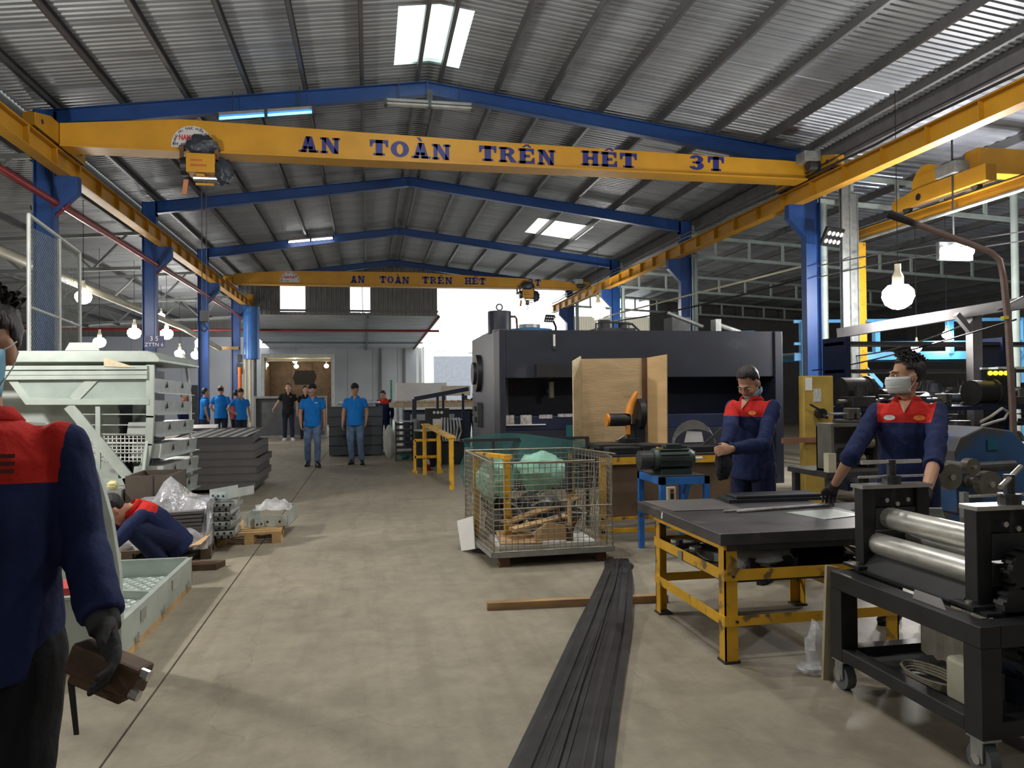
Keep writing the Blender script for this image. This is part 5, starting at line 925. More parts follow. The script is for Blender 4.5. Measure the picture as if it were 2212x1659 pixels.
MASKB = mat('blue face mask', (.20, .45, .62), .8, 0, .05); MASKW = mat('white face mask', (.62, .65, .66), .8, 0, .05); EYEW = mat('eye white', (.7, .68, .65), .3, 0, 0); IRIS = mat('dark iris', (.02, .012, .01), .2, 0, 0); LIP = mat('lips', (.36, .14, .11), .5, 0, 0)
LOGO = mat('white badge', (.8, .8, .78), .6, 0, 0); LOGOD = mat('dark badge print', (.10, .015, .015), .7, 0, 0); LOGOO = mat('orange badge print', (.7, .2, .03), .6, 0, 0)
def remesh(mb, voxel, it, name, m, parent, amp=0., fr=9., seed=0, cuts=None, classify=None):
    me = bpy.data.meshes.new('t'); me.from_pydata(mb.v, [], mb.f); o = bpy.data.objects.new('t', me); COL.objects.link(o)
    r = o.modifiers.new('r', 'REMESH'); r.mode = 'VOXEL'; r.voxel_size = voxel; r.adaptivity = 0
    s = o.modifiers.new('s', 'SMOOTH'); s.factor = .5; s.iterations = it
    bpy.context.view_layer.update(); out = bpy.data.meshes.new_from_object(o.evaluated_get(bpy.context.evaluated_depsgraph_get())); bpy.data.objects.remove(o)
    if amp:
        sv = V((seed*5.3, seed*2.1, seed)); nn = [v.normal.copy() for v in out.vertices]
        for v, n in zip(out.vertices, nn):
            q = V((v.co.x*fr, v.co.y*fr, v.co.z*fr*.55))+sv; v.co += n*(amp*(noise.noise(q)+.5*noise.noise(q*2.3)))
    if cuts:
        bm = bmesh.new(); bm.from_mesh(out)
        for co, no in cuts: bmesh.ops.bisect_plane(bm, geom=bm.verts[:]+bm.edges[:]+bm.faces[:], plane_co=co, plane_no=no, dist=1e-5)
        bm.to_mesh(out); bm.free()
    out.materials.clear()
    for mm in (m if isinstance(m, (list, tuple)) else [m]): out.materials.append(mm)
    if classify: out.polygons.foreach_set('material_index', [classify(p.center) for p in out.polygons])
    out.polygons.foreach_set('use_smooth', [True]*len(out.polygons)); out.name = name
    ob = bpy.data.objects.new(name, out); COL.objects.link(ob); ob.parent = parent
    return ob
def limb(b, pts, rads, n=14, ref=(1,0,0)):
    pts = [V(p) for p in pts]; b.tube(pts, rads, n, ref=ref)
    for p, r in ((pts[0], rads[0]), (pts[-1], rads[-1])): b.ell(p, r if not isinstance(r, (tuple, list)) else min(r), 12, 8)
def hand_geo(b, w, d, n, side, curl=.5, spread=1., sc=1.):
    """w wrist, d forearm direction, n palm normal, side = +1 thumb towards s"""
    d = V(d).normalized(); n = V(n); n = (n-d*n.dot(d)).normalized(); s = d.cross(n)*side
    b.tube([w, w+d*.03*sc, w+d*.075*sc, w+d*.095*sc], [(.028*sc, .022*sc), (.036*sc, .019*sc), (.043*sc, .017*sc), (.040*sc, .013*sc)], 12, ref=s)
    for k, (o, L) in enumerate(((.033, .072), (.011, .082), (-.011, .077), (-.032, .060))):
        p = w+d*.088*sc+s*(o*sc*spread); pts = [p]; a = 0
        for q in range(3): a += curl*(.7+.25*q); p = p+(d*math.cos(a)+n*math.sin(a)+s*(o*1.2*(spread-1)))*(L/3*sc); pts.append(p)
        b.tube(pts, [.0095*sc, .009*sc, .0085*sc, .007*sc], 8, ref=s); b.ell(pts[-1], .007*sc, 8, 6)
    p = w+d*.028*sc+s*.030*sc; t = (d*.65+s*.65+n*.35).normalized(); t2 = (d*.85+s*.15+n*(.3+.4*curl)).normalized()
    b.tube([p, p+t*.032*sc, p+t*.032*sc+t2*.034*sc], [.014*sc, .011*sc, .008*sc], 8); b.ell(p+t*.032*sc+t2*.034*sc, .008*sc, 8, 6)
STD = dict(pel=(0,0,.93), chest=(0,-.005,1.22), neck=(0,.012,1.425), head=(0,-.014,1.588), shL=(.178,.005,1.362), shR=(-.178,.005,1.362), elL=(.245,.02,1.10), elR=(-.245,.02,1.10), wrL=(.255,-.04,.86), wrR=(-.255,-.04,.86),
           hipL=(.09,0,.90), hipR=(-.09,0,.90), knL=(.10,-.015,.485), knR=(-.10,-.015,.485), anL=(.105,.02,.085), anR=(-.105,.02,.085))
def person(label, loc, rz_, H=1.70, pose={}, world={}, top='work', topm=None, bot=None, sleeve='long', skin=None, hair='short', hairm=None, mask=None, yaw=0., pitch=0., voxel=.012, gloves=(), shoes=None, curl=.5, group=None, hem=.80, palm=None, legs=True, badge=None, cap=None, glasses=False, open_collar=True, belly=0., hairtuft=0, seam=.172):
    R_ = Matrix.Rotation(rz_, 3, 'Z'); k = H/1.70; t = thing('person', label, 'person', loc, rz_, group)
    J = {n: V(v)*k for n, v in STD.items()}
    for n, v in pose.items(): J[n] = V(v)*k
    for n, v in world.items(): J[n] = R_.transposed() @ (V(v)-V(loc))
    sx = (J['shL']-J['shR']).normalized(); skin = skin or SKIN; topm = topm or NJ; bot = bot or NJ2; hairm = hairm or HAIR
    pel, ch, nk = J['pel'], J['chest'], J['neck']; upv = (nk-ch).normalized(); seed = int(abs(loc[0])*13+abs(loc[1])*7) % 50
    tor = [pel-(ch-pel).normalized()*.09*k, pel, pel.lerp(ch, .45), ch, ch.lerp(nk, .55), nk-upv*.03*k, nk]
    trad = [(.11, .095), (.155, .112+belly), (.140, .100+belly), (.158, .112), (.170, .105), (.105, .075), (.058, .058)]
    hd = J['head']; HM = Matrix.Rotation(yaw, 3, 'Z') @ Matrix.Rotation(pitch, 3, 'X')
    hp = lambda x, y, z: hd + (HM @ V((x, y, z)))*k*1.02
    # --- body: one continuous skin
    b = MB(); b.tube(tor, [(a*k*.93, e*k*.93) for a, e in trad], 18, ref=sx); b.ell(tor[0], .07*k, 12, 8)
    limb(b, [nk-upv*.04*k, nk+(hd-nk)*.5, hp(0, .02, -.04)], [.058*k, .052*k, .055*k])
    for s, c in (('L', 1), ('R', -1)):
        sh, el, wr = J['sh'+s], J['el'+s], J['wr'+s]
        limb(b, [nk.lerp(sh, .4)-upv*.055*k, sh-upv*.01*k, sh.lerp(el, .5), el], [.035*k, .044*k, .042*k, .038*k]); limb(b, [el, el.lerp(wr, .35), wr], [.038*k, .037*k, .026*k])
        hi, kn, an = J['hip'+s], J['kn'+s], J['an'+s]
        limb(b, [hi, hi.lerp(kn, .5), kn, kn.lerp(an, .35), an], [.082*k, .07*k, .05*k, .05*k, .034*k])
        pn = R_.transposed() @ V(palm[s]) if palm and s in palm else V((-c, 0, 0))
        if s not in gloves: hand_geo(b, wr, wr-el, pn, -c if True else c, curl, 1., k)
    b.ell(hp(0, .018, .035), (.074*k, .094*k, .092*k), 16, 12, HM); b.ell(hp(0, -.022, -.03), (.064*k, .070*k, .085*k), 16, 12, HM); b.ell(hp(0, -.055, -.088), (.036*k, .032*k, .028*k), 12, 8, HM); b.ell(hp(0, .0, -.055), (.058*k, .055*k, .05*k), 12, 8, HM)
    b.tube([hp(0, -.090, .012), hp(0, -.106, -.018), hp(0, -.112, -.034)], [.009*k, .013*k, .016*k], 8); b.ell(hp(0, -.098, -.038), (.02*k, .014*k, .011*k), 8, 6, HM); b.ell(hp(0, -.082, .024), (.052*k, .016*k, .010*k), 12, 6, HM)
    for c in (-1, 1): b.ell(hp(c*.076, .012, -.012), (.012*k, .022*k, .033*k), 10, 8, HM); b.ell(hp(c*.04, -.068, -.03), (.022*k, .02*k, .022*k), 8, 6, HM)
    remesh(b, voxel, 4 if voxel < .009 else 2, 'body', skin, t)
    # --- face
    for c in (-1, 1):
        e = part_local('eye', EYEW, t, lambda q: q.ell(hp(c*.031, -.081, .002), (.014*k, .009*k, .0075*k), 10, 8, HM)); part_local('iris', IRIS, e, lambda q: q.ell(hp(c*.031, -.0875, .002), .0062*k, 8, 6))
        part_local('eyebrow', hairm, t, lambda q: q.tube([hp(c*.014, -.097, .022), hp(c*.032, -.094, .028), hp(c*.05, -.082, .022)], [.004*k, .005*k, .003*k], 6))
    if not mask: part_local('mouth', LIP, t, lambda q: q.ell(hp(0, -.087, -.066), (.023*k, .010*k, .007*k), 10, 6, HM))
    # --- hair
    if hair:
        q = MB(); q.ell(hp(0, .02, .04), (.083*k, .104*k, .103*k), 26, 18, HM); iv = HM.transposed()
        keep = []
        for v in q.v:
            l = iv @ (v-hd)/(k*1.02); x, y, z = l
            line = .085 if y < -.045 else (.035 if y < .0 else (.0 if y < .03 else -.055))
            if hair == 'balding': line = -.03 if y > .02 else (.03 if abs(x) > .062 and y > -.03 else .3); line = line if z < .07 else .3
            keep.append(z > line)
        fs = [f for f in q.f if all(keep[i] for i in f)]
        me = bpy.data.meshes.new('hair'); me.from_pydata(q.v, [], fs); bm = bmesh.new(); bm.from_mesh(me)
        bmesh.ops.delete(bm, geom=[v for v in bm.verts if not v.link_faces], context='VERTS')
        for v in bm.verts: v.co += v.normal*(.006*k*noise.noise(v.co*40+V((seed, 0, 0))))
        bm.to_mesh(me); bm.free(); me.materials.append(hairm); me.polygons.foreach_set('use_smooth', [True]*len(me.polygons))
        ho = bpy.data.objects.new('hair', me); COL.objects.link(ho); ho.parent = t; sm = ho.modifiers.new('s', 'SOLIDIFY'); sm.thickness = .016*k; sm.offset = -1
        if hairtuft:
            rr2 = random.Random(seed); q = MB()
            for i in range(hairtuft):
                th = rr2.uniform(0, 2*PI); ph = rr2.uniform(0, 1.15); dv = V((math.sin(ph)*math.cos(th), math.sin(ph)*math.sin(th)*1.1, math.cos(ph)))
                if dv.y < -.6: dv.z += .35
                base = V((dv.x*.078, .02+dv.y*.098, .045+dv.z*.096)); dr = (dv*.6+V((rr2.uniform(-.5, .5), rr2.uniform(-.9, .1), rr2.uniform(-.1, .2)))).normalized()
                q.tube([hp(*base), hp(*(base+dr*.022)), hp(*(base+dr*.034+V((0, -.006, -.006))))], [.009*k, .006*k, .001], 4)
            q.build('hair_tuft', hairm, None, smooth=True).parent = t
    if cap: part_local('cap', cap, t, lambda q: (q.ell(hp(0, .015, .055), (.086*k, .106*k, .082*k), 18, 10, HM), q.ell(hp(0, -.10, .062), (.066*k, .055*k, .010*k), 14, 6, HM)), smooth=True)
    if glasses: part_local('glasses', SHOE, t, lambda q: [q.tube([hp(c*.031+.024*math.cos(a*PI/8), -.099, .002+.019*math.sin(a*PI/8)) for a in range(17)], .0025*k, 5) for c in (-1, 1)]+[q.tube([hp(c*.054, -.097, .008), hp(c*.08, 0, .008)], .0025*k, 5) for c in (-1, 1)])
    if mask:
        mm, low = mask; dz = -.055 if low else 0
        q = MB(); q.add([hp(math.sin(a*PI/2/6*.92)*.076*(1-.28*max(0, zz-.45)), -math.cos(a*PI/2/6*.92)*(.140-.016*abs(zz-.35)*2)+.010+(.045 if low else 0), -.005+dz-(.05 if low else .102)*zz) for zz in (0, .2, .4, .6, .8, 1) for a in range(-6, 7)], [(r*13+i, r*13+i+1, r*13+14+i, r*13+13+i) for r in range(5) for i in range(12)])
        mo_ = q.build('face_mask', mm, None, smooth=True); mo_.parent = t; s_ = mo_.modifiers.new('s', 'SOLIDIFY'); s_.thickness = .003
        for r in range(3): part_local('mask_pleat', mm, mo_, lambda q: q.tube([hp(math.sin(a*PI/2/6*.85)*.074, -math.cos(a*PI/2/6*.85)*.139+.010+(.045 if low else 0), -.022+dz-(.010 if low else .024)*r) for a in range(-5, 6)], .0025*k, 5))
        for c in (-1, 1): part_local('mask_strap', MASKW, mo_, lambda q: (q.tube([hp(c*.072, -.02, -.012+dz), hp(c*.083, .0, .0), hp(c*.084, .025, .012)], .0016*k, 5), q.tube([hp(c*.070, -.02, -.09+dz), hp(c*.083, .01, -.045), hp(c*.084, .03, -.01)], .0016*k, 5)))
    # --- clothes
    g = .016*k
    b = MB(); lowp = pel+(pel-ch).normalized()*(pel.z/k-hem if abs((ch-pel).normalized().z) > .8 else .12)*k
    b.tube([lowp, pel, pel.lerp(ch, .45), ch, ch.lerp(nk, .55), nk-upv*.028*k, nk+upv*.004*k], [((a+.018)*k, (e+.022)*k) for a, e in [(.165, .128+belly), (.158, .122+belly), (.148, .112+belly), (.160, .116), (.172, .108), (.108, .080), (.058, .060)]], 20, ref=sx)
    for s in 'LR':
        sh, el, wr = J['sh'+s], J['el'+s], J['wr'+s]
        end = {'long': 1., 'rolled': .12, 'short': -.45}[sleeve]
        limb(b, [nk.lerp(sh, .45)-upv*.05*k, sh-upv*.006*k, sh.lerp(el, .5)], [.060*k, .060*k, .059*k])
        if end < 0: b.tube([sh, sh.lerp(el, .35), sh.lerp(el, .62)], [.060*k, .062*k, .062*k], 14)
        else:
            limb(b, [sh-upv*.006*k, sh.lerp(el, .6), el], [.060*k, .058*k, .056*k]); b.tube([el, el.lerp(wr, max(.1, end*.55)), el.lerp(wr, max(.12, end*.97))], [.057*k, .053*k if end > .5 else .058*k, .045*k if end > .5 else .056*k], 14)
    if top == 'work':
        yz = ch.lerp(nk, .30); cuts = [(yz, upv), (nk+sx*seam*k, (sx+upv*-.12).normalized()), (nk-sx*seam*k, (sx+upv*.12).normalized())]
        def cl(c):
            dd = c-nk; return 1 if (c-yz).dot(upv) > 0 and dd.dot((sx-upv*.12).normalized()) < seam*k and dd.dot((-sx-upv*.12).normalized()) < seam*k else 0
        remesh(b, voxel*.9, 3, 'shirt', [topm, RJ], t, .010*k, 11, seed, cuts, cl); colm = RJ
    else: remesh(b, voxel*.9, 3, 'shirt', topm, t, .007*k, 10, seed); colm = topm
    fwd = sx.cross(upv).normalized()*-1
    if fwd.dot(V((0,-1,0))) < 0 and abs(rz_) < 9: fwd = -fwd
    q = MB(); n_ = 17; vs = []
    for r, (rad, h) in enumerate(((.066, -.014), (.073, .024), (.092, -.004))):
        for i in range(n_):
            a = -PI/2+ (.35 + (2*PI-.70)*i/(n_-1)); o = sx*(math.cos(a)*rad*k)-fwd*(math.sin(a)*rad*k*1.02); vs.append(nk+o+upv*(h*k-(.03*k if i in (0, n_-1) else 0))-fwd*.0)
    q.add(vs, [(r*n_+i, r*n_+i+1, r*n_+n_+i+1, r*n_+n_+i) for r in range(2) for i in range(n_-1)]); co = q.build('collar', colm, None, smooth=True); co.parent = t; s_ = co.modifiers.new('s', 'SOLIDIFY'); s_.thickness = .005
    if open_collar: part_local('open_neck', skin, t, lambda q: q.add([nk+fwd*.088*k-sx*.036*k+upv*.0*k, nk+fwd*.088*k+sx*.036*k, ch.lerp(nk, .58)+fwd*.146*k, nk.lerp(ch, .14)+fwd*.118*k], [(0, 3, 1), (0, 2, 3), (3, 2, 1)]))
    chf = ch.lerp(nk, .42)+fwd*.128*k
    if badge == 'work':
        for c, mm in ((-1, LOGO), (1, LOGOO)):
            p0 = chf+sx*(c*.085*k)+upv*.005*k+fwd*.014*k; part_local('badge', mm, t, lambda q: q.quad(*[p0+sx*(.034*k*math.cos(a*PI/8))+upv*(.017*k*math.sin(a*PI/8))-fwd*(.01*abs(math.cos(a*PI/8))*k) for a in range(16)]))
    elif badge == 'near':
        p0 = chf+sx*.075*k+upv*.01*k+fwd*.012*k
        for j in range(3): part_local('badge', LOGOD, t, lambda q: q.quad(*[p0+sx*((i-.5)*.10*k+(.0 if j else .0))+upv*((z_+j*.016-.012)*k)-fwd*((.012 if i else -.002)*k) for i, z_ in ((0, 0), (1, 0), (1, .009), (0, .009))]))
        part_local('badge_emblem', LOGOD, t, lambda q: q.ell(p0-sx*.07*k+upv*.012*k+fwd*.012*k, (.018*k, .006*k, .018*k), 10, 6))
    elif badge: part_local('badge', badge, t, lambda q: q.quad(*[chf+sx*(.075*k+i*.03*k)+upv*(z_*.007*k)+fwd*(.012-abs(i)*.006)*k for i, z_ in ((-1, -1), (1, -1), (1, 1), (-1, 1))]))
    if top == 'work' and voxel < .009:
        for i in range(5): part_local('button', NJ, t, lambda q: q.ell(ch.lerp(nk, .5)-(nk-pel).normalized()*(.09*i)*k+fwd*(.133 if i else .120)*k, .006*k, 8, 6))
    if legs:
        b = MB(); b.tube([pel+(ch-pel).normalized()*.05*k, pel, pel-(ch-pel).normalized()*.07*k], [(.15*k, .11*k), (.165*k, (.122+belly*.5)*k), (.15*k, .115*k)], 18, ref=sx); b.ell(pel-(ch-pel).normalized()*.085*k, (.13*k, .10*k, .085*k))
        for s in 'LR':
            hi, kn, an = J['hip'+s], J['kn'+s], J['an'+s]
            limb(b, [hi, hi.lerp(kn, .5), kn], [.098*k, .088*k, .070*k]); b.tube([kn, kn.lerp(an, .4), an+V((0,0,.01))*k], [.070*k, .068*k, .062*k], 14); b.ell(kn, .07*k, 12, 8)
        remesh(b, voxel, 3, 'trousers', bot, t, .008*k, 8, seed+3)
        for s, c in (('L', 1), ('R', -1)):
            an = J['an'+s]; kn = J['kn'+s]; f = V((kn.x-an.x, kn.y-an.y, 0)); f = V((c*.2, -1, 0)).normalized()
            q = MB(); q.tube([an+V((0,0,-.01))-f*.075*k, an+V((0,0,-.03*k))-f*.05*k, an+V((0,0,-.035*k))+f*.04*k, an+V((0,0,-.048*k))+f*.12*k, an+V((0,0,-.056*k))+f*.185*k], [(.032*k, .04*k), (.042*k, .055*k), (.044*k, .050*k), (.046*k, .034*k), (.03*k, .024*k)], 14, ref=(1,0,0)); q.ell(an+f*.17*k+V((0,0,-.056*k)), (.038*k, .038*k, .026*k))
            for i, v in enumerate(q.v): v.z = max(v.z, an.z-.083*k)
            so = q.build('shoe', shoes or SHOE, None, smooth=True); so.parent = t
            part_local('sole', WSHOE if shoes is WSHOE else RUBBER, so, lambda q: q.prism([an+V((0,0,-.085*k))+f*(u*k)+V((f.y, -f.x, 0))*(w*k) for u, w in ((-.085, -.03), (-.085, .03), (.02, .045), (.13, .047), (.2, .022), (.2, -.022), (.13, -.047), (.02, -.045))], (0, 0, .022*k)))
    for s in gloves:
        c = 1 if s == 'L' else -1; el, wr = J['el'+s], J['wr'+s]; pn = R_.transposed() @ V(palm[s]) if palm and s in palm else V((-c, 0, 0))
        q = MB(); hand_geo(q, wr, wr-el, pn, -c, curl, 1.08, k*1.10); q.tube([wr-(wr-el).normalized()*.05*k, wr+(wr-el).normalized()*.03*k], [.037*k, .034*k], 14)
        remesh(q, .0045 if voxel < .009 else .008, 2, 'glove', GLOVE, t, .002, 40, seed)
    return t
def part_local(name, m, parent, fn, smooth=True):
    """part given in its thing's local coordinates"""
    b = MB(); fn(b); o = b.build(name, m, None, smooth=smooth); o.parent = parent; return o
# --- near man walking past on the left
hl = P(222, 1335, Y=1.87)
nm = person('person in red and navy workwear and blue mask carrying a block', (-.885, 1.95, 0), .05, 1.73, pose=dict(anR=(-.11, .16, .10), knR=(-.10, .02, .49), anL=(.105, -.14, .085), knL=(.10, -.10, .485)), world=dict(elL=tuple(P(180, 1165, Y=1.99)), wrL=tuple(hl)), bot=BLT, mask=(MASKB, False), yaw=-.22, pitch=.05, voxel=.0075, gloves=('L', 'R'), badge='near', curl=.42, palm={'L': (-.85, -.45, .1), 'R': (1, 0, 0)}, hem=.86, seam=.20, hairtuft=150)
bk = thing('steel_casting', 'rusty brown cast block gripped in the gloved hand', 'casting', tuple(P(240, 1480, Y=1.80)))
CAST = mat('rusty brown casting', (.085, .05, .028), .65, .2, .35, 14, wear=(.30, .25, .16), wearamt=.35)
Mb = Matrix.Rotation(.35, 3, 'Y') @ Matrix.Rotation(-.3, 3, 'Z'); cc = P(236, 1442, Y=1.84)
part('block_body', CAST, bk, lambda b: b.box(cc, (.165, .07, .068), Mb), bevel=.008); part('block_lip', CAST, bk, lambda b: b.box(cc+Mb @ V((.0, 0, -.042)), (.13, .06, .02), Mb), bevel=.004)
for q in (-.02, .022): part('block_stud', STEEL, bk, lambda b: b.cyl(cc+Mb @ V((.08, -.02+q*.3, q)), cc+Mb @ V((.10, -.02+q*.3, q)), .012, 10)); 
part('strap_end', BLACK, bk, lambda b: b.prism([cc+Mb @ V((-.062, -.03, -.05)), cc+Mb @ V((-.045, -.03, -.05)), cc+V((-.052, -.03, -.13)), cc+V((-.062, -.03, -.13))], (0, .004, 0)))
# --- man at the yellow table
person('person in white mask and red yoke jacket reaching over the table', (3.42, 4.42, 0), -.78, 1.70, world=dict(elR=tuple(P(1838, 985, Y=4.38)), wrR=(3.10, 4.74, .845), elL=tuple(P(2018, 1000, Y=4.0)), wrL=tuple(P(1998, 1072, Y=3.78))), sleeve='rolled', mask=(MASKW, False), yaw=-1.0, pitch=.02, voxel=.008, gloves=('L', 'R'), badge='work', curl=.45, palm={'R': (-.2, -.2, -1), 'L': (-.8, .5, 0)}, hairtuft=150)
pl_ = tag(part('steel_piece', GALV, None, lambda b: b.prism([P(1960, 1098, Y=3.70), P(2035, 1098, Y=3.62), P(2042, 1122, Y=3.62), P(2010, 1122, Y=3.68)], (0, .004, .003))), 'small bright sheet piece held in the gloved hand', 'sheet')
# --- man looking down at the bench
person('person in navy jacket with red yoke looking down at their hands', (3.03, 5.72, 0), -1.02, 1.72, pose=dict(head=(0, -.055, 1.545), chest=(0, -.02, 1.22), neck=(0, -.01, 1.415)), world=dict(elR=tuple(P(1578, 925, Y=5.45)), wrR=tuple(P(1566, 965, Y=5.33)), elL=tuple(P(1648, 962, Y=5.36)), wrL=tuple(P(1580, 970, Y=5.26))), mask=(MASKB, True), yaw=.05, pitch=.62, voxel=.009, gloves=('R',), badge='work', curl=.75, palm={'R': (.3, .6, -.5), 'L': (-.3, .7, -.3)})
ho = thing('work_cloth', 'black bundle of cloth and tool held by the bench worker', 'cloth', P(1562, 985, Y=5.28)); c = P(1562, 1000, Y=5.28)
part('cloth_drape', mat('black cloth', (.012, .013, .02)), ho, lambda b: blob(b, (c.x, c.y, c.z), (.06, .05, .13), amp=.4, seed=31), smooth=True)
# --- crouching worker behind the cart
person('person crouched with head down working behind the galvanised cart', (-1.80, 6.86, 0), -1.15, 1.68, pose=dict(pel=(0, .16, .30), chest=(0, .03, .46), neck=(0, -.13, .59), head=(0, -.27, .59), shL=(.18, -.09, .55), shR=(-.18, -.09, .55), elL=(.26, -.28, .38), elR=(-.26, -.3, .38), wrL=(.14, -.46, .26), wrR=(-.14, -.48, .26), hipL=(.1, .14, .30), hipR=(-.1, .14, .30), knL=(.2, -.16, .46), knR=(-.2, -.14, .44), anL=(.14, .1, .085), anR=(-.14, .1, .085)), pitch=1.0, yaw=-.2, voxel=.009, gloves=())
# --- visitors in blue polos
person('person in blue polo, black cap and jeans walking in the aisle', (-1.158, 16.66, 0), .07, 1.73, pose=dict(anL=(.09, -.18, .10), knL=(.09, -.12, .49), anR=(-.10, .14, .09), knR=(-.10, .04, .49), wrL=(.24, .02, .87), wrR=(-.23, -.12, .88)), top='polo', topm=POLO, bot=JEAN, sleeve='short', cap=mat('black cap', (.012, .012, .014), .8), yaw=.0, voxel=.013, badge=LOGO, hem=.83)
person('person in blue polo and jeans with dark cap and glasses standing', (-.286, 16.95, 0), -.12, 1.73, pose=dict(anL=(.14, -.05, .085), anR=(-.08, .05, .085), wrL=(.22, .05, .90), elL=(.24, .06, 1.12)), top='polo', topm=POLO, bot=JEAN, sleeve='short', cap=mat('black cap', (.012, .012, .014), .8), glasses=True, yaw=.3, voxel=.013, hem=.83, belly=.03)
person('tall person in black polo and dark trousers holding one arm out', (-2.62, 26.45, 0), .06, 1.88, pose=dict(elR=(-.30, -.02, 1.14), wrR=(-.40, -.16, .98), anL=(.12, -.06, .085)), top='polo', topm=BPOLO, bot=DJEAN, sleeve='short', skin=SKINL, hairm=HAIRB, shoes=WSHOE, voxel=.015, badge=LOGOO, pitch=-.1)
person('bearded person in black tee behind the walking visitor', (-2.15, 27.4, 0), .15, 1.80, top='polo', topm=BPOLO, bot=DJEAN, sleeve='short', skin=SKINL, voxel=.015, yaw=.4)
person('person in blue polo seen side on near the pale wall', (-4.75, 24.0, 0), 1.9, 1.72, top='polo', topm=POLO, bot=DJEAN, sleeve='short', voxel=.015, yaw=.3)
person('balding person in blue polo seen from behind', (-4.25, 23.7, 0), 3.0, 1.80, top='polo', topm=POLO, bot=DJEAN, sleeve='short', hair='balding', voxel=.015, belly=.02, pose=dict(elL=(.27, .06, 1.12), wrL=(.16, .02, .98)))
person('person in blue polo and headband with hand on hip', (-3.68, 23.6, 0), .45, 1.70, top='polo', topm=POLO, bot=DJEAN, sleeve='short', cap=mat('black cap', (.012, .012, .014), .8), glasses=True, voxel=.015, pose=dict(elR=(-.36, .06, 1.12), wrR=(-.19, -.04, 1.0)))
person('person in dark red shirt half hidden behind the blue polos', (-3.95, 24.5, 0), 2.6, 1.66, top='polo', topm=cloth('dark red shirt', (.28, .02, .03)), bot=DJEAN, sleeve='short', voxel=.016)
person('person in navy workwear at the edge of the drawer rack', (-5.2, 23.4, 0), 1.2, 1.62, voxel=.016)
person('person in red and navy workwear bent behind the dark crate stack', (.42, 21.6, 0), -.4, 1.64, voxel=.015, pitch=.3, pose=dict(head=(0, -.08, 1.53)))
person('person in dark clothes and orange cap bent over the cutting table', (2.9, 21.95, 0), .3, 1.66, top='polo', topm=cloth('dark jacket', (.02, .022, .03)), cap=mat('orange cap', (.5, .12, .03), .8), voxel=.015, pitch=.5, pose=dict(chest=(0, -.08, 1.2), neck=(0, -.2, 1.36), head=(0, -.29, 1.47), shL=(.18, -.17, 1.33), shR=(-.18, -.17, 1.33), elL=(.24, -.25, 1.1), elR=(-.24, -.25, 1.1), wrL=(.18, -.45, 1.0), wrR=(-.18, -.45, 1.0)))
# ================================================================ MID BACKGROUND ALONG THE AISLE
DST = mat('dark slate powder coat', (.035, .045, .055), .5, 0, .1)
lv = ['bottom', 'second', 'third', 'fourth', 'top']
for i in range(5):
    t = thing('dark_crate', f'dark slate steel crate, {lv[i]} one of the stack behind the blue polos', 'crate', (-.3, 19.7, .03+.235*i), group='dark crates')
    part('crate_shell', DST, t, lambda b: b.bx(-.95, .34, 19.2, 20.4, .03+.235*i, .255+.235*i), bevel=.006); part('crate_seam', BLACK, t, lambda b: b.bx(-.96, .35, 19.19, 20.41, .245+.235*i, .262+.235*i))
tag(part('pallet_skid', BLACK, None, lambda b: (b.bx(-.9, -.7, 19.2, 20.4, 0, .03), b.bx(.1, .3, 19.2, 20.4, 0, .03), b.bx(-.7, .1, 19.3, 19.5, 0, .03))), 'low black skid under the dark crates', 'skid')
tag(part('clear_film', FILM, None, lambda b: blob(b, (-.25, 19.8, 1.30), (.55, .45, .085), amp=.3, seed=40), smooth=True), 'grey film bundle lying on top of the dark crates', 'film')
gf = thing('grey_panel_frame', 'large grey steel panel frame standing upright', 'tray', (-2.9, 28.4, 0))  # grey panel frame, upright on the floor
part('frame_back', mat('slate sheet', (.10, .105, .115), .5), gf, lambda b: b.bx(-3.95, -1.5, 28.5, 28.52, .06, 1.42))
for a in ((-3.98, -1.48, 28.25, 28.52, 1.40, 1.48), (-3.98, -1.48, 28.25, 28.52, 0, .08), (-3.98, -3.9, 28.25, 28.52, .08, 1.40), (-1.56, -1.48, 28.25, 28.52, .08, 1.40)): part('frame_edge', mat('mid grey paint', (.26, .26, .25), .5), gf, lambda b: b.bx(*a))
ys_ = thing('yellow_trestle', 'yellow steel trestle with a long sloping rail by the press', 'trestle', (1.2, 13.8, 0))
part('trestle_rail', YELT, ys_, lambda b: b.bar((1.27, 12.0, .82), (1.04, 14.6, .93), .14, .03)); 
for x, y, z in ((1.27, 12.05, .81), (1.02, 14.4, .92), (1.3, 14.6, .92)): part('trestle_leg', YELT, ys_, lambda b: b.bx(x-.035, x+.035, y-.03, y+.03, 0, z))
part('trestle_gate', YELT, ys_, lambda b: [b.bar(p, e, .05, .05) for p, e in (((.86, 14.8, .05), (.86, 14.8, .62)), ((1.34, 14.8, .05), (1.34, 14.8, .62)), ((.86, 14.8, .62), (1.34, 14.8, .62)), ((.86, 14.8, .3), (1.34, 14.8, .3)))]); part('trestle_gate_foot', YELT, ys_, lambda b: (b.bx(.82, .90, 14.6, 15.0, 0, .05), b.bx(1.30, 1.38, 14.6, 15.0, 0, .05)))
cn = thing('traffic_cone', 'small red and white cone in the yellow trestle', 'cone', (1.12, 15.2, 0)); part('cone_body', RED, cn, lambda b: b.lathe([(.12, 0), (.12, .02), (.08, .03), (.02, .34)], (1.12, 15.2, 0), 16), smooth=True); part('cone_band', WHITE, cn, lambda b: b.lathe([(.066, .12), (.044, .22)], (1.12, 15.2, 0), 16), smooth=True)
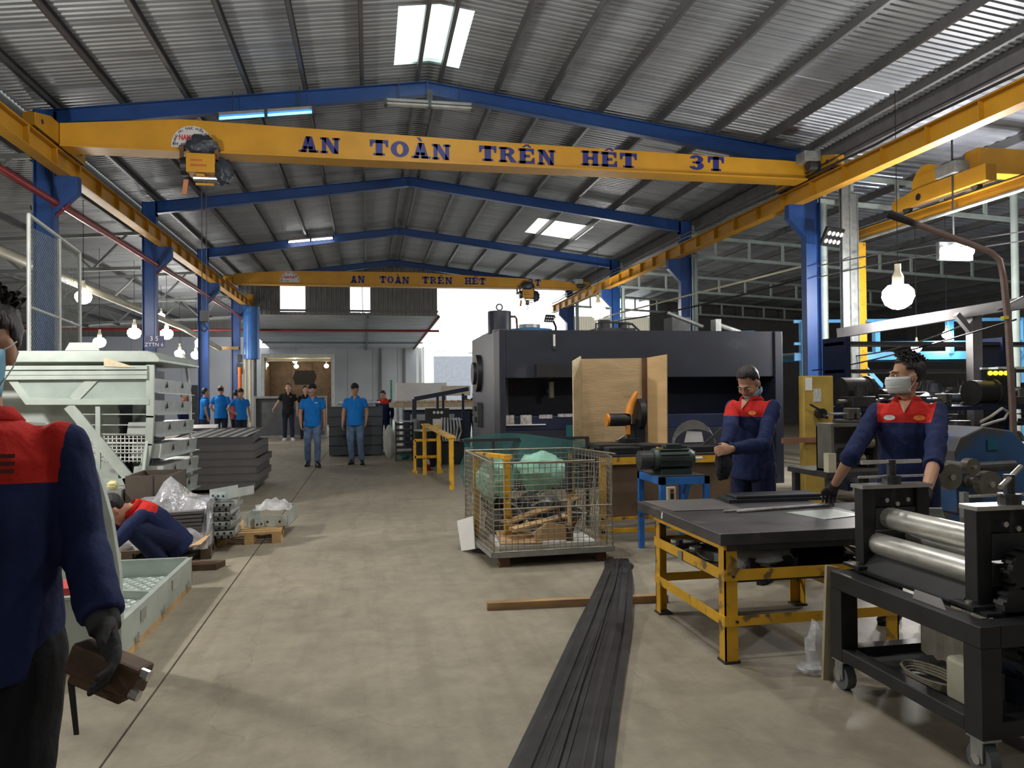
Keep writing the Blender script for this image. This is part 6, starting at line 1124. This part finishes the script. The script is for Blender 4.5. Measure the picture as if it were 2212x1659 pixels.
tag(part('steel_plate', GALV, None, lambda b: b.prism([(1.42, 10.2, 0), (1.75, 10.1, 0), (1.75, 11.3, 0), (1.40, 11.2, 0)], (0, 0, .02)), bevel=.002), 'bright steel plate lying on the floor at the press foot', 'plate')
tag(part('plastic_scrap', mat('turquoise plastic', (.10, .45, .45), .4), None, lambda b: blob(b, (.83, 18.0, .09), (.15, .1, .09), amp=.4, seed=42), smooth=True), 'turquoise plastic scrap on the floor by the crates', 'plastic')
ct = thing('cutting_table', 'long navy machine table with tan slatted bed', 'machine', (2.0, 20.5, 0))
part('table_body', NAVYP, ct, lambda b: b.bx(.9, 2.6, 20, 21, .1, 1.08), bevel=.01); part('body_panel', mat('grey green panel', (.25, .29, .28), .5), ct, lambda b: b.bx(1.05, 2.2, 19.97, 20, .3, .98)); part('bed_top', mat('tan bed', (.42, .34, .22), .6), ct, lambda b: b.bx(.55, 3.2, 19.9, 21.2, 1.16, 1.28)); part('bed_lip', WHITE, ct, lambda b: b.bx(.9, 3.4, 19.85, 19.9, 1.10, 1.16))
for i in range(14): part('bed_slat', PALW, ct, lambda b: b.bx(.6+.18*i, .62+.18*i, 19.95, 21.15, 1.28, 1.33))
part('bed_box', CREAM, ct, lambda b: b.bx(1.95, 2.75, 21.0, 21.4, 1.45, 1.72)); part('bed_box_post', DARK, ct, lambda b: (b.bx(2.0, 2.08, 21.1, 21.2, 1.28, 1.45), b.bx(2.6, 2.68, 21.1, 21.2, 1.28, 1.45)))
gd = thing('guard_rail', 'navy sloping guard frame in front of the tan bed', 'guard', (2.0, 17, 0))
pa, pb, pc = P(895, 862, Y=16.5), P(1012, 840, Y=16.5), P(895, 905, Y=16.5)
part('guard_bar', NAVYP, gd, lambda b: (b.bar(pa, pb, .07, .09), b.bar(pa, pc, .09, .09)))
for x in (945, 957, 1000): p = P(x, 850, Y=16.5); part('guard_post', NAVYP, gd, lambda b: b.bx(p.x-.025, p.x+.025, 16.48, 16.53, .9, p.z))
part('guard_base', BLACK, gd, lambda b: (b.bx(1.05, 2.0, 16.3, 17.2, 0, .95), ), bevel=.01)
cp = part('control_panel', BLACK, gd, lambda b: b.bx(P(918, 890, Y=16.3).x, P(970, 890, Y=16.3).x, 16.25, 16.3, .55, 1.2), bevel=.01)
for i in range(3): p = P(938+8*i, 891, Y=16.24); part('gauge', mat('gauge face', (.62, .66, .62), .4), cp, lambda b: b.cyl((p.x, 16.25, p.z), (p.x, 16.23, p.z), .03, 14))
p = P(945, 915, Y=16.24); part('nameplate', mat('pale plate', (.62, .56, .52), .5), cp, lambda b: b.bx(p.x-.10, p.x+.10, 16.235, 16.25, p.z-.10, p.z+.10), bevel=.02)
part('silver_hoses', WRAP, gd, lambda b: [b.tube([(1.52+.06*i, 16.22, 1.0), (1.5+.07*i, 16.2, .7+.05*(i % 3)), (1.55+.05*i, 16.22, .5)], .022, 6) for i in range(7)])['kind'] = 'stuff'
st_ = thing('tool_trolley', 'black rack trolley of dark trays beside the crates', 'trolley', (.78, 17.6, 0))
for x in (.60, .98): part('trolley_post', DARK, st_, lambda b: b.bx(x-.015, x+.015, 17.4, 17.8, 0, .88))
for i in range(6): part('trolley_shelf', BLACK, st_, lambda b: b.bx(.6, .98, 17.4, 17.8, .15+.13*i, .19+.13*i))
part('trolley_top', GALV, st_, lambda b: b.bx(.58, 1.0, 17.38, 17.82, .88, .9))
tag(part('white_sack', mat('white sack', (.60, .62, .57), .8, 0, .1, bump=.5, bscale=9), None, lambda b: blob(b, (.47, 18.5, .38), (.14, .16, .38), amp=.2, seed=44), smooth=True), 'upright white sack between crates and trolley', 'sack')
tb2 = thing('black_bin', 'round black bin wrapped in film by the trestle', 'bin', (1.05, 17.0, 0)); part('bin_body', BLACK, tb2, lambda b: b.lathe([(.2, 0), (.24, .72), (.25, .74)], (1.16, 16.0, 0), 18), smooth=True); part('bin_rim', GALV, tb2, lambda b: b.cyl((1.16, 16.0, .74), (1.16, 16.0, .77), .25, 18))
bx_ = thing('white_crate', 'long white plastic tub on the far work table', 'tub', (1.6, 24.5, 0))
part('tub_wall', WHITE, bx_, lambda b: (b.bx(.85, 2.4, 24.0, 24.04, 1.3, 1.85), b.bx(.85, .9, 24.04, 24.6, 1.3, 1.85), b.bx(2.35, 2.4, 24.04, 24.6, 1.3, 1.85), b.bx(.85, 2.4, 24.56, 24.6, 1.3, 1.85))); part('tub_table', GALVD, bx_, lambda b: (b.bx(.8, 3.2, 23.9, 24.9, 1.24, 1.30), b.bx(.85, .93, 24, 24.1, 0, 1.24), b.bx(3.05, 3.13, 24, 24.1, 0, 1.24)))
tag(part('green_post', mat('green paint', (.05, .28, .18), .5), None, lambda b: (b.bx(.66, .72, 24.0, 24.06, 0, 1.95), b.bx(.6, .78, 23.94, 24.12, 0, .02))), 'thin green post beside the white tub', 'post')
dp = thing('white_parts', 'white folded steel frames piled by the visitors', 'parts', (-4.7, 22, 0))
for i in range(4): part('frame_piece', WHITE, dp, lambda b: b.prism([(-5.1+.12*i, 21.8, .02+.16*i), (-4.4+.1*i, 21.9, .02+.16*i), (-4.4+.1*i, 22.5, .14+.16*i), (-5.1+.12*i, 22.4, .14+.16*i)], (0, 0, .10)))
# ================================================================ RIGHT AISLE
sr = thing('aisle_crane_rail', 'yellow crane rail of the right aisle ending on the yellow post', 'crane rail', (9.6, 10, 4.4))
part('rail_beam', YEL, sr, lambda b: (b.bx(9.55, 9.65, -3, 14.0, 4.45, 4.47), b.bx(9.59, 9.61, -3, 14.0, 4.47, 4.64), b.bx(9.55, 9.65, -3, 14.0, 4.64, 4.66))); part('rail_bar', DARK, sr, lambda b: b.bx(9.58, 9.62, -3, 14.0, 4.66, 4.69)); part('conduit', GALVD, sr, lambda b: b.tube([(9.45, -3, 4.42), (9.45, 14.0, 4.42)], .03, 8)); part('stop_post', YEL, sr, lambda b: b.bx(9.55, 9.65, 13.8, 14.0, 4.69, 5.0))
yp = thing('yellow_post', 'square yellow steel post under the aisle crane rail', 'column', (9.7, 13.85, 0)); part('post_shaft', YELT, yp, lambda b: b.bx(9.52, 9.78, 13.75, 14.0, .02, 4.45), bevel=.01); part('post_base', DARK, yp, lambda b: b.bx(9.42, 9.88, 13.65, 14.1, 0, .02))
sc2 = thing('aisle_crane', 'yellow end carriage and girder of the right aisle crane', 'bridge crane', (9.6, 11.4, 4.7))
part('end_carriage', YEL, sc2, lambda b: b.prism([(9.5, 10.4, 4.76), (9.5, 12.6, 4.76), (9.5, 12.6, 4.95), (9.5, 11.9, 5.03), (9.5, 10.4, 5.03)], (.2, 0, 0)), bevel=.008); part('wheel_disc', YEL, sc2, lambda b: b.prism([(9.52, 11.75+.35*math.cos(a*PI/10), 5.02+.38*math.sin(a*PI/10)) for a in range(11)], (.16, 0, 0)))
part('girder', YEL, sc2, lambda b: b.bx(9.7, 15, 10.75, 11.05, 4.98, 5.40), bevel=.01); part('carriage_motor', GALVD, sc2, lambda b: b.bx(9.42, 9.7, 10.95, 11.4, 5.04, 5.24), bevel=.01); part('carriage_hole', BLACK, sc2, lambda b: b.cyl((9.49, 11.9, 4.87), (9.5, 11.9, 4.87), .06, 14))
for y in (10.7, 12.3): part('carriage_wheel', DARK, sc2, lambda b: b.cyl((9.55, y, 4.75), (9.65, y, 4.75), .07, 14))
for x, y, h, nm in ((8.95, 13.2, 5.6, 'closest to the blue column'), (9.25, 13.4, 5.3, 'between blue column and yellow post')):
    t = thing('grey_stanchion', 'grey steel channel stanchion, '+nm, 'column', (x, y, 0), group='grey stanchions'); part('stanchion', GALVD, t, lambda b: (b.bx(x-.09, x+.09, y-.01, y+.01, 0, h), b.bx(x-.09, x-.08, y-.05, y+.05, 0, h), b.bx(x+.08, x+.09, y-.05, y+.05, 0, h))); part('stanchion_base', DARK, t, lambda b: b.bx(x-.13, x+.13, y-.1, y+.1, 0, .02))
LB = mat('light blue platform paint', (.10, .38, .72), .45, 0, .12)
pf = thing('blue_platform', 'light blue steel platform with guard rails in the right aisle', 'platform', (13, 15, 0))
for z, w in ((2.25, .16), (2.55, .06), (3.05, .07)): part('platform_rail', LB, pf, lambda b: b.bar((9.4, 15.8, z), (22, 13.2, z), .06, w))
part('platform_beam', LB, pf, lambda b: b.bar((9.2, 17.2, 2.3), (22, 17.2, 2.3), .1, .2)); part('platform_deck', mat('blue grey deck', (.16, .25, .33), .5), pf, lambda b: b.prism([(9.4, 15.8, 2.31), (22, 13.2, 2.31), (22, 17.2, 2.31), (9.4, 17.2, 2.31)], (0, 0, .04)))
for i in range(8): x = 9.6+1.6*i; part('platform_post', LB, pf, lambda b: b.bx(x-.06, x+.06, 15.75-(x-9.4)*.206, 15.87-(x-9.4)*.206, 2.3 if i % 3 else 0, 3.05))
for i in range(3): x = 10.6+3.6*i; part('platform_brace', LB, pf, lambda b: b.bar((x, 15.6-(x-9.4)*.206, 2.25), (x+.8, 15.4-(x-9.4)*.206, 1.3), .08, .08))
for x0, x1, z in ((6.9, 8.2, 2.55), (6.9, 8.2, 2.95)): part('platform_rail', LB, pf, lambda b: b.bar((x0+.2, 18, z), (9.4, 17.6, z), .06, .08))
part('platform_post', LB, pf, lambda b: b.bx(7.2, 7.32, 17.95, 18.05, 0, 2.95))
gb = tag(part('grey_beam', mat('grey beam paint', (.13, .125, .13), .6), None, lambda b: b.bar(P(1812, 720, Y=12.0), P(2240, 650, Y=9.2), .12, .16)), 'long grey steel beam crossing before the blue platform', 'beam')
for x in (2122, ): p = P(x, 660, Y=9.9); t = thing('beam_post', 'grey post carrying the long grey beam', 'post', (p.x, 10.0, 0)); part('post_shaft', mat('grey beam paint', (.23, .22, .23)), t, lambda b: b.bx(p.x-.08, p.x+.08, 10.0, 10.14, 0, 2.62)); part('post_arm', mat('grey beam paint', (.23, .22, .23)), t, lambda b: b.bar((p.x-.3, 10.07, 2.62), (p.x, 10.07, 2.3), .08, .08))
for q in range(3):
    x = 12.5+3*q; t = thing('aisle_post', 'pale tube post in the right aisle, '+['next to the floodlight', 'behind the bent pipe', 'deep in the aisle'][q], 'post', (x, 13, 0), group='right aisle posts'); part('post_shaft', GREENW, t, lambda b: b.cyl((x, 13, 0), (x, 13, ra(x)-.05), .07, 12), smooth=True); part('post_foot', DARK, t, lambda b: b.bx(x-.12, x+.12, 12.88, 13.12, 0, .02))
# bent pipe post
pp = thing('pipe_crane', 'thin brown pipe post bent over into a sloping arm', 'pipe post', P(2195, 1010, Y=4.9)); c = P(2195, 1010, Y=4.9); pp.location = (c.x, 4.9, 0)
PIPE = mat('brown painted pipe', (.20, .14, .12), .4, .3, .2, 8)
arm = [(c.x, 4.9, .02)]+[tuple(P(x, y, Y=yy)) for x, y, yy in ((2188, 900, 4.9), (2178, 700, 4.9), (2168, 600, 4.9), (2160, 562, 4.92), (2140, 545, 4.95), (2090, 525, 5.05), (2000, 492, 5.2), (1920, 462, 5.35))]
part('pipe_run', PIPE, pp, lambda b: b.tube(arm, .024, 10), smooth=True); part('pipe_base', DARK, pp, lambda b: b.cyl((c.x, 4.9, 0), (c.x, 4.9, .02), .12, 16)); part('pipe_tip', BLACK, pp, lambda b: b.tube([arm[-2], arm[-1]], [.02, .035], 10)); part('clip', mat('yellow tape', (.7, .55, .03), .5), pp, lambda b: b.cyl(P(2170, 683, Y=4.9), P(2171, 690, Y=4.9), .027, 10))
# cables across the right aisle
for i, (a, m_, e) in enumerate((((1285, 690, 24), (1400, 660, 18), (1735, 575, 14)), ((1290, 697, 24), (1420, 690, 18), (1740, 600, 14)), ((1755, 800, 13), (1850, 795, 12), (2195, 690, 9)), ((1840, 770, 13.5), (1990, 755, 12), (2212, 640, 9)), ((1765, 575, 13.3), (1900, 545, 13), (2212, 500, 11)), ((1765, 600, 13.3), (1900, 565, 13), (2212, 520, 11)))):
    pts = [P(a[0], a[1], Y=a[2]), P(m_[0], m_[1], Y=m_[2]), P(e[0], e[1], Y=e[2])]; cv = [pts[0]*(1-t)**2+pts[1]*2*t*(1-t)+pts[2]*t*t for t in [q/10 for q in range(11)]]
    tag(part('overhead_cable', CREAM if i == 0 else CABLE, None, lambda b: b.tube(cv, .022 if i < 2 else .013, 6)), ['pale cable strung from the press lamp to the blue column', 'black cable slung just under the pale cable', 'black cable from the blue column to the bent pipe', 'black cable drooping before the blue platform', 'upper black cable beside the yellow post', 'lower black cable beside the yellow post'][i], 'cable', 'overhead cables')
# yellow panel with switch behind the bench worker
yw = thing('yellow_cabinet', 'worn yellow machine cabinet with papers and a crank', 'cabinet', (5.2, 8.8, 0))
a_, e_ = P(1736, 812, Y=8.6), P(1800, 812, Y=8.6)
part('cabinet_shell', mat('mustard machine paint', (.42, .29, .06), .5, 0, .2, 4), yw, lambda b: b.bx(a_.x, e_.x, 8.6, 8.72, 0, a_.z), bevel=.01)
for z0, z1, x0, x1, mm in ((1.50, 1.66, .02, .11, LOGO), (1.36, 1.52, .13, .23, mat('printed notice', (.55, .55, .53), .6, 0, .35, 60))): part('notice', mm, yw, lambda b: b.bx(a_.x+x0, a_.x+x1, 8.595, 8.6, z0, z1))
part('crank_hub', BLACK, yw, lambda b: (b.cyl((a_.x+.19, 8.5, 1.22), (a_.x+.19, 8.6, 1.22), .06, 14), b.bar((a_.x+.19, 8.5, 1.24), (a_.x+.02, 8.5, 1.33), .02, .02), b.cyl((a_.x+.19, 8.42, 1.17), (a_.x+.19, 8.5, 1.2), .02, 8)))
wr_ = tag(part('wood_rail', mat('reddish timber', (.22, .10, .06), .7), None, lambda b: b.bar(P(1690, 952, Y=8.57), P(1830, 948, Y=8.57), .05, .06)), 'reddish timber rail between press and the cluttered bench', 'rail')
# cluttered benches and machines on the right
def bench(x0, x1, y0, y1, z, label, m=DARK):
    t = thing('machine_bench', label, 'bench', ((x0+x1)/2, (y0+y1)/2, 0)); part('bench_top', m, t, lambda b: b.bx(x0, x1, y0, y1, z-.05, z))
    for x in (x0+.03, x1-.09):
        for y in (y0+.03, y1-.09): part('leg', m, t, lambda b: b.bx(x, x+.06, y, y+.06, 0, z-.05))
    part('lower_shelf', m, t, lambda b: b.bx(x0+.05, x1-.05, y0+.05, y1-.05, .3, .33)); return t
bench(4.25, 5.15, 6.6, 7.3, .72, 'low dark bench behind the reaching worker'); bench(6.0, 12.0, 8.6, 9.8, 1.28, 'long dark high bench piled with machine parts', NAVYP); bench(5.6, 9.5, 6.4, 7.2, .85, 'dark bench with blue painted frame', NAVYP)
bxs = thing('open_box', 'open grey steel box with round castings on the low bench', 'box', (4.6, 6.9, .72))
part('box_side', mat('worn grey steel', (.14, .135, .125), .55, .3, .25), bxs, lambda b: (b.bx(4.33, 4.36, 6.65, 6.9, .72, 1.15), b.bx(4.85, 4.88, 6.65, 6.9, .72, 1.15), b.bx(4.33, 4.88, 6.88, 6.9, .72, 1.15), b.bx(4.33, 4.88, 6.65, 6.9, 1.15, 1.18), b.bx(4.33, 4.88, 6.65, 6.9, .72, .74)))
for x, z, l in ((4.62, .83, 'lower'), (4.72, .99, 'upper')): tag(part('round_casting', mat('dull brass casting', (.20, .17, .11), .5, .4, .2), None, lambda b: b.cyl((x-.09, 6.72, z), (x+.09, 6.72, z), .055, 16), smooth=True), f'{l} round casting inside the open steel box', 'casting', 'castings in the box')
tag(part('cream_block', CREAM, None, lambda b: b.bx(4.28, 4.31+.05, 6.62, 6.7, .72, .9)), 'upright cream block at the bench corner', 'block')
rb = random.Random(11); KL_ = ['oily block casting with a shaft', 'dark flanged drum', 'tarnished bench vice', 'blue grey pump body']; KN = ['machine_part', 'gear_housing', 'steel_vice', 'pump_body']
PARTC = [mat('oily grey casting', (.045, .044, .042), .5, .4, .3), mat('oily dark casting', (.022, .022, .022), .5, .3, .3), mat('tarnished casting', (.085, .08, .07), .5, .4, .3), mat('blue grey casting', (.03, .038, .052), .5, .1, .3)]
def clutter(x, y, z, s, i, label, grp):
    t = thing(KN[i % 4], label, 'machine part', (x, y, z), rb.uniform(-.5, .5), grp); m = PARTC[i % 4]; k = i % 4
    if k == 0: part_l('body', m, t, lambda b: b.bx(-.2*s, .2*s, -.14*s, .14*s, 0, .16*s), bevel=.012); part_l('boss', m, t, lambda b: b.cyl((.05*s, 0, .16*s), (.05*s, 0, .30*s), .09*s, 16)); part_l('shaft', STEEL, t, lambda b: b.cyl((-.34*s, 0, .09*s), (.32*s, 0, .09*s), .03*s, 10))
    elif k == 1: part_l('drum', m, t, lambda b: b.cyl((-.18*s, 0, .17*s), (.14*s, 0, .17*s), .17*s, 20), smooth=True); part_l('flange', m, t, lambda b: b.cyl((.14*s, 0, .17*s), (.18*s, 0, .17*s), .19*s, 20)); part_l('foot', m, t, lambda b: b.bx(-.16*s, .16*s, -.15*s, .15*s, 0, .03*s))
    elif k == 2: part_l('base', m, t, lambda b: b.bx(-.22*s, .18*s, -.1*s, .1*s, 0, .06*s), bevel=.01); part_l('jaw', m, t, lambda b: b.bx(-.04*s, .06*s, -.12*s, .12*s, .06*s, .24*s), bevel=.01); part_l('jaw', m, t, lambda b: b.bx(.1*s, .16*s, -.12*s, .12*s, .06*s, .24*s), bevel=.01); part_l('screw', STEEL, t, lambda b: b.cyl((-.3*s, 0, .15*s), (.2*s, 0, .15*s), .02*s, 8)); part_l('handle', STEEL, t, lambda b: b.cyl((-.29*s, -.1*s, .15*s), (-.29*s, .1*s, .15*s), .01*s, 8))
    else: part_l('volute', m, t, lambda b: b.lathe([(.05*s, 0), (.18*s, .03*s), (.19*s, .13*s), (.10*s, .18*s), (.08*s, .3*s)], (0, 0, 0), 18), smooth=True); part_l('outlet', m, t, lambda b: b.cyl((.1*s, 0, .1*s), (.32*s, 0, .1*s), .06*s, 12))
i = 0
for bxx in range(30): clutter(6.1+.2*bxx, 8.78+.36*(bxx % 3), 1.28, .62+.55*rb.random(), i, KL_[i % 4]+' heaped on the long high bench', 'parts on the high bench'); i += 1
for bxx in range(15): clutter(5.7+.25*bxx, 6.6+.35*(bxx % 2), .85, .6+.5*rb.random(), i+1, KL_[(i+1) % 4]+' crowding the blue framed bench', 'parts on the blue framed bench'); i += 1
for bxx in range(8): clutter(5.6+.55*bxx, 6.8, .33, 1.0, i+2, KL_[(i+2) % 4]+' stored under the blue framed bench', 'parts under the blue framed bench'); i += 1
clutter(4.6, 6.78, 1.18, .6, 2, 'grey vice standing on the open steel box', None); clutter(4.95, 6.9, .72, .9, 0, 'shafted casting beside the open steel box', None)
for q in range(5): tag(part('shelf_board', mat('dark rack steel', (.03, .032, .04), .5), None, lambda b: b.bx(7.0, 12.5, 10.4, 10.9, .5+.42*q, .55+.42*q)), 'dark rack shelf behind the high bench, '+['lowest', 'second', 'third', 'fourth', 'highest'][q], 'shelf', 'rack shelves')
for x in (7.0, 9.7, 12.4): tag(part('rack_upright', NAVYP, None, lambda b: b.bx(x, x+.08, 10.35, 10.95, 0, 2.3)), 'navy rack upright behind the high bench, '+{7.0: 'press side', 9.7: 'middle', 12.4: 'far side'}[x], 'upright', 'rack uprights')
for q in range(16): clutter(7.3+.62*(q % 8), 10.6, (.97, 1.39)[q//8]+.001, .85, q+1, KL_[(q+1) % 4]+' stored on the dark rack', 'parts on the rack')
lt = tag(part('ladder', GALV, None, lambda b: (b.bar((8.9, 9.6, 1.80), (10.6, 9.4, 1.80), .05, .03), b.bar((8.9, 9.9, 1.80), (10.6, 9.7, 1.80), .05, .03), *[b.bar((9.0+.25*q, 9.6-.03*q, 1.80), (9.0+.25*q, 9.9-.03*q, 1.80), .03, .03) for q in range(7)])), 'aluminium ladder lying over the high bench', 'ladder'); 
for x in (8.95, 10.5): tag(part('ladder_stand', DARK, None, lambda b: b.bx(x, x+.06, 9.38, 9.95, 1.28, 1.785)), 'dark trestle under the ladder, '+('press side' if x < 9 else 'far side'), 'trestle', 'ladder trestles')
lr = thing('paper_roll', 'cream roll lying on the high bench', 'roll', (8.0, 9.2, 1.7)); part('roll', CREAM, lr, lambda b: b.cyl((9.1, 8.72, 1.72), (10.1, 8.72, 1.76), .07, 14), smooth=True); part('roll_cradle', DARK, lr, lambda b: b.bx(9.3, 9.36, 8.66, 8.78, 1.28, 1.68)); part('roll_cradle', DARK, lr, lambda b: b.bx(9.85, 9.91, 8.66, 8.78, 1.28, 1.70))
lc = thing('yellow_warning_lamp', 'row of small glowing yellow lamps on the high bench', 'lamp', (10.8, 8.7, 1.28)); c2 = P(2155, 806, Y=8.75); part('lamp_box', BLACK, lc, lambda b: b.bx(c2.x-.16, c2.x+.16, 8.75, 8.85, 1.28, c2.z+.05))
for q in range(4): part('lamp_lens', mat('glowing yellow', (1, .8, 0), .5, 0, 0, emit=(1, .72, .02), es=4), lc, lambda b: b.ell((c2.x-.12+.08*q, 8.74, c2.z), (.035, .02, .03), 10, 6), smooth=True)
# blue bending machine with wheels
bm_ = thing('bending_machine', 'worn blue bending machine with round steel dies', 'machine', (3.9, 4.1, 0))
BMX = mat('worn blue machine enamel', (.025, .085, .21), .5, .1, .3, 4, wear=(.07, .068, .068), wearamt=.8, wscale=3)
hexp = [P(2068, 1110, Y=4.6), P(2062, 975, Y=4.6), P(2075, 945, Y=4.6), P(2125, 922, Y=4.6), P(2185, 930, Y=4.6), P(2215, 960, Y=4.6), P(2300, 960, Y=4.6), P(2300, 1110, Y=4.6)]
part('machine_head', BMX, bm_, lambda b: b.prism(hexp, (0, .35, 0)), bevel=.01); part('machine_pedestal', BMX, bm_, lambda b: b.bx(P(2080, 1100, Y=4.65).x, P(2300, 1100, Y=4.65).x, 4.65, 4.9, 0, hexp[0].z), bevel=.01)
for px_, py_, r_ in ((2050, 1030, .085), (2135, 1045, .085), (2098, 1008, .055)):
    c3 = P(px_, py_, Y=4.42); part('die_wheel', mat('worn die steel', (.18, .165, .15), .4, .7, .2), bm_, lambda b: (b.cyl((c3.x, 4.40, c3.z), (c3.x, 4.46, c3.z), r_, 24), b.cyl((c3.x, 4.46, c3.z), (c3.x, 4.62, c3.z), r_*.5, 14)), smooth=True)
    part('die_nut', STEEL, bm_, lambda b: b.cyl((c3.x, 4.38, c3.z), (c3.x, 4.40, c3.z), r_*.25, 6))
part('cross_shaft', DARK, bm_, lambda b: b.cyl(P(2100, 1010, Y=4.5), P(2190, 1005, Y=4.5), .035, 12)); part('name_plate', mat('teal plate', (.01, .12, .18), .4), bm_, lambda b: b.bx(P(2133, 950, Y=4.595).x, P(2157, 950, Y=4.595).x, 4.592, 4.6, P(2133, 972, Y=4.595).z, P(2133, 950, Y=4.595).z))
part('pale_leg', GALVD, bm_, lambda b: b.bx(P(2078, 1100, Y=4.5).x-.02, P(2078, 1100, Y=4.5).x+.02, 4.46, 4.5, 0, P(2078, 1062, Y=4.5).z))
cbl = tag(part('cable_bundle', mat('grey hose', (.30, .28, .24), .6), None, lambda b: b.tube([P(x, y, Y=yy) for x, y, yy in ((2118, 912, 4.7), (2140, 900, 4.7), (2165, 882, 4.75), (2178, 890, 4.75), (2170, 905, 4.75), (2145, 912, 4.72), (2120, 921, 4.7))], .010, 6)), 'looped grey hose lying over the blue bending machine', 'hose')
